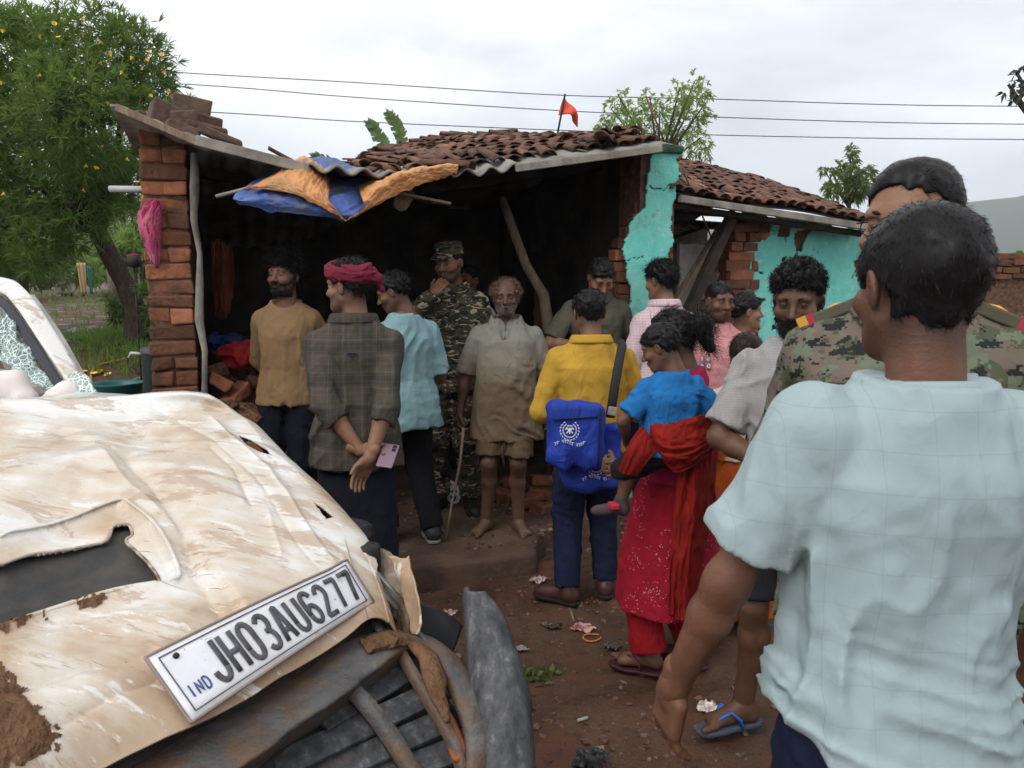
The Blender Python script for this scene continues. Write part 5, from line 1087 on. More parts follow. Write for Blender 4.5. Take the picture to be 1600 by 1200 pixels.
# torn-off corner of the bumper standing beside the nose
P_ = [ony(738, 924, 1.80), ony(752, 968, 1.78), ony(764, 1030, 1.74), ony(772, 1105, 1.68), ony(776, 1190, 1.62), ony(772, 1290, 1.56)]; rw = [.022, .05, .068, .078, .078, .072]
G_ = []
cl = catmull(np.array(P_)[:, None, :], 40)[:, 0]; rr = np.interp(np.linspace(0, 1, 40), np.linspace(0, 1, 6), rw)
sdv = unit([.86, -.5, 0]); outv = unit([-.5, -.86, .2])
for c_, r_ in zip(cl, rr): G_.append([c_ + sdv * r_ * math.sin(a) * (1.0 if a > 0 else .9) + outv * r_ * .75 * (math.cos(a) - .35) for a in np.linspace(R(-115), R(115), 26)])
G_ = np.array(G_); G_ += .006 * np.stack([fbm(G_[..., 0] * 9 + k_, G_[..., 1] * 9, G_[..., 2] * 9) for k_ in (0, 5, 9)], -1)
bc = MB().grid(G_ - CO).build('bumper_corner', PLAS2, car, True, solid=.012)
MB().tube([ony(806, 1040, 1.72) - CO, ony(818, 1075, 1.7) - CO, ony(828, 1112, 1.68) - CO], [.01, .014, .011], 8, flat=.6).build('bracket', DARK, bc, True)
# torn wing metal
surf('torn_wing', [[(606, 868, 1.92), (630, 872, 1.9), (637, 868, 1.9)], [(622, 905, 1.9), (638, 905, 1.86), (645, 900, 1.85)], [(634, 950, 1.86), (650, 945, 1.82), (652, 940, 1.8)], [(640, 985, 1.82), (652, 995, 1.78), (654, 990, 1.76)]], PAINT, car, 30, 20, .008, 14, .005, ony)
surf('torn_wing', [[(548, 858, 1.98), (570, 856, 1.95), (585, 868, 1.95)], [(560, 880, 1.95), (576, 885, 1.92), (590, 900, 1.92)], [(566, 905, 1.92), (580, 915, 1.9), (592, 930, 1.9)]], PAINT, car, 24, 24, .012, 16, .005, ony, 3.)
surf('torn_liner', [[(585, 862, 2.0), (612, 868, 1.97), (632, 882, 1.95)], [(585, 915, 1.97), (615, 920, 1.93), (636, 925, 1.9)], [(600, 965, 1.93), (625, 975, 1.9), (640, 990, 1.86)]], RUST, car, 24, 24, .014, 18, .006, ony, 6.)
surf('black_panel', [[(640, 935, 1.88), (690, 955, 1.92), (722, 978, 1.95)], [(640, 965, 1.86), (690, 985, 1.88), (714, 1000, 1.9)], [(640, 1005, 1.82), (680, 1020, 1.84), (702, 1030, 1.86)]], mat('black_plastic', (.012, .012, .013), rough=.45), car, 10, 10, .002, 8, .01, ony)
for (a_, b_, r_) in (((575, 900, 1.9), (622, 950, 1.86), .010), ((590, 895, 1.9), (632, 942, 1.87), .006), ((600, 985, 1.82), (650, 1010, 1.8), .012), ((585, 965, 1.85), (600, 1000, 1.8), .014), ((655, 990, 1.82), (700, 1040, 1.76), .008)):
    MB().tube([ony(*a_) - CO, ony(*b_) - CO], r_, 8, flat=.5).build('bracket', mat('bent_grey_metal', (.2, .2, .2), rough=.5, metal=.6, noise=.3), car, True)
MB().lathe([(.001, .03), (.026, .03), (.03, .02), (.03, -.03), (.02, -.035)], 16, ony(577, 868, 1.97) - CO).build('headlamp_socket', DARK, car, True)
# ================================================================== cloth materials
def fabric(name, c, var=.12, weave=220, crumple=.35, rough=.88, fn=None):
    if name in MATS: return MATS[name]
    m = mat(name, c, rough=rough, spec=.15, sheen=.0); t, b = nodes(m); co = coord_(t)
    base = ramp_(t, noise_(t, co, 6, 5, .6), [(.3, tuple(x * (1 - var) for x in c)), (.7, tuple(min(1, x * (1 + var)) for x in c))])
    if fn: base = fn(t, co, base)
    t.links.new(base, b.inputs['Base Color'])
    cre = math_(t, 'ABSOLUTE', math_(t, 'SUBTRACT', noise_(t, coord_(t, 'Object', (1, 1, .5)), 13, 3, .5, .9), .5)); h_ = math_(t, 'ADD', math_(t, 'MULTIPLY', noise_(t, co, weave, 2), .07), math_(t, 'MULTIPLY', cre, -1.3)); bump_(t, h_, crumple * 1.2, .03); return m
def sep(t, co): x = t.nodes.new('ShaderNodeSeparateXYZ'); t.links.new(co, x.inputs[0]); return x.outputs
def lines(t, v, period, width, off=0.): f = math_(t, 'FRACT', math_(t, 'ADD', math_(t, 'DIVIDE', v, period), off)); return math_(t, 'LESS_THAN', math_(t, 'ABSOLUTE', math_(t, 'SUBTRACT', f, .5)), width / period / 2)
def f_plaid(t, co, base):
    X, Y, Z = sep(t, co)
    for (per, wd, col, fc) in ((.07, .005, (.13, .115, .092), .35), (.14, .045, (.036, .032, .028), .5), (.026, .003, (.12, .105, .09), .25)):
        for v in (X, Z): base = mixcol(t, math_(t, 'MULTIPLY', lines(t, v, per, wd), fc), base, col)
    return base
def f_grid(t, co, base):
    X, Y, Z = sep(t, co)
    for (v, per) in ((X, .062), (Z, .058)): base = mixcol(t, math_(t, 'MULTIPLY', lines(t, v, per, .0009), .42), base, (.20, .25, .25))
    return base
def f_pinkcheck(t, co, base):
    X, Y, Z = sep(t, co)
    for v in (X, Z): base = mixcol(t, math_(t, 'MULTIPLY', lines(t, v, .018, .005), .35), base, (.45, .22, .28))
    return base
def f_knit(t, co, base):
    wv = t.nodes.new('ShaderNodeTexWave'); wv.bands_direction = 'Z'; wv.inputs['Scale'].default_value = 34; wv.inputs['Distortion'].default_value = 5; wv.inputs['Detail'].default_value = 1; wv.inputs['Detail Scale'].default_value = 9; t.links.new(co, wv.inputs[0])
    return mixcol(t, math_(t, 'MULTIPLY', wv.outputs[0], .45), base, (.21, .205, .20))
def f_camo(t, co, base):
    a = noise_(t, coord_(t, 'Object', (1, 1, 2.0)), 8, 2, .5, 1.2); b_ = noise_(t, coord_(t, 'Object', (1.1, .9, 1.8), (1, 2, 3)), 9.5, 2, .5, 1.2); c_ = noise_(t, coord_(t, 'Object', (1, 1, 2.4), (2, .4, 1)), 11.5, 2, .5, 1.6)
    base = mixcol(t, math_(t, 'GREATER_THAN', a, .53), base, (.075, .055, .036)); base = mixcol(t, math_(t, 'GREATER_THAN', b_, .55), base, (.016, .016, .015)); return mixcol(t, math_(t, 'GREATER_THAN', c_, .605), base, (.30, .25, .17))
def f_digi(t, co, base):
    sn = t.nodes.new('ShaderNodeVectorMath'); sn.operation = 'SNAP'; sn.inputs[1].default_value = (.0055, .0055, .004); t.links.new(co, sn.inputs[0]); o = sn.outputs[0]
    a = noise_(t, o, 22, 3, .6); m1 = t.nodes.new('ShaderNodeMapping'); m1.inputs['Location'].default_value = (3, 1, 2); m1.inputs['Scale'].default_value = (.8, .8, 1.5); t.links.new(o, m1.inputs[0]); b_ = noise_(t, m1.outputs[0], 26, 3, .65); m2 = t.nodes.new('ShaderNodeMapping'); m2.inputs['Location'].default_value = (8, 4, 6); t.links.new(o, m2.inputs[0]); c_ = noise_(t, m2.outputs[0], 24, 3, .6)
    base = mixcol(t, math_(t, 'GREATER_THAN', a, .52), base, (.075, .085, .05)); base = mixcol(t, math_(t, 'GREATER_THAN', c_, .56), base, (.13, .16, .11)); return mixcol(t, math_(t, 'GREATER_THAN', b_, .57), base, (.022, .024, .024))
def f_polo(t, co, base):
    X, Y, Z = sep(t, co); g = math_(t, 'SUBTRACT', math_(t, 'ADD', 1.32, math_(t, 'MULTIPLY', noise_(t, co, 4, 5, .6), .25)), Z)
    base = mixcol(t, ramp_(t, g, [(.1, 0.), (.5, .8)]), base, (.14, .092, .05)); return mixcol(t, ramp_(t, noise_(t, co, 9, 6, .7), [(.55, 0.), (.7, .5)]), base, (.16, .12, .08))
def f_dots(t, co, base):
    vo = t.nodes.new('ShaderNodeTexVoronoi'); vo.inputs['Scale'].default_value = 95; t.links.new(co, vo.inputs[0])
    vb = t.nodes.new('ShaderNodeTexVoronoi'); vb.inputs['Scale'].default_value = 8.; t.links.new(co, vb.inputs[0])
    ringm = math_(t, 'LESS_THAN', math_(t, 'FRACT', math_(t, 'MULTIPLY', vb.outputs['Distance'], 4.2)), .5); near_ = math_(t, 'LESS_THAN', vb.outputs['Distance'], .5)
    d = math_(t, 'MULTIPLY', math_(t, 'LESS_THAN', vo.outputs['Distance'], .26), math_(t, 'MULTIPLY', ringm, near_)); return mixcol(t, math_(t, 'MULTIPLY', d, .85), base, (.62, .38, .33))
def f_dirty(t, co, base): return mixcol(t, ramp_(t, noise_(t, co, 7, 6, .7), [(.45, 0.), (.65, .7)]), base, (.14, .09, .05))
def f_jeans(t, co, base): return mixcol(t, ramp_(t, noise_(t, co, 3, 4, .6), [(.5, 0.), (.75, .4)]), base, (.025, .03, .06))
TAN = fabric('tan_knit', (.215, .135, .068)); NAVY = fabric('navy_trousers', (.006, .007, .012)); BLACKT = fabric('black_trousers', (.008, .008, .010))
PLAID = fabric('plaid_cotton', (.066, .056, .044), fn=f_plaid); LUNGI = fabric('dark_lungi', (.014, .017, .026)); TEAL = fabric('teal_jersey', (.185, .305, .325), .08)
CAMO = fabric('woodland_camouflage', (.045, .045, .028), fn=f_camo); POLO = fabric('grey_polo_pique', (.185, .178, .148), fn=f_polo); SHORT = fabric('muddy_shorts', (.085, .06, .035), fn=f_dirty)
OLIVE = fabric('olive_jersey', (.085, .078, .055)); YELL = fabric('yellow_cotton', (.42, .25, .034), .1); JEANS = fabric('dark_jeans', (.010, .014, .038), fn=f_jeans)
KURTA = fabric('red_dotted_kurta', (.27, .008, .022), .12, fn=f_dots); REDP = fabric('red_cotton', (.28, .008, .015), .12); DUPA = fabric('red_orange_dupatta', (.20, .0105, .008), .22); MAG = fabric('magenta_cotton', (.34, .014, .06), .1)
CHILDB = fabric('child_blue_jersey', (.016, .135, .36), .12); PCHK = fabric('pink_check_cotton', (.58, .47, .49), .06, fn=f_pinkcheck); PINK = fabric('pink_jersey', (.48, .21, .22), .08); WHITE = fabric('white_cotton', (.66, .65, .67), .05)
SARI = fabric('orange_sari', (.48, .15, .025), .15); SARID = fabric('rust_sari', (.34, .07, .012), .2); GREYT = fabric('grey_knit_tee', (.30, .29, .285), .05, fn=f_knit); DIGI = fabric('digital_camouflage', (.15, .12, .095), .06, fn=f_digi)
TEE = fabric('pale_blue_tee', (.31, .39, .405), .05, fn=f_grid, crumple=.14); MAROON = fabric('maroon_gamcha', (.16, .018, .04), .2); DARKS = fabric('dark_shorts', (.012, .012, .015))
LEATH = mat('brown_leather', (.055, .022, .016), rough=.4, spec=.5, noise=.3, nscale=12, bump=.2, bscale=50); BLKS = mat('black_leather', (.012, .012, .012), rough=.45, spec=.5, noise=.3); SOLE = mat('dark_sole', (.02, .018, .016), rough=.9)
DK, MD, LT, DD = (.13, .062, .036), (.19, .095, .055), (.27, .14, .085), (.085, .042, .027)
HB_ = hair_mat()
# 1 tan pullover --------------------------------------------------------------------------------
p = Person('curly-haired bearded man in a tan long-sleeved pullover and navy trousers looking aside', pos(450, 560, 4.4), 4.4, SLABZ, topz(455, 390, 4.4), 176, MD, head=(-14, 3, 0), hair_t=.05, seed=1, fat=.94)
for k in (1, -1): p.set_arm(k, (k * .07, -.17, .90), (k * 1, -.15, 0), palm=(0, -1, 0))
p.body(stub=.85, shoes=True); p.shirt(TAN, 'long', .84, loose=.016, sl_r=.058, scoop=.062); p.band(TAN, .086, .006, 1.44, .05); p.pants(NAVY)
p.hair(HB_, .036, count=3600, length=.036, curl=.009, lift=.7, lump=.012, lumpf=34, freq=1.6, a=.62, b=.012, topx=.008); p.beard(HB_, .006, cheek=-.034, count=5000, low=-.125)
for k in (1, -1): p.shoe(k, BLKS, SOLE)
# 2 plaid shirt ----------------------------------------------------------------------------------
p2 = p = Person('man in a dark plaid shirt and maroon headcloth, hands clasped behind his back', pos(556, 600, 3.42), 3.42, 0, topz(545, 404, 3.42), 6, LT, head=(62, -2, 0), hair_t=.02, seed=2, fat=.93)
p.set_arm(-1, (.03, -.185, .885), (-1, -.45, -.1), (1, -.12, -.35), (0, -1, 0), (40, 45, 30)); p.set_arm(1, (.075, -.245, .865), (1, -.35, -.2), (-.5, -.05, -.9), (.5, -.8, -.2), (12, 22, 20))
p.body(stub=.6, shoes=None); p.shirt(PLAID, 'rolled', .795, loose=.022, flare=.03, A=.011, B=.010, sl_r=.066, vox=.008); p.collar(PLAID); p.hair(HB_, .014, count=2400, length=.03, curl=.004, lift=.4, a=.5, b=.0); turban(p, MAROON)
MB().box(p.sh_((0, -.152, 1.305)), (.02, .003, .006)).build('shirt_label', mat('label_navy', (.01, .012, .03), rough=.6), p.shirto)
p.skirt(LUNGI, [(.12, 0, 0, .175, .15), (.4, 0, 0, .175, .15), (.75, 0, 0, .175, .14), (.96, 0, 0, .15, .115)], 16, .07, 'lungi')
for k in (1, -1): p.sandal(k, SOLE, SOLE)
# 3 teal tee -------------------------------------------------------------------------------------
p = Person('man in a teal tee shirt and black track trousers with head bowed, back to camera', pos(632, 600, 4.28), 4.28, SLABZ, topz(625, 421, 4.28), 32, DK, head=(52, -22, 0), hair_t=.018, seed=3)
for k in (1, -1): p.set_arm(k, (k * .14, .16, .92), (k * .6, -1, 0))
p.set_leg(1, (.15, -.06, .085)).set_leg(-1, (-.1, .08, .085))
p.body(stub=.3, shoes=True); p.shirt(TEAL, 'short', .76, loose=.022, flare=.035, A=.010, sfrac=.9, sl_r=.066); p.band(TEAL, .068, .008, 1.442, .02); p.pants(BLACKT, (.092, .082, .066)); p.hair(HB_, .016, count=2200, length=.018, curl=.004, lift=.6, lump=.005)
h_, kn, an, _ = p.leg[1]; MB().tube([h_ + (.096, .0, .02), kn + (.074, 0, 0), an + (.066, 0, .02)], .005, 6, flat=.5).build('side_stripe', mat('blue_stripe', (.06, .12, .42), rough=.8), p.pantso, True)
for k in (1, -1): p.shoe(k, BLKS, mat('grey_sole', (.2, .19, .18), rough=.9))
# 4 soldier --------------------------------------------------------------------------------------
p = Person('soldier in woodland camouflage and matching cap with one hand raised to his mouth', pos(708, 560, 4.95), 4.95, SLABZ, topz(695, 383, 4.95), 176, MD, head=(-22, -10, 0), hair_t=.0, seed=4, fat=1.06, hgt=None)
p.set_arm(1, (.085, .205, 1.40), (1, .25, -1), (-.45, -.28, .62), (-.3, -.9, -.2), (35, 55, 40), 20); p.set_arm(-1, (-.27, .06, .82), (-.5, -1, 0))
p.body(stub=.75, shoes=True); p.shirt(CAMO, 'long', .80, loose=.018, flare=.02, sl_r=.066, wr=.044); p.collar(CAMO, 22); p.pants(CAMO, (.095, .076, .066), end=.93); p.hair(HB_, .009, count=800, length=.012, lift=.3); army_cap(p, CAMO)
for k in (1, -1):
    p.shoe(k, BLKS, SOLE, True); s_ = p.S[k]; MB().box(s_ + (-k * .04, .0, .086), (.055, .02, .006), Matrix.Rotation(k * R(20), 3, 'Y')).build('epaulette', CAMO, p.shirto, bevel=.004); MB().box(s_ + (k * .014, .0, .066), (.012, .021, .008), Matrix.Rotation(k * R(25), 3, 'Y')).build('rank_slide', mat('rank_yellow', (.5, .26, .05), rough=.7), p.shirto, bevel=.003)
    MB().box(p.sh_((k * .085, .122, 1.245)), (.045, .006, .014), Matrix.Rotation(R(-8), 3, 'X')).build('pocket_flap', CAMO, p.shirto, bevel=.003)
# 5 old man --------------------------------------------------------------------------------------
p5 = p = Person('barefoot old man with frizzy hair in a mud-stained grey polo shirt', pos(791, 620, 4.55), 4.55, SLABZ, topz(795, 432, 4.55), 178, DD, head=(0, -3, 0), hair_t=.03, seed=5, fat=1.1, belly=.055, wide=1.04, shx=.172)
p.set_arm(1, (.315, .03, .82), (.9, -.8, 0), (.0, .06, -1), None, (62, 75, 45), 60); p.set_arm(-1, (-.31, .03, .82), (-.9, -.8, 0), None, None, (40, 45, 30))
p.set_leg(1, (.135, .05, .085), toe=(.5, 1, 0)).set_leg(-1, (-.085, .06, .085), toe=(-.42, 1, 0))
p.body(stub=.4, grey=True, dirt=(.52, .3, (.15, .10, .062), .8)); p.shirt(POLO, 'short', .655, loose=.022, flare=.03, A=.009, sfrac=.95, sl_r=.068, vneck=[((0, .112, 1.27), (0, .088, 1.46), .010, .074)]); p.collar(POLO, 48)
for i in range(2): MB().lathe([(.001, .003), (.006, .002), (.006, -.002)], 8, p.sh_((.0, .128, 1.27 - i * .03)), Matrix.Rotation(R(-90), 3, 'X')).build('button', WHITE, p.shirto, True)
p.pants(SHORT, (.1, .088, .08), end=.42, name='shorts'); 
for i, (x_, l_) in enumerate(((-.005, .16), (.03, .13), (.012, .22), (-.03, .2))): MB().tube([(x_, .14, .69), (x_ + .01, .15, .69 - l_ * .5), (x_ - .005, .14, .69 - l_)], [.012, .015, .008], 7).build('waist_cord', SHORT, p.pantso, True)
p.hair(hair_mat((.13, .085, .055), .6), .016, count=3000, length=.03, curl=.009, lift=.75, lump=.010, freq=1.6, width=.0022, region=lambda X, Y, Z: np.maximum((.5 * Y + .012 - Z), np.minimum(.066 - np.abs(X), np.minimum(Y + .035, Z - .015)) * 1.) + np.maximum(0, .02 - np.sqrt(Y ** 2 + Z ** 2)))
p.beard(hair_mat((.26, .24, .22), .7), .004, count=1300, length=.009)
# 6 olive tee, 7 yellow shirt ------------------------------------------------------------------------
p = Person('man in an olive shirt bending his head down behind the yellow shirt', pos(928, 560, 5.15), 5.15, SLABZ, topz(940, 398, 5.15), 184, LT, lean=(0, .07), head=(8, -38, 0), hair_t=.015, seed=6, fat=1.08)
p.set_arm(1, (.12, .26, 1.12), (1, -.3, -.4), (-.5, .3, .6), (0, -.6, .6), (30, 40, 30)); p.set_arm(-1, (-.30, .05, .85), (-.8, -1, 0))
p.body(shoes=True, stub=.25); p.shirt(OLIVE, 'short', .80, loose=.016, sfrac=.85, sl_r=.068); p.collar(OLIVE, 20); p.pants(NAVY); p.hair(HB_, .013, count=2200, length=.02, lift=.3)
for k in (1, -1): p.shoe(k, BLKS, SOLE)
p7 = p = Person('man in a bright yellow shirt and dark jeans with a strap across his shoulder', pos(922, 600, 3.72), 3.72, 0, topz(927, 452, 3.72), 4, MD, head=(8, -12, 0), hair_t=.015, seed=7, fat=1.06)
p.set_arm(-1, (-.15, .2, 1.06), (-.55, -.7, -.5)); p.set_arm(1, (.14, .22, 1.05), (.55, -.6, -.5)); p.set_leg(-1, (-.12, -.05, .085), toe=(-.7, .5, 0)).set_leg(1, (.11, .04, .085), toe=(.2, 1, 0))
p.body(shoes=True); p.shirt(YELL, 'rolled', .86, loose=.024, flare=.03, A=.012, B=.010, sl_r=.072, vox=.008); p.collar(YELL); p.pants(JEANS, (.095, .078, .066)); p.hair(HB_, .013, count=2600, length=.018, lift=.3, a=.45, b=-.012)
for k in (1, -1): p.shoe(k, LEATH, SOLE)
# 8 woman in red -----------------------------------------------------------------------------------
p8 = p = Person('woman in a long red kurta and red scarf carrying a child on her hip', pos(1060, 700, 3.02), 3.02, 0, topz(1045, 482, 3.02), 62, DK, head=(12, -16, 0), hair_t=.02, seed=8, fat=.98)
p.set_arm(-1, (-.16, .25, .98), (-1, -.2, -.7), (.5, .8, .1), (1, 0, 0), (45, 50, 30)); p.set_arm(1, (-.05, .27, .96), (1, .1, -.8), (-.9, .4, .1), (0, -1, .2), (45, 50, 30))
p.set_leg(1, (.09, -.08, .098), toe=(.1, 1, 0)).set_leg(-1, (-.08, .09, .098), toe=(-.1, 1, 0))
p.body(); p.shirt(MAG, 'short', .95, loose=.014, sfrac=.85, A=.006); p.pants(REDP, (.075, .07, .085), end=.97)
p.skirt(KURTA, [(.33, 0, .02, .25, .25), (.6, 0, .02, .225, .225), (.85, 0, .01, .20, .185), (1.02, 0, 0, .158, .125), (1.1, 0, 0, .15, .115)], 12, .05, 'kurta')
def bunreg(X, Y, Z): return np.maximum(.35 * Y - .035 - Z, -9 + 0 * X) + 0 * X
p.hair(HB_, .016, count=1500, length=.05, lift=.12, curl=.004, flow=(0, -1, -.25), jitter=.15, a=.9, b=.0, boost=lambda X, Y, Z: np.clip(.075 - np.sqrt(X ** 2 + (Y + .15) ** 2 * .8 + (Z - .02) ** 2), 0, 1) * 1.0)
def bun(v): v.ell((0, -.135, .03), (.055, .05, .052), 0); v.cone((0, -.14, .02), (.01, -.15, -.09), .045, .02, .03); v.apply(lambda x, y, z: -.006 * vnoise(x * 50, y * 50, z * 50) - .004 * (1 - 2 * np.abs(vnoise(x * 25 + z * 30, y * 25, z * 25))))
b_ = _headvol(p, (-.1, -.23, -.14), (.1, -.05, .12), .005, bun, HB_, 'hair_bun'); 
v_ = Vol((-.1, -.23, -.14), (.1, -.05, .12), .008); bun(v_); V, Q = v_.nets(); Nn = vnormals(V, Q); V, Q = strands(V, Nn, 900, .07, .0022, .008, .35, (0, -.5, -1), 4, .9, .4); link('loose_hair', mesh('loose_hair', V @ p.hM.T + p.hc, Q, True, [HB_]), b_)
for k in (1, -1): p.sandal(k, mat('maroon_sandal', (.05, .014, .018), rough=.6), mat('maroon_strap', (.09, .02, .028), rough=.5))
def cloth_px(name, ctrl, m, parent, n=60, mm=60, amp=.012, fr=12., seed=0., solid=.004, along=1):
    G_ = patch([[ony(*c) for c in row] for row in ctrl], n, mm); u, v = np.meshgrid(np.linspace(0, 1, n), np.linspace(0, 1, mm), indexing='ij')
    a, b = (v, u) if along else (u, v); d = amp * (1 - 2 * np.abs(vnoise(a * fr + seed + .8 * b, b * 2.2, 0 * u + seed))) + amp * .4 * vnoise(u * 22, v * 22, 0 * u)
    G_[..., 1] -= d; G_[..., 2] += .4 * d; I_ = np.array(parent.matrix_basis.inverted()) if parent is not None else np.eye(4); G_ = G_ @ I_[:3, :3].T + I_[:3, 3]
    return MB().grid(G_).build(name, m, parent, True, solid=solid)
cloth_px('dupatta', [[(1008, 642, 2.78), (1040, 660, 2.70), (1085, 652, 2.72), (1118, 645, 2.84)], [(1004, 668, 2.77), (1035, 690, 2.66), (1085, 690, 2.68), (1122, 672, 2.84)], [(1020, 700, 2.76), (1042, 716, 2.66), (1086, 712, 2.68), (1124, 692, 2.86)], [(1036, 715, 2.80), (1052, 738, 2.70), (1085, 728, 2.72), (1120, 700, 2.90)]], DUPA, p8.root, amp=.016, fr=7, along=0, seed=2.)
cloth_px('dupatta', [[(1062, 700, 2.74), (1085, 690, 2.73), (1105, 680, 2.78), (1124, 662, 2.9)], [(1054, 780, 2.76), (1078, 780, 2.74), (1100, 770, 2.80), (1118, 760, 2.92)], [(1046, 880, 2.78), (1068, 880, 2.76), (1092, 870, 2.82), (1112, 850, 2.94)], [(1046, 960, 2.80), (1064, 970, 2.78), (1084, 955, 2.84), (1100, 935, 2.96)]], DUPA, p8.root, amp=.02, fr=7, seed=5.)
cloth_px('dupatta', [[(1004, 665, 2.72), (1014, 680, 2.70), (1030, 700, 2.70)], [(984, 692, 2.66), (996, 704, 2.64), (1014, 718, 2.66)], [(966, 738, 2.68), (980, 742, 2.66), (996, 744, 2.68)]], DUPA, p8.root, 24, 24, .006, 5, 7.)
# 9 child --------------------------------------------------------------------------------------------
pc = p = Person('small child in a bright blue tee shirt carried by the woman in red', pos(1048, 620, 2.78), 2.78, .51, 0, 12, DK, head=(50, -22, 0), seed=9, fat=1.12, hgt=.88, hs=1.36, vox=.014, hres=.0045, ll=.62)
p.set_arm(-1, (-.27, .14, .93), (-1, -.6, 0)); p.set_arm(1, (.27, .10, .92), (1, -.6, 0)); p.set_leg(-1, (-.34, .06, .50), (-.8, .4, .6), toe=(-1, .3, 0)).set_leg(1, (.22, .42, .5), (.5, .5, 1), toe=(0, 1, 0))
p.body(shoes=True); p.shirt(CHILDB, 'short', .88, loose=.03, flare=.03, A=.012, B=.012, sfrac=.75, sl_r=.075); p.band(CHILDB, .08, .012, 1.45, .02); p.pants(DARKS, (.12, .1, .1), end=.5, name='shorts', pel=.0); p.hair(HB_, .012, count=3000, length=.018, lift=.2, jitter=.2, a=.5, b=-.004)
p.shoe(-1, mat('child_shoe', (.06, .035, .04), rough=.8), mat('child_sole', (.45, .36, .25), rough=.8)); MB().box(np.array(p.leg[-1][2]) + (-.06, -.03, .0), (.03, .05, .02)).build('shoe_strap', mat('red_strap', (.4, .02, .04), rough=.6), p.root, bevel=.01)
# 10 pink check, 11 pink tee, 12 boy, 13 orange sari ---------------------------------------------------
p = Person('man in a pale pink checked shirt seen from behind beside the turquoise pillar', pos(1035, 560, 5.0), 5.0, 0, topz(1043, 406, 5.0), 12, LT, head=(28, -8, 0), hair_t=.03, seed=10)
p.body(shoes=True); p.shirt(PCHK, 'long', .8, loose=.018); p.collar(PCHK); p.pants(NAVY); p.hair(HB_, .016, count=2400, length=.035, lift=.4, topx=.012, curl=.004, flow=(0, -.6, -.6))
p11 = p = Person('dark-faced man in a pink lettered tee shirt talking with his mouth open', pos(1118, 560, 4.55), 4.55, 0, topz(1118, 441, 4.55), 172, DK, head=(22, -6, 0), hair_t=.012, seed=11)
p.body(shoes=True, stub=.3); p.shirt(PINK, 'short', .8, loose=.018); p.band(PINK, .068, .008, 1.442, .02); p.pants(NAVY); p.hair(HB_, .010, count=2000, length=.012, lift=.4)
def letter_block(pp, ch, x, z, m, wm, w=.032):
    o = MB().box(pp.sh_((x, .151, z)), (w / 2, .003, w / 2 * 1.1)).build('letter_patch', m, pp.shirto, bevel=.002)
    mb = MB()
    for st in ch: mb.tube([pp.sh_((x - (a - .5) * w * .45, .155, z + (c - .5) * w * .6)) for a, c in st], .0028, 6)
    mb.build('letter', wm, o)
RR = [[(0, 0), (0, 1), (.7, 1), (.9, .75), (.7, .5), (0, .5)], [(.4, .5), (1, 0)]]; TT = [[(.5, 0), (.5, 1)], [(0, 1), (1, 1)]]; BB = [[(0, 0), (0, 1), (.7, 1), (.9, .76), (.6, .52), (0, .52)], [(.6, .52), (1, .25), (.7, 0), (0, 0)]]; OO = [[(.2, 0), (0, .3), (0, .7), (.2, 1), (.8, 1), (1, .7), (1, .3), (.8, 0), (.2, 0)]]
for (ch, x, z, c_) in ((TT, .10, 1.24, (.42, .13, .14)), (BB, .062, 1.24, (.25, .2, .2)), (OO, .138, 1.195, (.5, .22, .16)), (RR, .098, 1.195, (.03, .06, .22)), (OO, .058, 1.195, (.42, .15, .17))): letter_block(p, ch, x, z, mat('patch_%d_%d' % (int(c_[0] * 100), int(c_[2] * 100)), c_, rough=.8), WHITE)
p = Person('boy in a white vest in profile facing right against the turquoise wall', pos(1160, 560, 4.8), 4.8, 0, topz(1158, 462, 4.8), -82, LT, head=(-6, 0, 0), hair_t=.015, seed=12, fat=.9, hs=1.06)
p.body(shoes=True); p.shirt(WHITE, 'short', .8, loose=.016, boat=.03); p.pants(DARKS, end=.45, name='shorts'); p.hair(HB_, .012, count=2400, length=.025, lift=.2, a=.5, b=.0)
p = Person('short woman with smooth dark hair in an orange sari turned away to the right', pos(1160, 640, 3.55), 3.55, 0, topz(1152, 529, 3.55), -42, MD, head=(-8, -6, 0), hair_t=.012, seed=13, hs=1.12)
p.body(); p.shirt(fabric('cream_blouse', (.5, .44, .32)), 'short', 1.0, loose=.012); p.skirt(SARID, [(.05, 0, 0, .26, .24), (.5, 0, 0, .22, .2), (.95, 0, 0, .175, .135), (1.05, 0, 0, .15, .11)], 20, .07, 'sari')
p.hair(hair_mat((.022, .012, .009)), .010, count=1200, length=.05, lift=.05, flow=(0, -1, -.3), jitter=.1, a=.8, b=.005, lump=.002, boost=lambda X, Y, Z: np.clip(.05 - np.sqrt(X ** 2 + (Y + .11) ** 2 + (Z + .05) ** 2), 0, 1))
v = Vol((-.3, -.25, .6), (.3, .25, 1.45), .011); v.cone((.15, -.02, 1.38), (-.1, -.13, 1.1), .075, .075, 0, flat=((0, 1, 0), 1.2)); v.cone((-.1, -.13, 1.1), (-.17, -.02, .85), .075, .08, .05); v.cone((.15, -.02, 1.38), (.06, .12, 1.1), .07, .08, .05); p.folds(v, .012, .008); v.build('sari_drape', SARI, p.root)
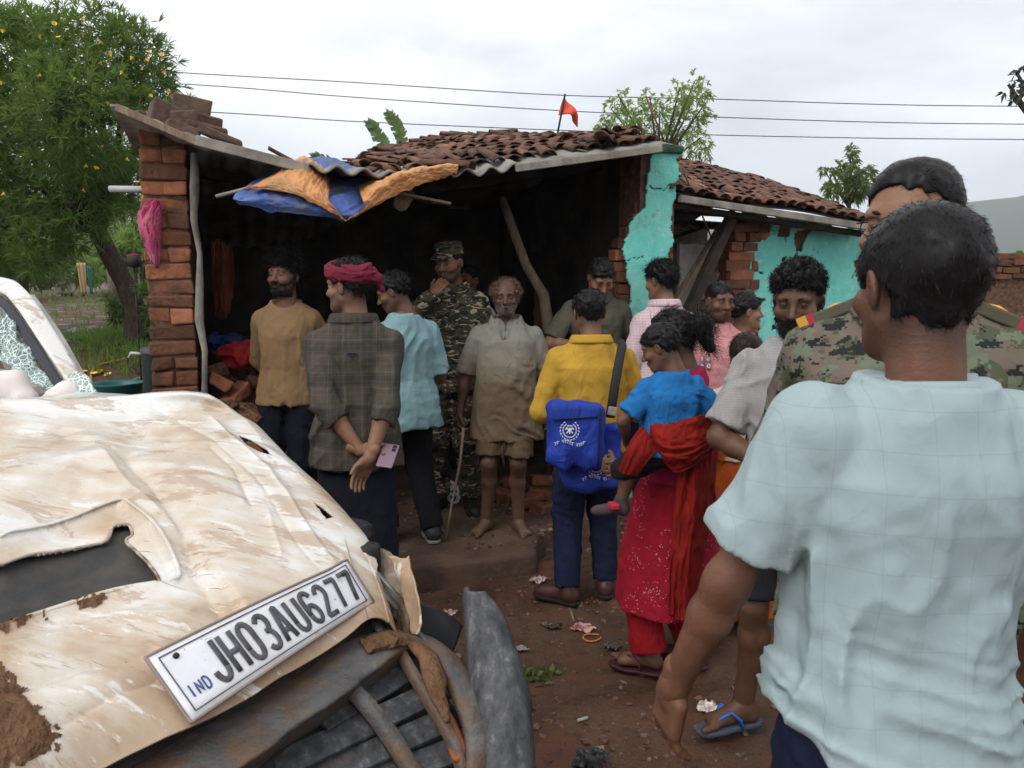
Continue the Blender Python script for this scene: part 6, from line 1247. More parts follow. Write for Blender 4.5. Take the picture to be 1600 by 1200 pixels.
# 14 grey tee ------------------------------------------------------------------------------------------
p = Person('curly-haired bearded man in a grey knitted tee shirt and blue flip-flops', pos(1243, 620, 2.62), 2.62, 0.018, topz(1248, 406, 2.62), 158, (.105, .052, .031), head=(-8, -14, 0), hair_t=.03, seed=14, vox=.008, hres=.004, fat=.96)
p.set_arm(1, (.06, .22, 1.02), (1, -.2, -.5), (-1, .2, .1), (0, -1, 0)); p.set_arm(-1, (-.05, .2, 1.0), (-1, -.2, -.5), (1, .2, .1), (0, -1, 0)); p.set_leg(1, (.13, .08, .085), toe=(.75, .6, 0)).set_leg(-1, (-.1, -.02, .085))
p.body(stub=.9); p.shirt(GREYT, 'short', .82, loose=.018, A=.007, sfrac=.82, sl_r=.07); p.band(GREYT, .068, .008, 1.442, .02); p.pants(DARKS, (.1, .085, .08), end=.44, name='shorts')
p.hair(HB_, .009, count=4600, length=.02, curl=.005, lift=.5, lump=.006, lumpf=46, freq=1.5, a=.62, b=.020, topx=.018); p.beard(HB_, .006, cheek=-.037, count=4500, length=.015, low=-.128)
for k in (1, -1): p.sandal(k, mat('white_blue_sole', (.06, .07, .10), rough=.7), mat('blue_strap', (.03, .13, .5), rough=.45))
# 15 officer ---------------------------------------------------------------------------------------------
p15 = p = Person('tall officer in digital camouflage with starred shoulder boards behind the pale blue tee', pos(1420, 560, 1.62), 1.62, 0, topz(1430, 252, 1.62), 150, LT, head=(-22, -4, 0), hair_t=.02, seed=15, vox=.0075, hres=.0038, fat=1.12)
p.set_arm(1, (.2, -.1, .86), (1, -1, 0)); p.body(stub=.4, shoes=True); p.shirt(DIGI, 'long', .78, loose=.018, A=.008, sl_r=.07, vox=.0075); p.collar(DIGI, 24); p.pants(DIGI, (.098, .08, .07)); p.hair(HB_, .007, count=6000, length=.022, width=.0016, lift=.03, jitter=.08, flow=(.3, -.8, -.3), a=.52, b=.034, topx=.008, res=.004, lump=.0012, earr=.044)
for k in (1, -1):
    p.shoe(k, BLKS, SOLE, True); M_ = Matrix.Rotation(k * R(24), 3, 'Y'); c_ = p.S[k] + np.array((-k * .03, -.0, .088))
    c_ = c_ + np.array((0, 0, .006)); ep = MB().box(c_, (.078, .031, .012), M_).build('shoulder_board', fabric('board_khaki', (.10, .09, .06)), p.shirto, bevel=.004)
    MB().box(np.array(M_ @ Vector((k * .052, 0, .003))) + c_, (.010, .0315, .0123), M_).build('board_band', mat('band_red', (.38, .03, .06), rough=.7), ep); MB().box(np.array(M_ @ Vector((k * .066, 0, .0025))) + c_, (.010, .0318, .0125), M_).build('board_band', mat('band_gold', (.55, .30, .04), rough=.6), ep)
    st = MB(); pts = [np.array(M_ @ Vector((rr_ * math.sin(a), rr_ * math.cos(a), .0128))) + c_ for i in range(10) for a in [i * math.pi / 5] for rr_ in [.019 if i % 2 == 0 else .008]]; st.add(pts + [np.array(M_ @ Vector((0, 0, .0168))) + c_], [(i, (i + 1) % 10, 10) for i in range(10)]); st.build('star', mat('brass_star', (.65, .30, .05), rough=.5), ep)
tg = MB().box(p.sh_((.085, .138, 1.285)), (.042, .004, .012), Matrix.Rotation(R(-6), 3, 'X')).build('name_tag', fabric('tag_dark', (.03, .03, .025)), p.shirto, bevel=.002)
MB().box(p.sh_((.085, .139, 1.225)), (.055, .004, .02), Matrix.Rotation(R(-6), 3, 'X')).build('pocket_flap', DIGI, p.shirto, bevel=.003)
MB().tube([p.hp((.072, .07, .012)), p.hp((.083, .01, .014)), p.hp((.084, -.035, .01)), p.hp((.082, -.05, -.012))], .0016, 6).build('spectacle_temple', mat('spectacle_metal', (.04, .035, .03), rough=.3, metal=.7), p.root, True)
MB().tube([p.hp((-.072, .07, .012)), p.hp((-.083, .01, .014)), p.hp((-.084, -.035, .01)), p.hp((-.082, -.05, -.012))], .0016, 6).build('spectacle_temple', MATS['spectacle_metal'], p.root, True)
for k in (1, -1): MB().tube([p.hp((k * .035 + .024 * math.cos(a), .1 - abs(.035 + k * .024 * math.cos(a)) * .35, .004 + .018 * math.sin(a))) for a in np.linspace(0, 6.28, 25)], .0014, 5, False).build('spectacle_rim', MATS['spectacle_metal'], p.root, True)
# 16 foreground man ----------------------------------------------------------------------------------------
p16 = p = Person('man in a pale blue checked tee shirt closest to the camera, seen from behind', pos(1418, 700, 1.16), 1.16, 0, topz(1450, 324, 1.16), 2, (.15, .07, .04), head=(3, -2, 0), hair_t=.012, seed=16, vox=.0058, hres=.0034, fat=.95, lean=(.01, 0), shz=1.372, shx=.162)
p.set_arm(-1, (-.33, .13, .87), (-.8, -.8, 0), (-.1, .2, -1), (1, .3, 0), (18, 24, 16), 35, 1.); p.set_arm(1, (.30, .12, .9), (1, -.6, 0))
p.body(shoes=True, stub=.2, armr=.88); 
o = p.shirt(TEE, 'short', .80, loose=.02, flare=.022, A=.013, B=.004, sfrac=.70, sl_r=.067, vox=.0055, slope=-.7, extra=lambda x, y, z: -(.011 * (1 - 2 * np.abs(vnoise(x * 8 + 1.6 * z + 3, 0 * y, z * 1.1)) ** .8) * np.clip((1.34 - z) / .25, 0, 1) + .006 * (1 - 2 * np.abs(vnoise(x * 3.5, 0 * y + 4, z * 30 + 8 * x)) ** .7) * np.clip((1.12 - z) / .15, 0, 1)) * (np.abs(x) < .2)); p.band(TEE, .072, .0085, 1.45, .02); p.pants(JEANS, (.085, .078, .068), pel=-.016); p.hair(HB_, .011, count=12000, length=.016, width=.0013, lift=.12, jitter=.16, a=.36, b=-.03, lump=.0012, res=.0042, earr=.046)
for k in (1, -1): p.shoe(k, BLKS, SOLE)
# half-hidden onlookers in the dark room ----------------------------------------------------------------------
p = Person('onlooker half hidden behind the soldier, only hair and white collar showing', pos(733, 560, 5.75), 5.75, SLABZ, topz(735, 414, 5.75), 150, DK, hair_t=.015, seed=17)
p.body(shoes=True); p.shirt(WHITE, 'long', .8); p.collar(WHITE, 15); p.pants(NAVY); p.hair(HB_, .014, count=1200, length=.02)
p = Person('onlooker half hidden at the right shoulder of the olive shirt', pos(972, 560, 5.75), 5.75, SLABZ, topz(966, 428, 5.75), 168, LT, hair_t=.015, seed=18)
p.body(shoes=True); p.shirt(DARKS, 'long', .8); p.pants(NAVY); p.hair(HB_, .014, count=1200, length=.02)
# ================================================================== vegetation
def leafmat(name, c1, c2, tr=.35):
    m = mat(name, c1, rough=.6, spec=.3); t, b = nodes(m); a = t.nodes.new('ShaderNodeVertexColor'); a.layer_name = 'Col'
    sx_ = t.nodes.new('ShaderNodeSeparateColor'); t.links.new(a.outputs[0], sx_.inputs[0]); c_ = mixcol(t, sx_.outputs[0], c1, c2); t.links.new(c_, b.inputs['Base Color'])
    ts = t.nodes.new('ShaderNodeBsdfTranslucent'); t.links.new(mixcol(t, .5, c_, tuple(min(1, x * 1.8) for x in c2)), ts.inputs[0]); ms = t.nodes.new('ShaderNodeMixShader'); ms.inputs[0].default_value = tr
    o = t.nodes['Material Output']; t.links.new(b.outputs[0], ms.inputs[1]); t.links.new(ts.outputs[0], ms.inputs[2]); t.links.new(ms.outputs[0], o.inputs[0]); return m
def leaves(P, D, ln, wd, per, rs, spread=1., droop=.25, col=None, fold=.0):
    """whorls of `per` narrow leaves at points P (n,3) along directions D"""
    n = len(P); k = n * per; p = np.repeat(P, per, 0); d0 = np.repeat(D, per, 0); r = rs.normal(0, 1, (k, 3)); d = d0 * rs.uniform(.3, 1., (k, 1)) + spread * r * .6; d /= np.linalg.norm(d, axis=1, keepdims=True) + 1e-9
    s_ = np.cross(d, rs.normal(0, 1, (k, 3))); s_ /= np.linalg.norm(s_, axis=1, keepdims=True) + 1e-9; L_ = ln * rs.uniform(.65, 1.2, (k, 1)); w_ = wd * rs.uniform(.7, 1.2, (k, 1)) * .5
    a = p; b1 = p + d * L_ * .45 + s_ * w_; b2 = p + d * L_ * .45 - s_ * w_; e_ = p + d * L_ - np.array([0, 0, 1.]) * L_ * droop
    V = np.stack([a, b1, e_, b2], 1).reshape(-1, 3); Q = np.arange(k * 4).reshape(-1, 4); cc = np.repeat(np.clip(np.repeat(col if col is not None else rs.rand(n), per) * .75 + rs.rand(k) * .35, 0, 1), 4)
    return V, Q, cc
def crown(name, P, D, ln, wd, per, m, parent, rs, col=None, org=(0, 0, 0), **kw):
    V, Q, cc = leaves(P, D, ln, wd, per, rs, col=col, **kw); me = mesh(name, V - np.array(org), Q, False, [m]); set_col(me, np.stack([cc] * 3, 1)); return link(name, me, parent)
def blobs(L_, Y, depth, rs, n, shell=.55, sq=1.):
    """points in ellipsoids given as pixel discs (px,py,r) at depth Y"""
    tot = sum(r ** 2 for *_, r in L_); P = []; D = []; Cc = []
    for (px, py, r) in L_:
        y0 = Y + rs.uniform(-.3, .3) * depth; c = ony(px, py, y0); R_ = r / FPX * y0; k = max(4, int(n * r * r / tot))
        u = rs.normal(0, 1, (k, 3)); u /= np.linalg.norm(u, axis=1, keepdims=True); rad = rs.uniform(shell, 1.08, (k, 1)) ** .8 * R_ * (1 + .22 * vnoise(u[:, 0] * 3 + px, u[:, 1] * 3, u[:, 2] * 3 + py)[:, None])
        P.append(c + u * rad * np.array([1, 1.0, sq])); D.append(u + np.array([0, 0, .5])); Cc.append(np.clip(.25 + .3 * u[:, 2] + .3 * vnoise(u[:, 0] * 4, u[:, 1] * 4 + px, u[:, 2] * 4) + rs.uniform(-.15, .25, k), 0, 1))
    return np.concatenate(P), np.concatenate(D), np.concatenate(Cc)
BARK = mat('bark', (.035, .025, .018), rough=.95, spec=.1, color2=(.085, .065, .05), nscale=9, detail=7, stretch=(3, 3, 1), bump=1., bscale=22, bdist=.03)
rs = np.random.RandomState(4)
# yellow-flowering tree at the left
tb = ony(216, 532, 9.0); tb[2] = float(gz(tb[0], tb[1])); tr = empty('flowering_tree', tb, label='big leafy tree with narrow leaves and yellow flowers at the left', cat='tree')
tp_ = lambda px, py, y=9.0: ony(px, py, y) - tb
MB().tube([np.array([.04, 0, -.3]), tp_(218, 520), tp_(210, 480), tp_(196, 445), tp_(172, 400), tp_(152, 360), tp_(140, 310)], [.22, .17, .12, .105, .1, .095, .07], 12).build('trunk', BARK, tr, True)
bl = [(50, 120, 95), (140, 95, 85), (205, 95, 62), (225, 150, 52), (130, 190, 95), (40, 240, 110), (180, 230, 70), (195, 290, 48), (105, 300, 80), (20, 340, 85), (-110, 180, 140), (-120, 330, 120), (60, 60, 50), (0, 60, 55), (60, 390, 40), (252, 172, 22)]
for (px, py, r) in bl[:13]: MB().tube([tp_(152, 360), (tp_(152, 360) + tp_(px, py)) * .5 + (0, rs.uniform(-.3, .3), .1), tp_(px, py, 9 + rs.uniform(-.5, .5))], [.06, .04, .015], 7).build('branch', BARK, tr, True)
P, D, Cc = blobs(bl, 9.0, 2.4, rs, 5200)
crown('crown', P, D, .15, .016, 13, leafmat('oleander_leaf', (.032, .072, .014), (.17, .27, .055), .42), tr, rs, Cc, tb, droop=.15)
fm = MB().lathe([(.004, -.03), (.012, 0), (.03, .025), (.042, .03)], 8); fme = mesh('flower', fm.V, fm.F, True, [mat('yellow_petal', (.75, .50, .06), rough=.6)])
for (px, py) in ((4, 50), (85, 38), (62, 58), (92, 60), (131, 32), (130, 55), (156, 67), (173, 87), (158, 100), (205, 92), (232, 83), (253, 87), (222, 107), (231, 95), (189, 115), (257, 115), (116, 125), (60, 119), (2, 131), (263, 146), (237, 151), (168, 163), (119, 226), (158, 231), (200, 250), (133, 260), (150, 264), (222, 307), (214, 286), (131, 298), (4, 304)):
    o = link('flower', fme, tr); o.location = tuple(tp_(px, py, 9.0 - 1.0)); o.rotation_euler = (rs.uniform(-1, 1), rs.uniform(-1, 1), 0); o.scale = (.6,) * 3
# shoots at the foot of the trunk
P, D, Cc = blobs([(186, 492, 14), (244, 486, 16), (232, 455, 13), (176, 470, 9), (248, 512, 14)], 8.9, .5, rs, 220, .1); crown('sucker_shoots', P, D, .13, .014, 8, MATS['oleander_leaf'], tr, rs, Cc, tb)
def tree(name, label, base, bl, Y, depth, n, ln, wd, per, m, trunk_r=.12, droop=.4, shell=.2):
    b0 = ony(*base); b0[2] = float(gz(b0[0], b0[1])); o = empty(name, b0, label=label, cat='tree'); cen = np.mean([ony(px, py, Y) for px, py, _ in bl], 0) - b0
    MB().tube([(0, 0, -.2), cen * .5 + (.05, 0, 0), cen * np.array([.9, .9, .85])], [trunk_r, trunk_r * .8, trunk_r * .5], 9).build('trunk', BARK, o, True)
    for (px, py, r) in bl: MB().tube([cen * np.array([.8, .8, .75]), ony(px, py, Y) - b0 + (0, 0, r / FPX * Y * .6)], [trunk_r * .4, trunk_r * .12], 6).build('branch', BARK, o, True)
    P, D, Cc = blobs(bl, Y, depth, rs, n, shell); crown('crown', P, D, ln, wd, per, m, o, rs, Cc, b0, droop=droop); return o
LG = leafmat('light_green_leaf', (.11, .18, .04), (.28, .40, .10), .5); DG = leafmat('dark_green_leaf', (.025, .055, .018), (.075, .13, .04)); MG = leafmat('mid_green_leaf', (.06, .105, .03), (.17, .24, .07), .45); GG = leafmat('grey_green_leaf', (.035, .045, .035), (.08, .10, .08), .2)
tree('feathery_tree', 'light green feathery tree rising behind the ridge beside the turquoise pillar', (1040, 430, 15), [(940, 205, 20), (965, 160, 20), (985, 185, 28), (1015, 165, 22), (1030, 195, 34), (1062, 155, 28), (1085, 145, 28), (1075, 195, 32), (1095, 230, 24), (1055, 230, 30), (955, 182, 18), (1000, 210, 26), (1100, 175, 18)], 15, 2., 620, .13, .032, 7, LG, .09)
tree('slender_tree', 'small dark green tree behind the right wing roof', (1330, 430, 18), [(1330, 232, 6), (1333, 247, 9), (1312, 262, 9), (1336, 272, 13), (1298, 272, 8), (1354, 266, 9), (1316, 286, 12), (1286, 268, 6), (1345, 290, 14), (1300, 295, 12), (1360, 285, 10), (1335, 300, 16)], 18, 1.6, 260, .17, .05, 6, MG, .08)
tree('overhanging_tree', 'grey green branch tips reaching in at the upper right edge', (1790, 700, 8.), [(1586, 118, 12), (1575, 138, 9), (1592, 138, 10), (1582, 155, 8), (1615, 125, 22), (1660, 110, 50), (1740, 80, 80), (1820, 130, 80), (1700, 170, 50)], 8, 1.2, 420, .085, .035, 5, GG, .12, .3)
# banana plant
bn = ony(610, 430, 9.5); bn[2] = float(gz(bn[0], bn[1])); ban = empty('banana_plant', bn, label='banana plant with slit leaves standing behind the roof', cat='plant')
BL = leafmat('banana_leaf', (.07, .12, .04), (.16, .24, .09), .35); bt = ony(612, 262, 9.5) - bn
MB().tube([(0, 0, -.1), bt * .6, bt], [.1, .085, .05], 10).build('stem', mat('banana_stem', (.12, .15, .06), rough=.7), ban, True)
for pts in ([(618, 262), (628, 225), (618, 192), (605, 176)], [(612, 262), (604, 235), (588, 205), (576, 190)], [(610, 262), (602, 240), (590, 238), (574, 244)], [(615, 262), (640, 245), (655, 250), (665, 262)], [(606, 270), (540, 262), (505, 250), (488, 245)]):
    mid = catmull(np.array([ony(x_, y_, 9.5) - bn for x_, y_ in pts])[:, None, :], 30)[:, 0]; lf = MB().tube(mid, list(np.linspace(.014, .004, 30)), 5)
    for i in range(3, 29):
        tg_ = unit(mid[min(i + 1, 29)] - mid[i - 1]); sdw = unit(np.cross(tg_, [0, 1, .2])); wd_ = .085 * math.sin(math.pi * min(1, (i - 1) / 29.)) ** .6
        for sg in (1, -1):
            dr = rs.uniform(.0, .3); e_ = mid[i] + sdw * sg * wd_ * rs.uniform(.8, 1.05) + tg_ * .05 + np.array([0, rs.uniform(-.05, .05), -wd_ * dr]); h2 = tg_ * .022
            lf.add([mid[i] - h2, mid[i] + h2, e_ + h2 * .5, e_ - h2 * .7], [(0, 1, 2, 3)])
    o = lf.build('leaf', BL, ban, False); set_col(o.data, np.full((len(o.data.vertices), 3), .6))
# shrubs and thicket at the far side of the meadow
def shrub(label, L_, Y, n, m, ln=.16, wd=.045, name='shrub'):
    c = ony(L_[0][0], L_[0][1], Y); c[2] = float(gz(c[0], c[1])); o = empty(name, c, label=label, cat='bush', group='bushes along the far side of the meadow'); P, D, Cc = blobs(L_, Y, Y * .12, rs, n, .3, .9)
    P[:, 2] = np.maximum(P[:, 2], gz(P[:, 0], P[:, 1])); crown('foliage', P, D, ln, wd, 6, m, o, rs, Cc, c, droop=.3)
    for k in range(4): MB().tube([(rs.uniform(-.3, .3), 0, -.1), (rs.uniform(-.6, .6), rs.uniform(-.3, .3), 1.2)], [.05, .02], 6).build('stem', BARK, o, True)
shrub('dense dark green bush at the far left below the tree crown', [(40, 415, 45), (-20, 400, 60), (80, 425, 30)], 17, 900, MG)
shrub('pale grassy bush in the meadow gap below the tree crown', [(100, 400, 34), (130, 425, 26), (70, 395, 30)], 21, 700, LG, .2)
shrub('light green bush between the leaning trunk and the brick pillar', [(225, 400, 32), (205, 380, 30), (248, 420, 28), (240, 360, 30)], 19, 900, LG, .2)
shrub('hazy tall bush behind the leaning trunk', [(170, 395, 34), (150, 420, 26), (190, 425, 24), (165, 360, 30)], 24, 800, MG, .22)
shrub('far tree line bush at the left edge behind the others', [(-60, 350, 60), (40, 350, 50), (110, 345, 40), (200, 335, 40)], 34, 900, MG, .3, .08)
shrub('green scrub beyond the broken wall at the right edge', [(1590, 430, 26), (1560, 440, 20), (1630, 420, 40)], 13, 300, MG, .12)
# grass: uncountable
gp = []; 
for (cx, cy_, sx_, sy_, n_) in ((-4.25, 9.3, .55, .5, 1500), (-3.9, 8.9, .5, .4, 900), (-5.5, 12.5, 2.6, 1.8, 900), (-9, 20, 4, 4, 2000)):
    gp.append(np.stack([rs.normal(cx, sx_, n_), rs.normal(cy_, sy_, n_)], 1))
gp = np.concatenate(gp); pq_ = (gp[:, 0] - HO[0]) * HA[0] + (gp[:, 1] - HO[1]) * HA[1]; gp = gp[pq_ < -.5]; P = np.stack([gp[:, 0], gp[:, 1], gz(gp[:, 0], gp[:, 1])], 1); D = np.tile(np.array([0, 0, 1.2]), (len(P), 1)); V, Q, cc = leaves(P, D, .12, .012, 4, rs, spread=.5, droop=.05)
me = mesh('grass', V, Q, False, [leafmat('grass_blade', (.05, .10, .018), (.16, .26, .05), .4)]); set_col(me, np.stack([cc] * 3, 1)); tag(link('grass', me), 'bright green grass growing round the foot of the tree', 'grass', kind='stuff')
# ------------------------------------------------------------------ overhead wires and their poles
WM = mat('wire_metal', (.06, .06, .065), rough=.5); CP = mat('concrete_pole', (.3, .29, .27), rough=.9, noise=.2)
YW = 16.
ends = [ony(-520, 70, YW), ony(2150, 180, YW)]
for i, e_ in enumerate(ends):
    g_ = float(gz(e_[0], e_[1])); po = empty('utility_pole', (e_[0], e_[1], g_), label=('concrete power line pole off to the left' if i == 0 else 'concrete power line pole off to the right'), cat='pole', group='poles of the power line'); MB().tube([(0, 0, -.3), (0, 0, e_[2] - g_ + .5)], [.16, .1], 10).build('shaft', CP, po, True); MB().box((0, 0, e_[2] - g_), (.06, .5, .06)).build('cross_arm', CP, po); MB().box((0, 0, e_[2] - g_ - 1.1), (.06, .5, .06)).build('cross_arm', CP, po)
for pts, lb in (([(-520, 62), (258, 112), (540, 128), (860, 148), (1120, 155), (1370, 163), (1600, 166), (2150, 168)], 'topmost of the three overhead wires'), ([(-520, 88), (265, 130), (540, 151), (860, 172), (1120, 183), (1370, 191), (1600, 194), (2150, 198)], 'middle one of the three overhead wires'), ([(-520, 130), (325, 175), (540, 189), (860, 203), (1120, 211), (1370, 216), (1600, 218), (2150, 222)], 'lowest of the three overhead wires')):
    P_ = catmull(np.array([ony(x_, y_, YW) for x_, y_ in pts])[:, None, :], 60)[:, 0]; tag(MB().tube(P_, .0095, 5).build('overhead_wire', WM, None, True), lb, 'wire', 'three overhead wires')
# ================================================================== carried things
def cam_basis(yaw=0, roll=0, pitch=0): return Matrix.Rotation(R(yaw), 3, 'Z') @ Matrix.Rotation(R(pitch), 3, 'X') @ Matrix.Rotation(R(roll), 3, 'Y')
BLUE = fabric('blue_nylon', (.018, .045, .30), .2, crumple=.5, rough=.6); BLKN = mat('black_webbing', (.012, .012, .013), rough=.7); LOGO = mat('white_print', (.62, .64, .72), rough=.7)
def bag(label, c, h, rot, logo, zipz=None, seed=0):
    o = empty('shoulder_bag', c, label=label, cat='bag', group='blue satchels on the man in yellow'); o.rotation_euler = rot
    v = Vol(-np.array(h) - .03, np.array(h) + .03, .008); v.rbox((0, 0, 0), h, None, .03); v.ell((-h[0] * .3, -h[1] * .5, -h[2] * .55), (h[0] * .7, h[1] * .75, h[2] * .5), .03)
    v.apply(lambda x, y, z: -.014 * (1 - 2 * np.abs(vnoise(x * 9 + seed, y * 6, z * 8 + x * 6))) - .006 * vnoise(x * 24, y * 24, z * 24 + seed)); body = v.build('pouch', BLUE, o)
    V = np.zeros(len(body.data.vertices) * 3, np.float32); body.data.vertices.foreach_get('co', V); V = V.reshape(-1, 3)
    def front(x, z): k = np.argsort((V[:, 0] - x) ** 2 + (V[:, 2] - z) ** 2)[:60]; return V[k, 1].min() - .004
    if zipz is not None:
        MB().tube([(x, front(x, zipz + .1 * x), zipz + .1 * x) for x in np.linspace(-h[0] * .9, h[0] * .7, 16)], .005, 6, flat=.5).build('zip', BLKN, o, True)
        MB().tube([(h[0] * .78, front(h[0] * .78, z), z) for z in np.linspace(-h[2] * .85, h[2] * .92, 12)], .008, 6, flat=.4).build('edge_binding', BLKN, o, True)
    lx, lz, lr = logo; em = MB()
    for sg in (1, -1):
        for i in range(8):
            a = R(-80 + i * 19); x, z = lx + sg * lr * math.cos(a), lz + lr * math.sin(a)
            for off, da in ((.006, 35), (-.006, -35)):
                cx, cz = x + sg * off * math.cos(a), z + off * math.sin(a); d = R(90) + a + R(da * .6); ux, uz = math.cos(d) * sg, math.sin(d); y = front(cx, cz)
                em.add([(cx - ux * .007, y, cz - uz * .007), (cx - uz * .003, y, cz + ux * .003), (cx + ux * .007, y, cz + uz * .007), (cx + uz * .003, y, cz - ux * .003)], [(0, 1, 2, 3)])
    for st in ([(-.4, -.35), (-.1, -.05), (-.35, .3)], [(.4, -.35), (.1, -.05), (.35, .3)], [(0, -.45), (0, .3)], [(-.15, .1), (.15, .1)], [(-.3, .45), (-.05, .55)], [(.3, .45), (.05, .55)], [(-.5, .05), (-.35, .3)], [(.5, .05), (.35, .3)]):
        em.tube([(lx + a * lr, front(lx + a * lr, lz + b_ * lr), lz + b_ * lr) for a, b_ in st], .0034, 5)
    em.build('emblem', LOGO, o)
    tx = MB(); rr_ = random.Random(seed)
    for i in range(13):
        x = lx - .06 + i * .0105; z = lz - lr * 1.75 + .01 * math.sin(i * .5) + .012 * (i / 13)
        if i in (2, 8): continue
        y = front(x, z); tx.tube([(x - .006, y, z + .006), (x + .006, y, z + .007)], .0013, 4); tx.tube([(x, y, z + .006), (x + rr_.uniform(-.003, .003), y, z - .006)], .0013, 4); tx.tube([(x - .004, y, z + rr_.uniform(-.004, .002)), (x, y, z - .001)], .0012, 4)
    tx.build('lettering', LOGO, o); return o
c1 = ony(897, 680, 3.40); bag('blue satchel with white laurel emblem hanging at the back of the yellow shirt', c1, (.125, .055, .145), (R(-4), R(3), R(6)), (-.035, .03, .036), .085, 2)
c2 = ony(925, 712, 3.50); b2 = bag('lower blue satchel with white laurel emblem partly behind the other satchel', c2, (.14, .04, .15), (R(-4), R(-3), R(-8)), (.02, -.035, .036), None, 5)
S7 = lambda px, py, y: ony(px, py, y)
MB().tube([S7(958, 655, 3.46) - c2, S7(966, 600, 3.52) - c2, S7(974, 560, 3.54) - c2, S7(976, 540, 3.60) - c2, S7(968, 528, 3.70) - c2], .021, 8, flat=.14, up=(0, -1, 0)).build('strap', BLKN, b2, True); b2.children[-1].matrix_parent_inverse = Matrix.Rotation(0, 4, 'X')
MB().box(S7(962, 645, 3.46) - c2, (.02, .006, .02), cam_basis(0, 12)).build('buckle', mat('grey_buckle', (.25, .23, .2), rough=.4), b2, bevel=.003)
# phone in the hands behind the back
ph = ony(606, 712, 3.19); o = empty('phone', ph, label='lilac phone held behind the back of the plaid-shirted man', cat='phone'); Mp = cam_basis(8, 14, -58)
MB().box((0, 0, 0), (.035, .0045, .07), Mp).build('case', mat('lilac_case', (.20, .13, .17), rough=.35, spec=.5), o, bevel=.006)
for dz_ in (.052, .032): MB().box(np.array(Mp @ Vector((.018, -.006, dz_))), (.009, .002, .008), Mp).build('lens', mat('lens_black', (.02, .02, .03), rough=.1), o, bevel=.002)
# walking stick
a_, b_ = ony(724, 668, 4.42), onz(697, 846, SLABZ); tag(MB().tube([a_, a_ + (b_ - a_) * .3 + (.012, 0, 0), a_ + (b_ - a_) * .7, b_], [.009, .0085, .007, .006], 7).build('walking_stick', mat('stick_wood', (.20, .13, .08), rough=.8, noise=.3), None, True), 'thin crooked wooden stick held by the old man', 'stick')
# ================================================================== yard things at the left
tub = ony(183, 598, 7.0); gt = float(gz(tub[0], tub[1])); tt = empty('plastic_tub', (tub[0], tub[1], gt), label='wide teal plastic tub beside the brick pillar', cat='tub'); hz = tub[2] - gt
MB().lathe([(.001, .01), (.17, .01), (.215, hz - .02), (.235, hz), (.225, hz + .004), (.205, hz - .015), (.16, .03), (.001, .03)], 32).build('basin', mat('teal_plastic', (.015, .11, .115), rough=.45, spec=.4), tt, True)
br = ony(241, 548, 6.6); gb = float(gz(br[0], br[1])); ba = empty('water_drum', (br[0], br[1], gb), label='dark green water drum with lid standing against the brick pillar', cat='drum'); hb = br[2] - gb
MB().lathe([(.001, 0), (.11, 0), (.115, .02), (.102, hb * .9), (.104, hb)], 28).build('drum_body', mat('dark_drum', (.012, .022, .018), rough=.5, noise=.3), ba, True); MB().lathe([(.112, hb - .02), (.112, hb + .012), (.09, hb + .03), (.001, hb + .035)], 28).build('lid', mat('grey_lid', (.06, .065, .065), rough=.5), ba, True)
MB().tube([(-.1, 0, hb - .03), (-.2, 0, hb - .02), (-.22, 0, hb - .06)], .014, 8).build('tap', mat('white_pipe', (.5, .5, .48), rough=.5), ba, True); MB().lathe([(.001, hb + .07), (.05, hb + .06), (.06, hb + .03)], 14, (.05, 0, 0)).build('cup', mat('red_plastic', (.35, .03, .05), rough=.4), ba, True)
hp_ = [(222, 566), (190, 574), (160, 580), (141, 572), (150, 562), (190, 556), (222, 552)]; P_ = []
for (x_, y_) in hp_: q_ = ony(x_, y_, 7.6 + (575 - y_) * .04); q_[2] = float(gz(q_[0], q_[1])) + .02; P_.append(q_)
tag(MB().tube(catmull(np.array(P_)[:, None, :], 50)[:, 0], .016, 8).build('hose', mat('hose_rubber', (.30, .15, .08), rough=.6), None, True), 'orange brown hose looped on the mud behind the tub', 'hose')
# cloth on a far post, pot on a stake, grey trunk
fc = ony(128, 448, 20); fc[2] = float(gz(fc[0], fc[1])); sc_o = empty('cloth_on_post', fc, label='pale sacking and teal cloth hung on a post in the far meadow', cat='cloth'); MB().tube([(0, .06, -.1), (0, .06, .95)], .03, 6).build('post', BARK, sc_o, True)
for (dx, w_, h_, mt) in ((-.45, .3, .55, fabric('grey_net', (.16, .15, .11))), (.05, .12, .8, fabric('sack_cloth', (.42, .30, .17))), (.25, .06, .7, fabric('teal_rag', (.05, .22, .17)))):
    G_ = np.array([[(dx + (u - .5) * 2 * w_ * (1 - .4 * (1 - v)) * 1., .02 * math.sin(u * 14 + v * 3) - .05, .05 + v * h_) for v in np.linspace(0, 1, 12)] for u in np.linspace(0, 1, 24)]); MB().grid(G_).build('hung_cloth', mt, sc_o, True, solid=.006)
gp_ = ony(178, 480, 12); gp_[2] = float(gz(gp_[0], gp_[1])); go = empty('bare_trunk', gp_, label='pale bare tree trunk behind the leaning flowering tree', cat='tree'); MB().tube([(0, 0, -.1), (.02, 0, .5), (-.05, 0, 1.3)], [.09, .08, .06], 9).build('trunk', mat('pale_bark', (.16, .13, .1), rough=.95, noise=.3, nscale=12, bump=.6), go, True)
st_ = ony(213, 470, 7.6); st_[2] = float(gz(st_[0], st_[1])); so_ = empty('pot_on_stake', st_, label='dark pot with a red rag on a stake in front of the tree', cat='pot'); zz = ony(213, 408, 7.6)[2] - st_[2]
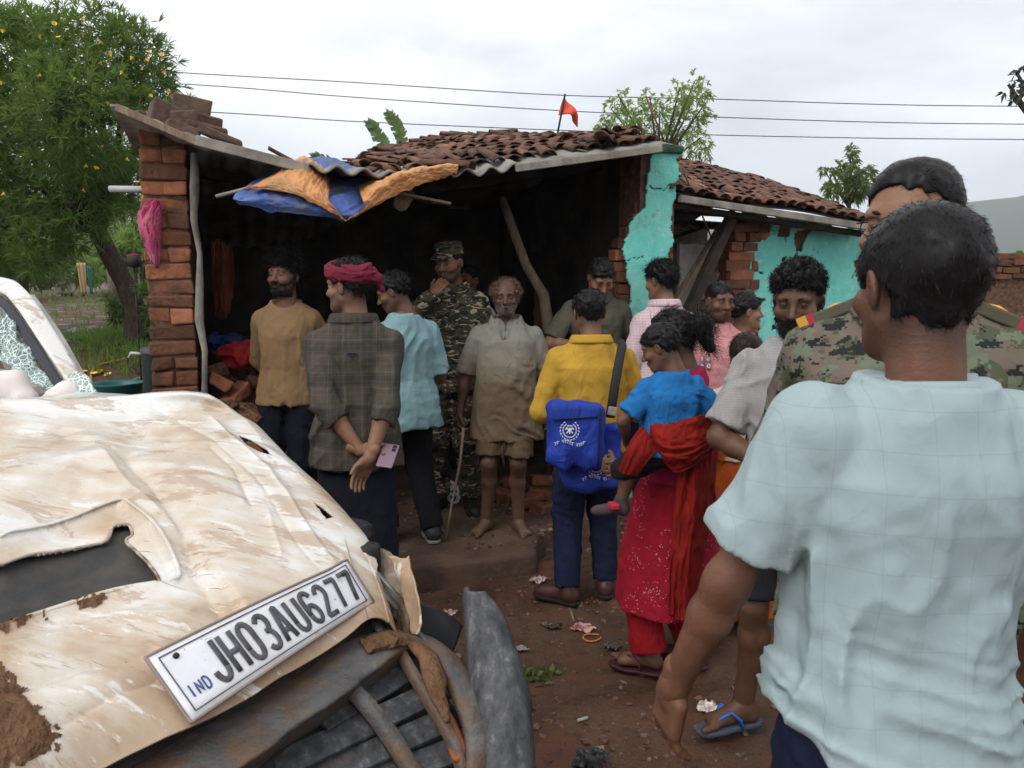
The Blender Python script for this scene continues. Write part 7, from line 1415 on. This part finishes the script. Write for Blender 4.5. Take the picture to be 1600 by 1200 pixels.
MB().tube([(0, 0, -.1), (0, 0, zz)], .009, 6).build('stake', BARK, so_, True); MB().lathe([(.001, zz - .07), (.06, zz - .05), (.075, zz), (.06, zz + .05), (.04, zz + .06)], 16).build('pot', mat('dark_pot', (.03, .025, .022), rough=.7), so_, True); v = Vol((-.12, -.12, zz - .05), (.12, .12, zz + .12), .008); v.ell((0, 0, zz + .045), (.06, .06, .03), 0); v.apply(lambda x, y, z: -.008 * vnoise(x * 40, y * 40, z * 40)); v.build('rag', fabric('red_rag', (.18, .025, .035)), so_)
# ================================================================== rubble, litter
EARTH = mat('earth_rubble', (.10, .048, .03), rough=.95, spec=.1, color2=(.2, .10, .065), nscale=7, detail=8, bump=1., bscale=30, bdist=.04)
rb = random.Random(5)
def loose_brick(px, py, z, rz, tilt=.0, s_=1., grp='loose bricks on the porch', label=None, on=None):
    p_ = onz(px, py, z) if on is None else ony(px, py, on); mb = MB(); mb.box((0, 0, 0), (.112 * s_, .054, .036), None, .007 if on is None else .016, rb)
    return tag(mb.build('loose_brick', (BRICK if rb.random() < .7 else BRICKD) if on is None or rb.random() < .4 else EARTH, None, bevel=.012, loc=p_, rot=(rb.uniform(-.1, .1), tilt, rz)), label, 'brick', grp)
for a in ((852, 750, .23, .25, .05, 1., 'orange brick lying on top of the brick rubble beside the blue satchel'), (850, 772, .15, .1, .1, 1., 'half-buried brick under the topmost brick right of the old man'), (782, 772, .15, -.5, .15, .9, 'brick leaning behind the legs of the old man'), (826, 782, .14, .6, -.2, .8, 'broken brick end at the right shin of the old man'), (802, 756, .17, 1.2, .2, .7, 'small brick piece between the knees of the old man'), (868, 792, .12, -.3, .0, .6, 'brick shard on the porch beside the navy jeans'), (845, 795, .12, .9, .1, .5, 'little brick fragment at the edge of the porch rubble')): loose_brick(*a[:6], label=a[6])
def heap(name, label, cx, cy_, rx, ry, hgt, m, z0=SLABZ, seed=0., n=50):
    u, v = np.meshgrid(np.linspace(-1, 1, n), np.linspace(-1, 1, n), indexing='ij'); r = np.sqrt(u * u + v * v); X = cx + u * rx; Y_ = cy_ + v * ry
    Z = z0 - .04 + hgt * np.clip(1 - r, 0, 1) ** .8 * (1 + .35 * fbm(X * 5 + seed, Y_ * 5, 0 * X)) + .03 * np.clip(1.1 - r, 0, 1) * fbm(X * 14, Y_ * 14, 0 * X + seed) * 1.5
    return tag(MB().grid(np.stack([X, Y_, Z], -1)).build(name, m, None, True), label, 'rubble', kind='stuff')
pr = ony(365, 640, 4.95); heap('rubble_heap', 'reddish earth and brick rubble heaped inside the left doorway', pr[0], 4.95, .75, .7, .95, EARTH, seed=1.)
pr2 = onz(815, 770, SLABZ); heap('rubble_heap', 'low earth rubble behind the legs of the old man', pr2[0] + .05, pr2[1] + .15, .55, .35, .10, EARTH, seed=5., n=40)
for i, (px, py, y_, rz) in enumerate(((345, 590, 4.45, .3), (372, 605, 4.5, 1.), (395, 640, 4.35, -.4), (350, 625, 4.3, .8), (380, 670, 4.25, .1), (338, 570, 4.6, .5), (400, 590, 4.7, -.9), (360, 655, 4.3, 1.4), (398, 690, 4.2, .4), (352, 545, 4.85, .2))):
    loose_brick(px, py + 8, 0, rz, rb.uniform(-.6, .6), rb.uniform(.45, .75), 'bricks tumbled in the left doorway', 'brick tumbled in the rubble of the left doorway', y_)
def rag(name, label, cat, c, r, m, seed, lump=.03, sq=.5, fr=14):
    v = Vol(np.array(c) - np.array(r) * 1.5 - .02, np.array(c) + np.array(r) * 1.5 + .02, max(.004, max(r) / 22)); v.ell(c, r, 0); v.apply(lambda x, y, z: -lump * (1 - 2 * np.abs(vnoise(x * fr + seed, y * fr, z * fr * 1.4))) - lump * .5 * vnoise(x * fr * 2.5, y * fr * 2.5, z * fr * 2.5 + seed), .12); return tag(v.build(name, m), label, cat)
rag('cloth_bundle', 'crumpled red cloth lying on the doorway rubble', 'cloth', ony(388, 556, 4.75), (.16, .1, .07), fabric('red_bundle', (.42, .025, .03)), 1., .03)
rag('cloth_bundle', 'blue plastic sheet crumpled in the dark doorway', 'plastic', ony(350, 535, 5.1), (.12, .08, .04), fabric('blue_bundle', (.03, .06, .2)), 3., .03)
o = tarp([[(330, 380, 1.), (345, 378, 1.), (362, 384, 1.)], [(332, 430, .95), (348, 432, .9), (366, 430, .95)], [(336, 490, .95), (350, 500, .9), (360, 488, .95)]], 'hanging_cloth', fabric('rust_cloth', (.20, .06, .03), .3), 30, 3, .03, 8.); tag(o, 'rust coloured cloth hanging in the dark behind the door post', 'cloth')
o = tarp([[(836, 440, 2.2), (850, 436, 2.2), (864, 444, 2.2)], [(834, 490, 2.1), (852, 492, 2.05), (868, 490, 2.1)], [(836, 560, 2.1), (850, 566, 2.1), (862, 556, 2.1)]], 'hanging_cloth', fabric('brown_sack', (.25, .12, .05), .3), 30, 6, .03, 8.); tag(o, 'brown sacking hanging beside the leaning wooden post', 'cloth')
# wheel cover
wc = onz(692, 788, SLABZ) + np.array([0, .03, .06]); wo = empty('wheel_cover', wc, label='cracked white wheel cover lying behind the soldier boots', cat='wheel cover'); Mw = Matrix.Rotation(R(52), 3, 'X'); wm_ = mat('white_cover', (.55, .56, .57), rough=.35, spec=.5, noise=.1)
MB().lathe([(.03, .012), (.045, .01), (.045, .0), (.03, .0), (.03, .012)], 24, M=Mw).build('hub', wm_, wo, True); MB().lathe([(.095, .006), (.115, .0), (.12, -.012), (.11, -.012), (.095, .0), (.095, .006)], 36, M=Mw).build('rim', wm_, wo, True)
MB().lathe([(.001, -.012), (.11, -.014)], 24, M=Mw).build('dark_backing', DARK, wo)
for i in range(9): a = 2 * math.pi * i / 9; M2 = Mw @ Matrix.Rotation(a, 3, 'Z'); MB().box(np.array(M2 @ Vector((.07, 0, .004))), (.032, .012 + .004 * (i % 2), .004), M2).build('spoke', wm_, wo, bevel=.002)
# litter on the mud
def on_ground(px, py): p_ = onz(px, py, 0.); p_[2] = float(gz(p_[0], p_[1])); return p_
def litter(px, py, r, c, name, label, cat, seed, flat=.3, m=None):
    p_ = on_ground(px, py); n = 24; u, v = np.meshgrid(np.linspace(-1, 1, n), np.linspace(-1, 1, n), indexing='ij'); ang = seed * 1.3; x = (u * math.cos(ang) - v * math.sin(ang)) * r * (1 + .3 * vnoise(u * 2 + seed, v * 2, 0 * u)); y = (u * math.sin(ang) + v * math.cos(ang)) * r * .75
    z = .006 + r * flat * (1 - 2 * np.abs(vnoise(u * 2.2 + seed, v * 2.2, 0 * u + 3))) + r * flat * .5 * vnoise(u * 5, v * 5, 0 * u + seed) + r * flat * .9
    return tag(MB().grid(np.stack([x, y, z], -1)).build(name, m or mat('litter_' + name + str(int(seed)), c, rough=.4, spec=.5, color2=tuple(min(1, k_ * 1.4 + .22) if c[0] > .2 else k_ * 1.6 for k_ in c), nscale=34, detail=3, lo=.45, hi=.55), None, True, solid=.002, loc=p_), label, cat)
litter(700, 954, .034, (.26, .12, .11), 'plastic_wrapper', 'crumpled pink plastic wrapper on the mud by the black panel', 'wrapper', 1, .25)
litter(912, 978, .05, (.22, .06, .055), 'snack_wrapper', 'torn red and white wrapper on the mud before the yellow-shirted man', 'wrapper', 2, .12)
litter(842, 905, .04, (.24, .15, .13), 'plastic_scrap', 'pink and white plastic scrap at the corner of the porch', 'wrapper', 3, .3)
litter(812, 1008, .028, (.18, .17, .16), 'grey_scrap', 'small grey scrap beside the bumper corner', 'scrap', 4, .15)
litter(958, 1006, .035, (.035, .035, .035), 'dark_scrap', 'dark crumpled scrap on the mud left of the red trousers', 'scrap', 5, .4)
litter(865, 976, .035, (.03, .024, .02), 'dark_scrap', 'flat dark scrap left of the red and white wrapper', 'scrap', 6, .2)
litter(925, 1196, .05, (.015, .015, .015), 'dark_scrap', 'black scrap on the mud at the bottom edge', 'scrap', 7, .4)
litter(1108, 1098, .04, (.4, .33, .27), 'paper_scrap', 'pale paper scrap behind the blue flip-flop', 'paper', 8, .3)
litter(1584, 1110, .14, (.02, .04, .22), 'blue_plastic', 'blue plastic sheet on the ground at the right edge', 'plastic', 9, .5)
P_ = [on_ground(925 + 14 * math.cos(a), 992 + 5 * math.sin(a)) + (0, 0, .008) for a in np.linspace(0, 5.6, 20)]; tag(MB().tube(P_, .004, 6).build('orange_ring', mat('orange_plastic', (.5, .17, .04), rough=.5), None, True), 'orange plastic ring beside the torn wrapper', 'ring')
a_, b_ = on_ground(890, 955), on_ground(897, 972); tag(MB().tube([a_ + (0, 0, .03), b_ + (0, 0, .012)], .005, 6).build('wood_splinter', WOOD, None, True), 'pale wood splinter behind the torn wrapper', 'stick')
a_, b_ = on_ground(902, 1130), on_ground(918, 1127); tag(MB().tube([a_ + (0, 0, .012), b_ + (0, 0, .012)], .006, 6).build('white_stub', mat('stub_white', (.4, .36, .32), rough=.8), None, True), 'pale stub lying on the open mud', 'stick')
a_ = on_ground(838, 1045); lo = empty('leaf_bunch', a_, label='wilted green leaf bunch on the mud beside the bumper corner', cat='leaves'); V, Q, cc = leaves(np.tile([[0, 0, .01]], (26, 1)) + rs.normal(0, .03, (26, 3)) * [1.3, 1, .15], np.tile([[.6, .1, .25]], (26, 1)), .05, .022, 2, rs, .8, .2); V[:, 2] = np.maximum(V[:, 2], .004); me = mesh('leaf', V, Q, False, [MG]); set_col(me, np.stack([cc] * 3, 1)); link('leaf_cluster', me, lo)
# broken brick wall at the far right
wq = ony(1575, 420, 10.); wz = float(gz(wq[0], wq[1])); bw = empty('broken_wall', (wq[0], wq[1], wz), label='broken mossy brick wall behind the officer at the right edge', cat='wall'); hz = ony(1575, 415, 10.)[2] - wz; mb = MB(); mb.box((.5, .15, hz / 2), (1.3, .1, hz / 2), None); mb.build('core', MORT, bw)
for j in range(3):
    for i in range(11): MB().box((0, 0, 0), (.11, .055, .036), None, .008, rb).build('brick', BRICKD, bw, bevel=.006, loc=(-.75 + i * .235 + (j % 2) * .1, .06, hz + .03 - j * .085 + rb.uniform(-.01, .01)), rot=(0, 0, rb.uniform(-.1, .1)))
for i in range(4): MB().box((0, 0, 0), (.13, .07, .045), None, .015, rb).build('brick', BRICKD, bw, bevel=.01, loc=(-.45 + i * .2, .1, hz + .11), rot=(0, rb.uniform(-.2, .2), rb.uniform(-.4, .4)))
# pebbles and crumbs: uncountable
mbp = MB(); rp_ = np.random.RandomState(3)
for i in range(750):
    if i < 450: x, y = rp_.uniform(-.6, 1.6), rp_.uniform(1.4, 4.2)
    else: x, y = rp_.uniform(-.8, 1.0), rp_.uniform(4.0, 5.4)
    p_ = (x - HO[0]) * HA[0] + (y - HO[1]) * HA[1]; q_ = (x - HO[0]) * HB[0] + (y - HO[1]) * HB[1]; z = SLABZ if (y > 4.1 and q_ > -1.0) else float(gz(x, y)); s_ = .003 + .009 * rp_.rand() ** 3
    M_ = Matrix.Rotation(rp_.uniform(0, 6), 3, 'Z') @ Matrix.Rotation(rp_.uniform(-.5, .5), 3, 'X'); mbp.box((x, y, z + s_ * .4), (s_ * rp_.uniform(.7, 1.6), s_, s_ * .6), M_, s_ * .3)
tag(mbp.build('pebbles', mat('pebble_mix', (.06, .036, .026), rough=.9, color2=(.24, .17, .13), nscale=25, detail=1), None), 'small stones and crumbs scattered over mud and porch', 'pebbles', kind='stuff')

fl_m = MATS['yellow_petal']; rf = random.Random(8)
ffm = mesh('fallen_flower', *(lambda m_: (m_.V, m_.F))(MB().lathe([(.004, .004), (.02, .012), (.04, .02)], 7)), True, [fl_m])
for i in range(34):
    x_, y_ = rf.uniform(75, 235), rf.uniform(505, 585); q_ = ony(x_, y_, 8.3); q_ = ony(x_, y_, float(np.interp(y_, [470, 530, 600], [10.5, 8.8, 6.9]))); q_[2] = float(gz(q_[0], q_[1])) + .01
    o = tag(link('fallen_flower', ffm, None, q_, (rf.uniform(-.5, .5), rf.uniform(-.5, .5), 0)), 'fallen yellow flower on the mud under the flowering tree', 'flower', 'yellow flowers fallen under the tree')

mbc = MB(); rc = np.random.RandomState(12)
for i in range(900):
    k_ = i % 3
    if k_ == 0: px_, py_ = rc.normal(815, 45), rc.normal(790, 22); z_ = SLABZ; q_ = onz(px_, max(py_, 745), z_)
    elif k_ == 1: px_, py_ = rc.uniform(640, 1080), rc.uniform(905, 960); q_ = onz(px_, py_, 0.); q_[2] = float(gz(q_[0], q_[1]))
    else: px_, py_ = rc.normal(900, 120), rc.normal(1120, 70); q_ = onz(px_, min(max(py_, 960), 1230), 0.); q_[2] = float(gz(q_[0], q_[1]))
    s_ = (.003 + .012 * rc.rand() ** 4) * (1 if k_ == 0 else .6); M_ = Matrix.Rotation(rc.uniform(0, 6), 3, 'Z') @ Matrix.Rotation(rc.uniform(-.6, .6), 3, 'X'); mbc.box((q_[0], q_[1], q_[2] + s_ * .3), (s_ * rc.uniform(.8, 1.8), s_, s_ * .6), M_, s_ * .35)
tag(mbc.build('brick_crumbs', mat('crumb_mix', (.10, .04, .025), rough=.95, color2=(.2, .10, .065), nscale=12, detail=2), None), 'red brick crumbs scattered over porch and mud', 'rubble', kind='stuff')
# ================================================================== damp air
hz_m = bpy.data.materials.new('damp_air'); hz_m.use_nodes = True; t = hz_m.node_tree; t.nodes.clear(); o_ = t.nodes.new('ShaderNodeOutputMaterial'); pv = t.nodes.new('ShaderNodeVolumePrincipled')
pv.inputs['Color'].default_value = (.84, .93, 1, 1); pv.inputs['Density'].default_value = 0.0007; pv.inputs['Anisotropy'].default_value = .2; t.links.new(pv.outputs[0], o_.inputs['Volume'])
MB().box((200, 620, 80), (1850, 720, 90)).build('haze', hz_m, None, kind='stuff')
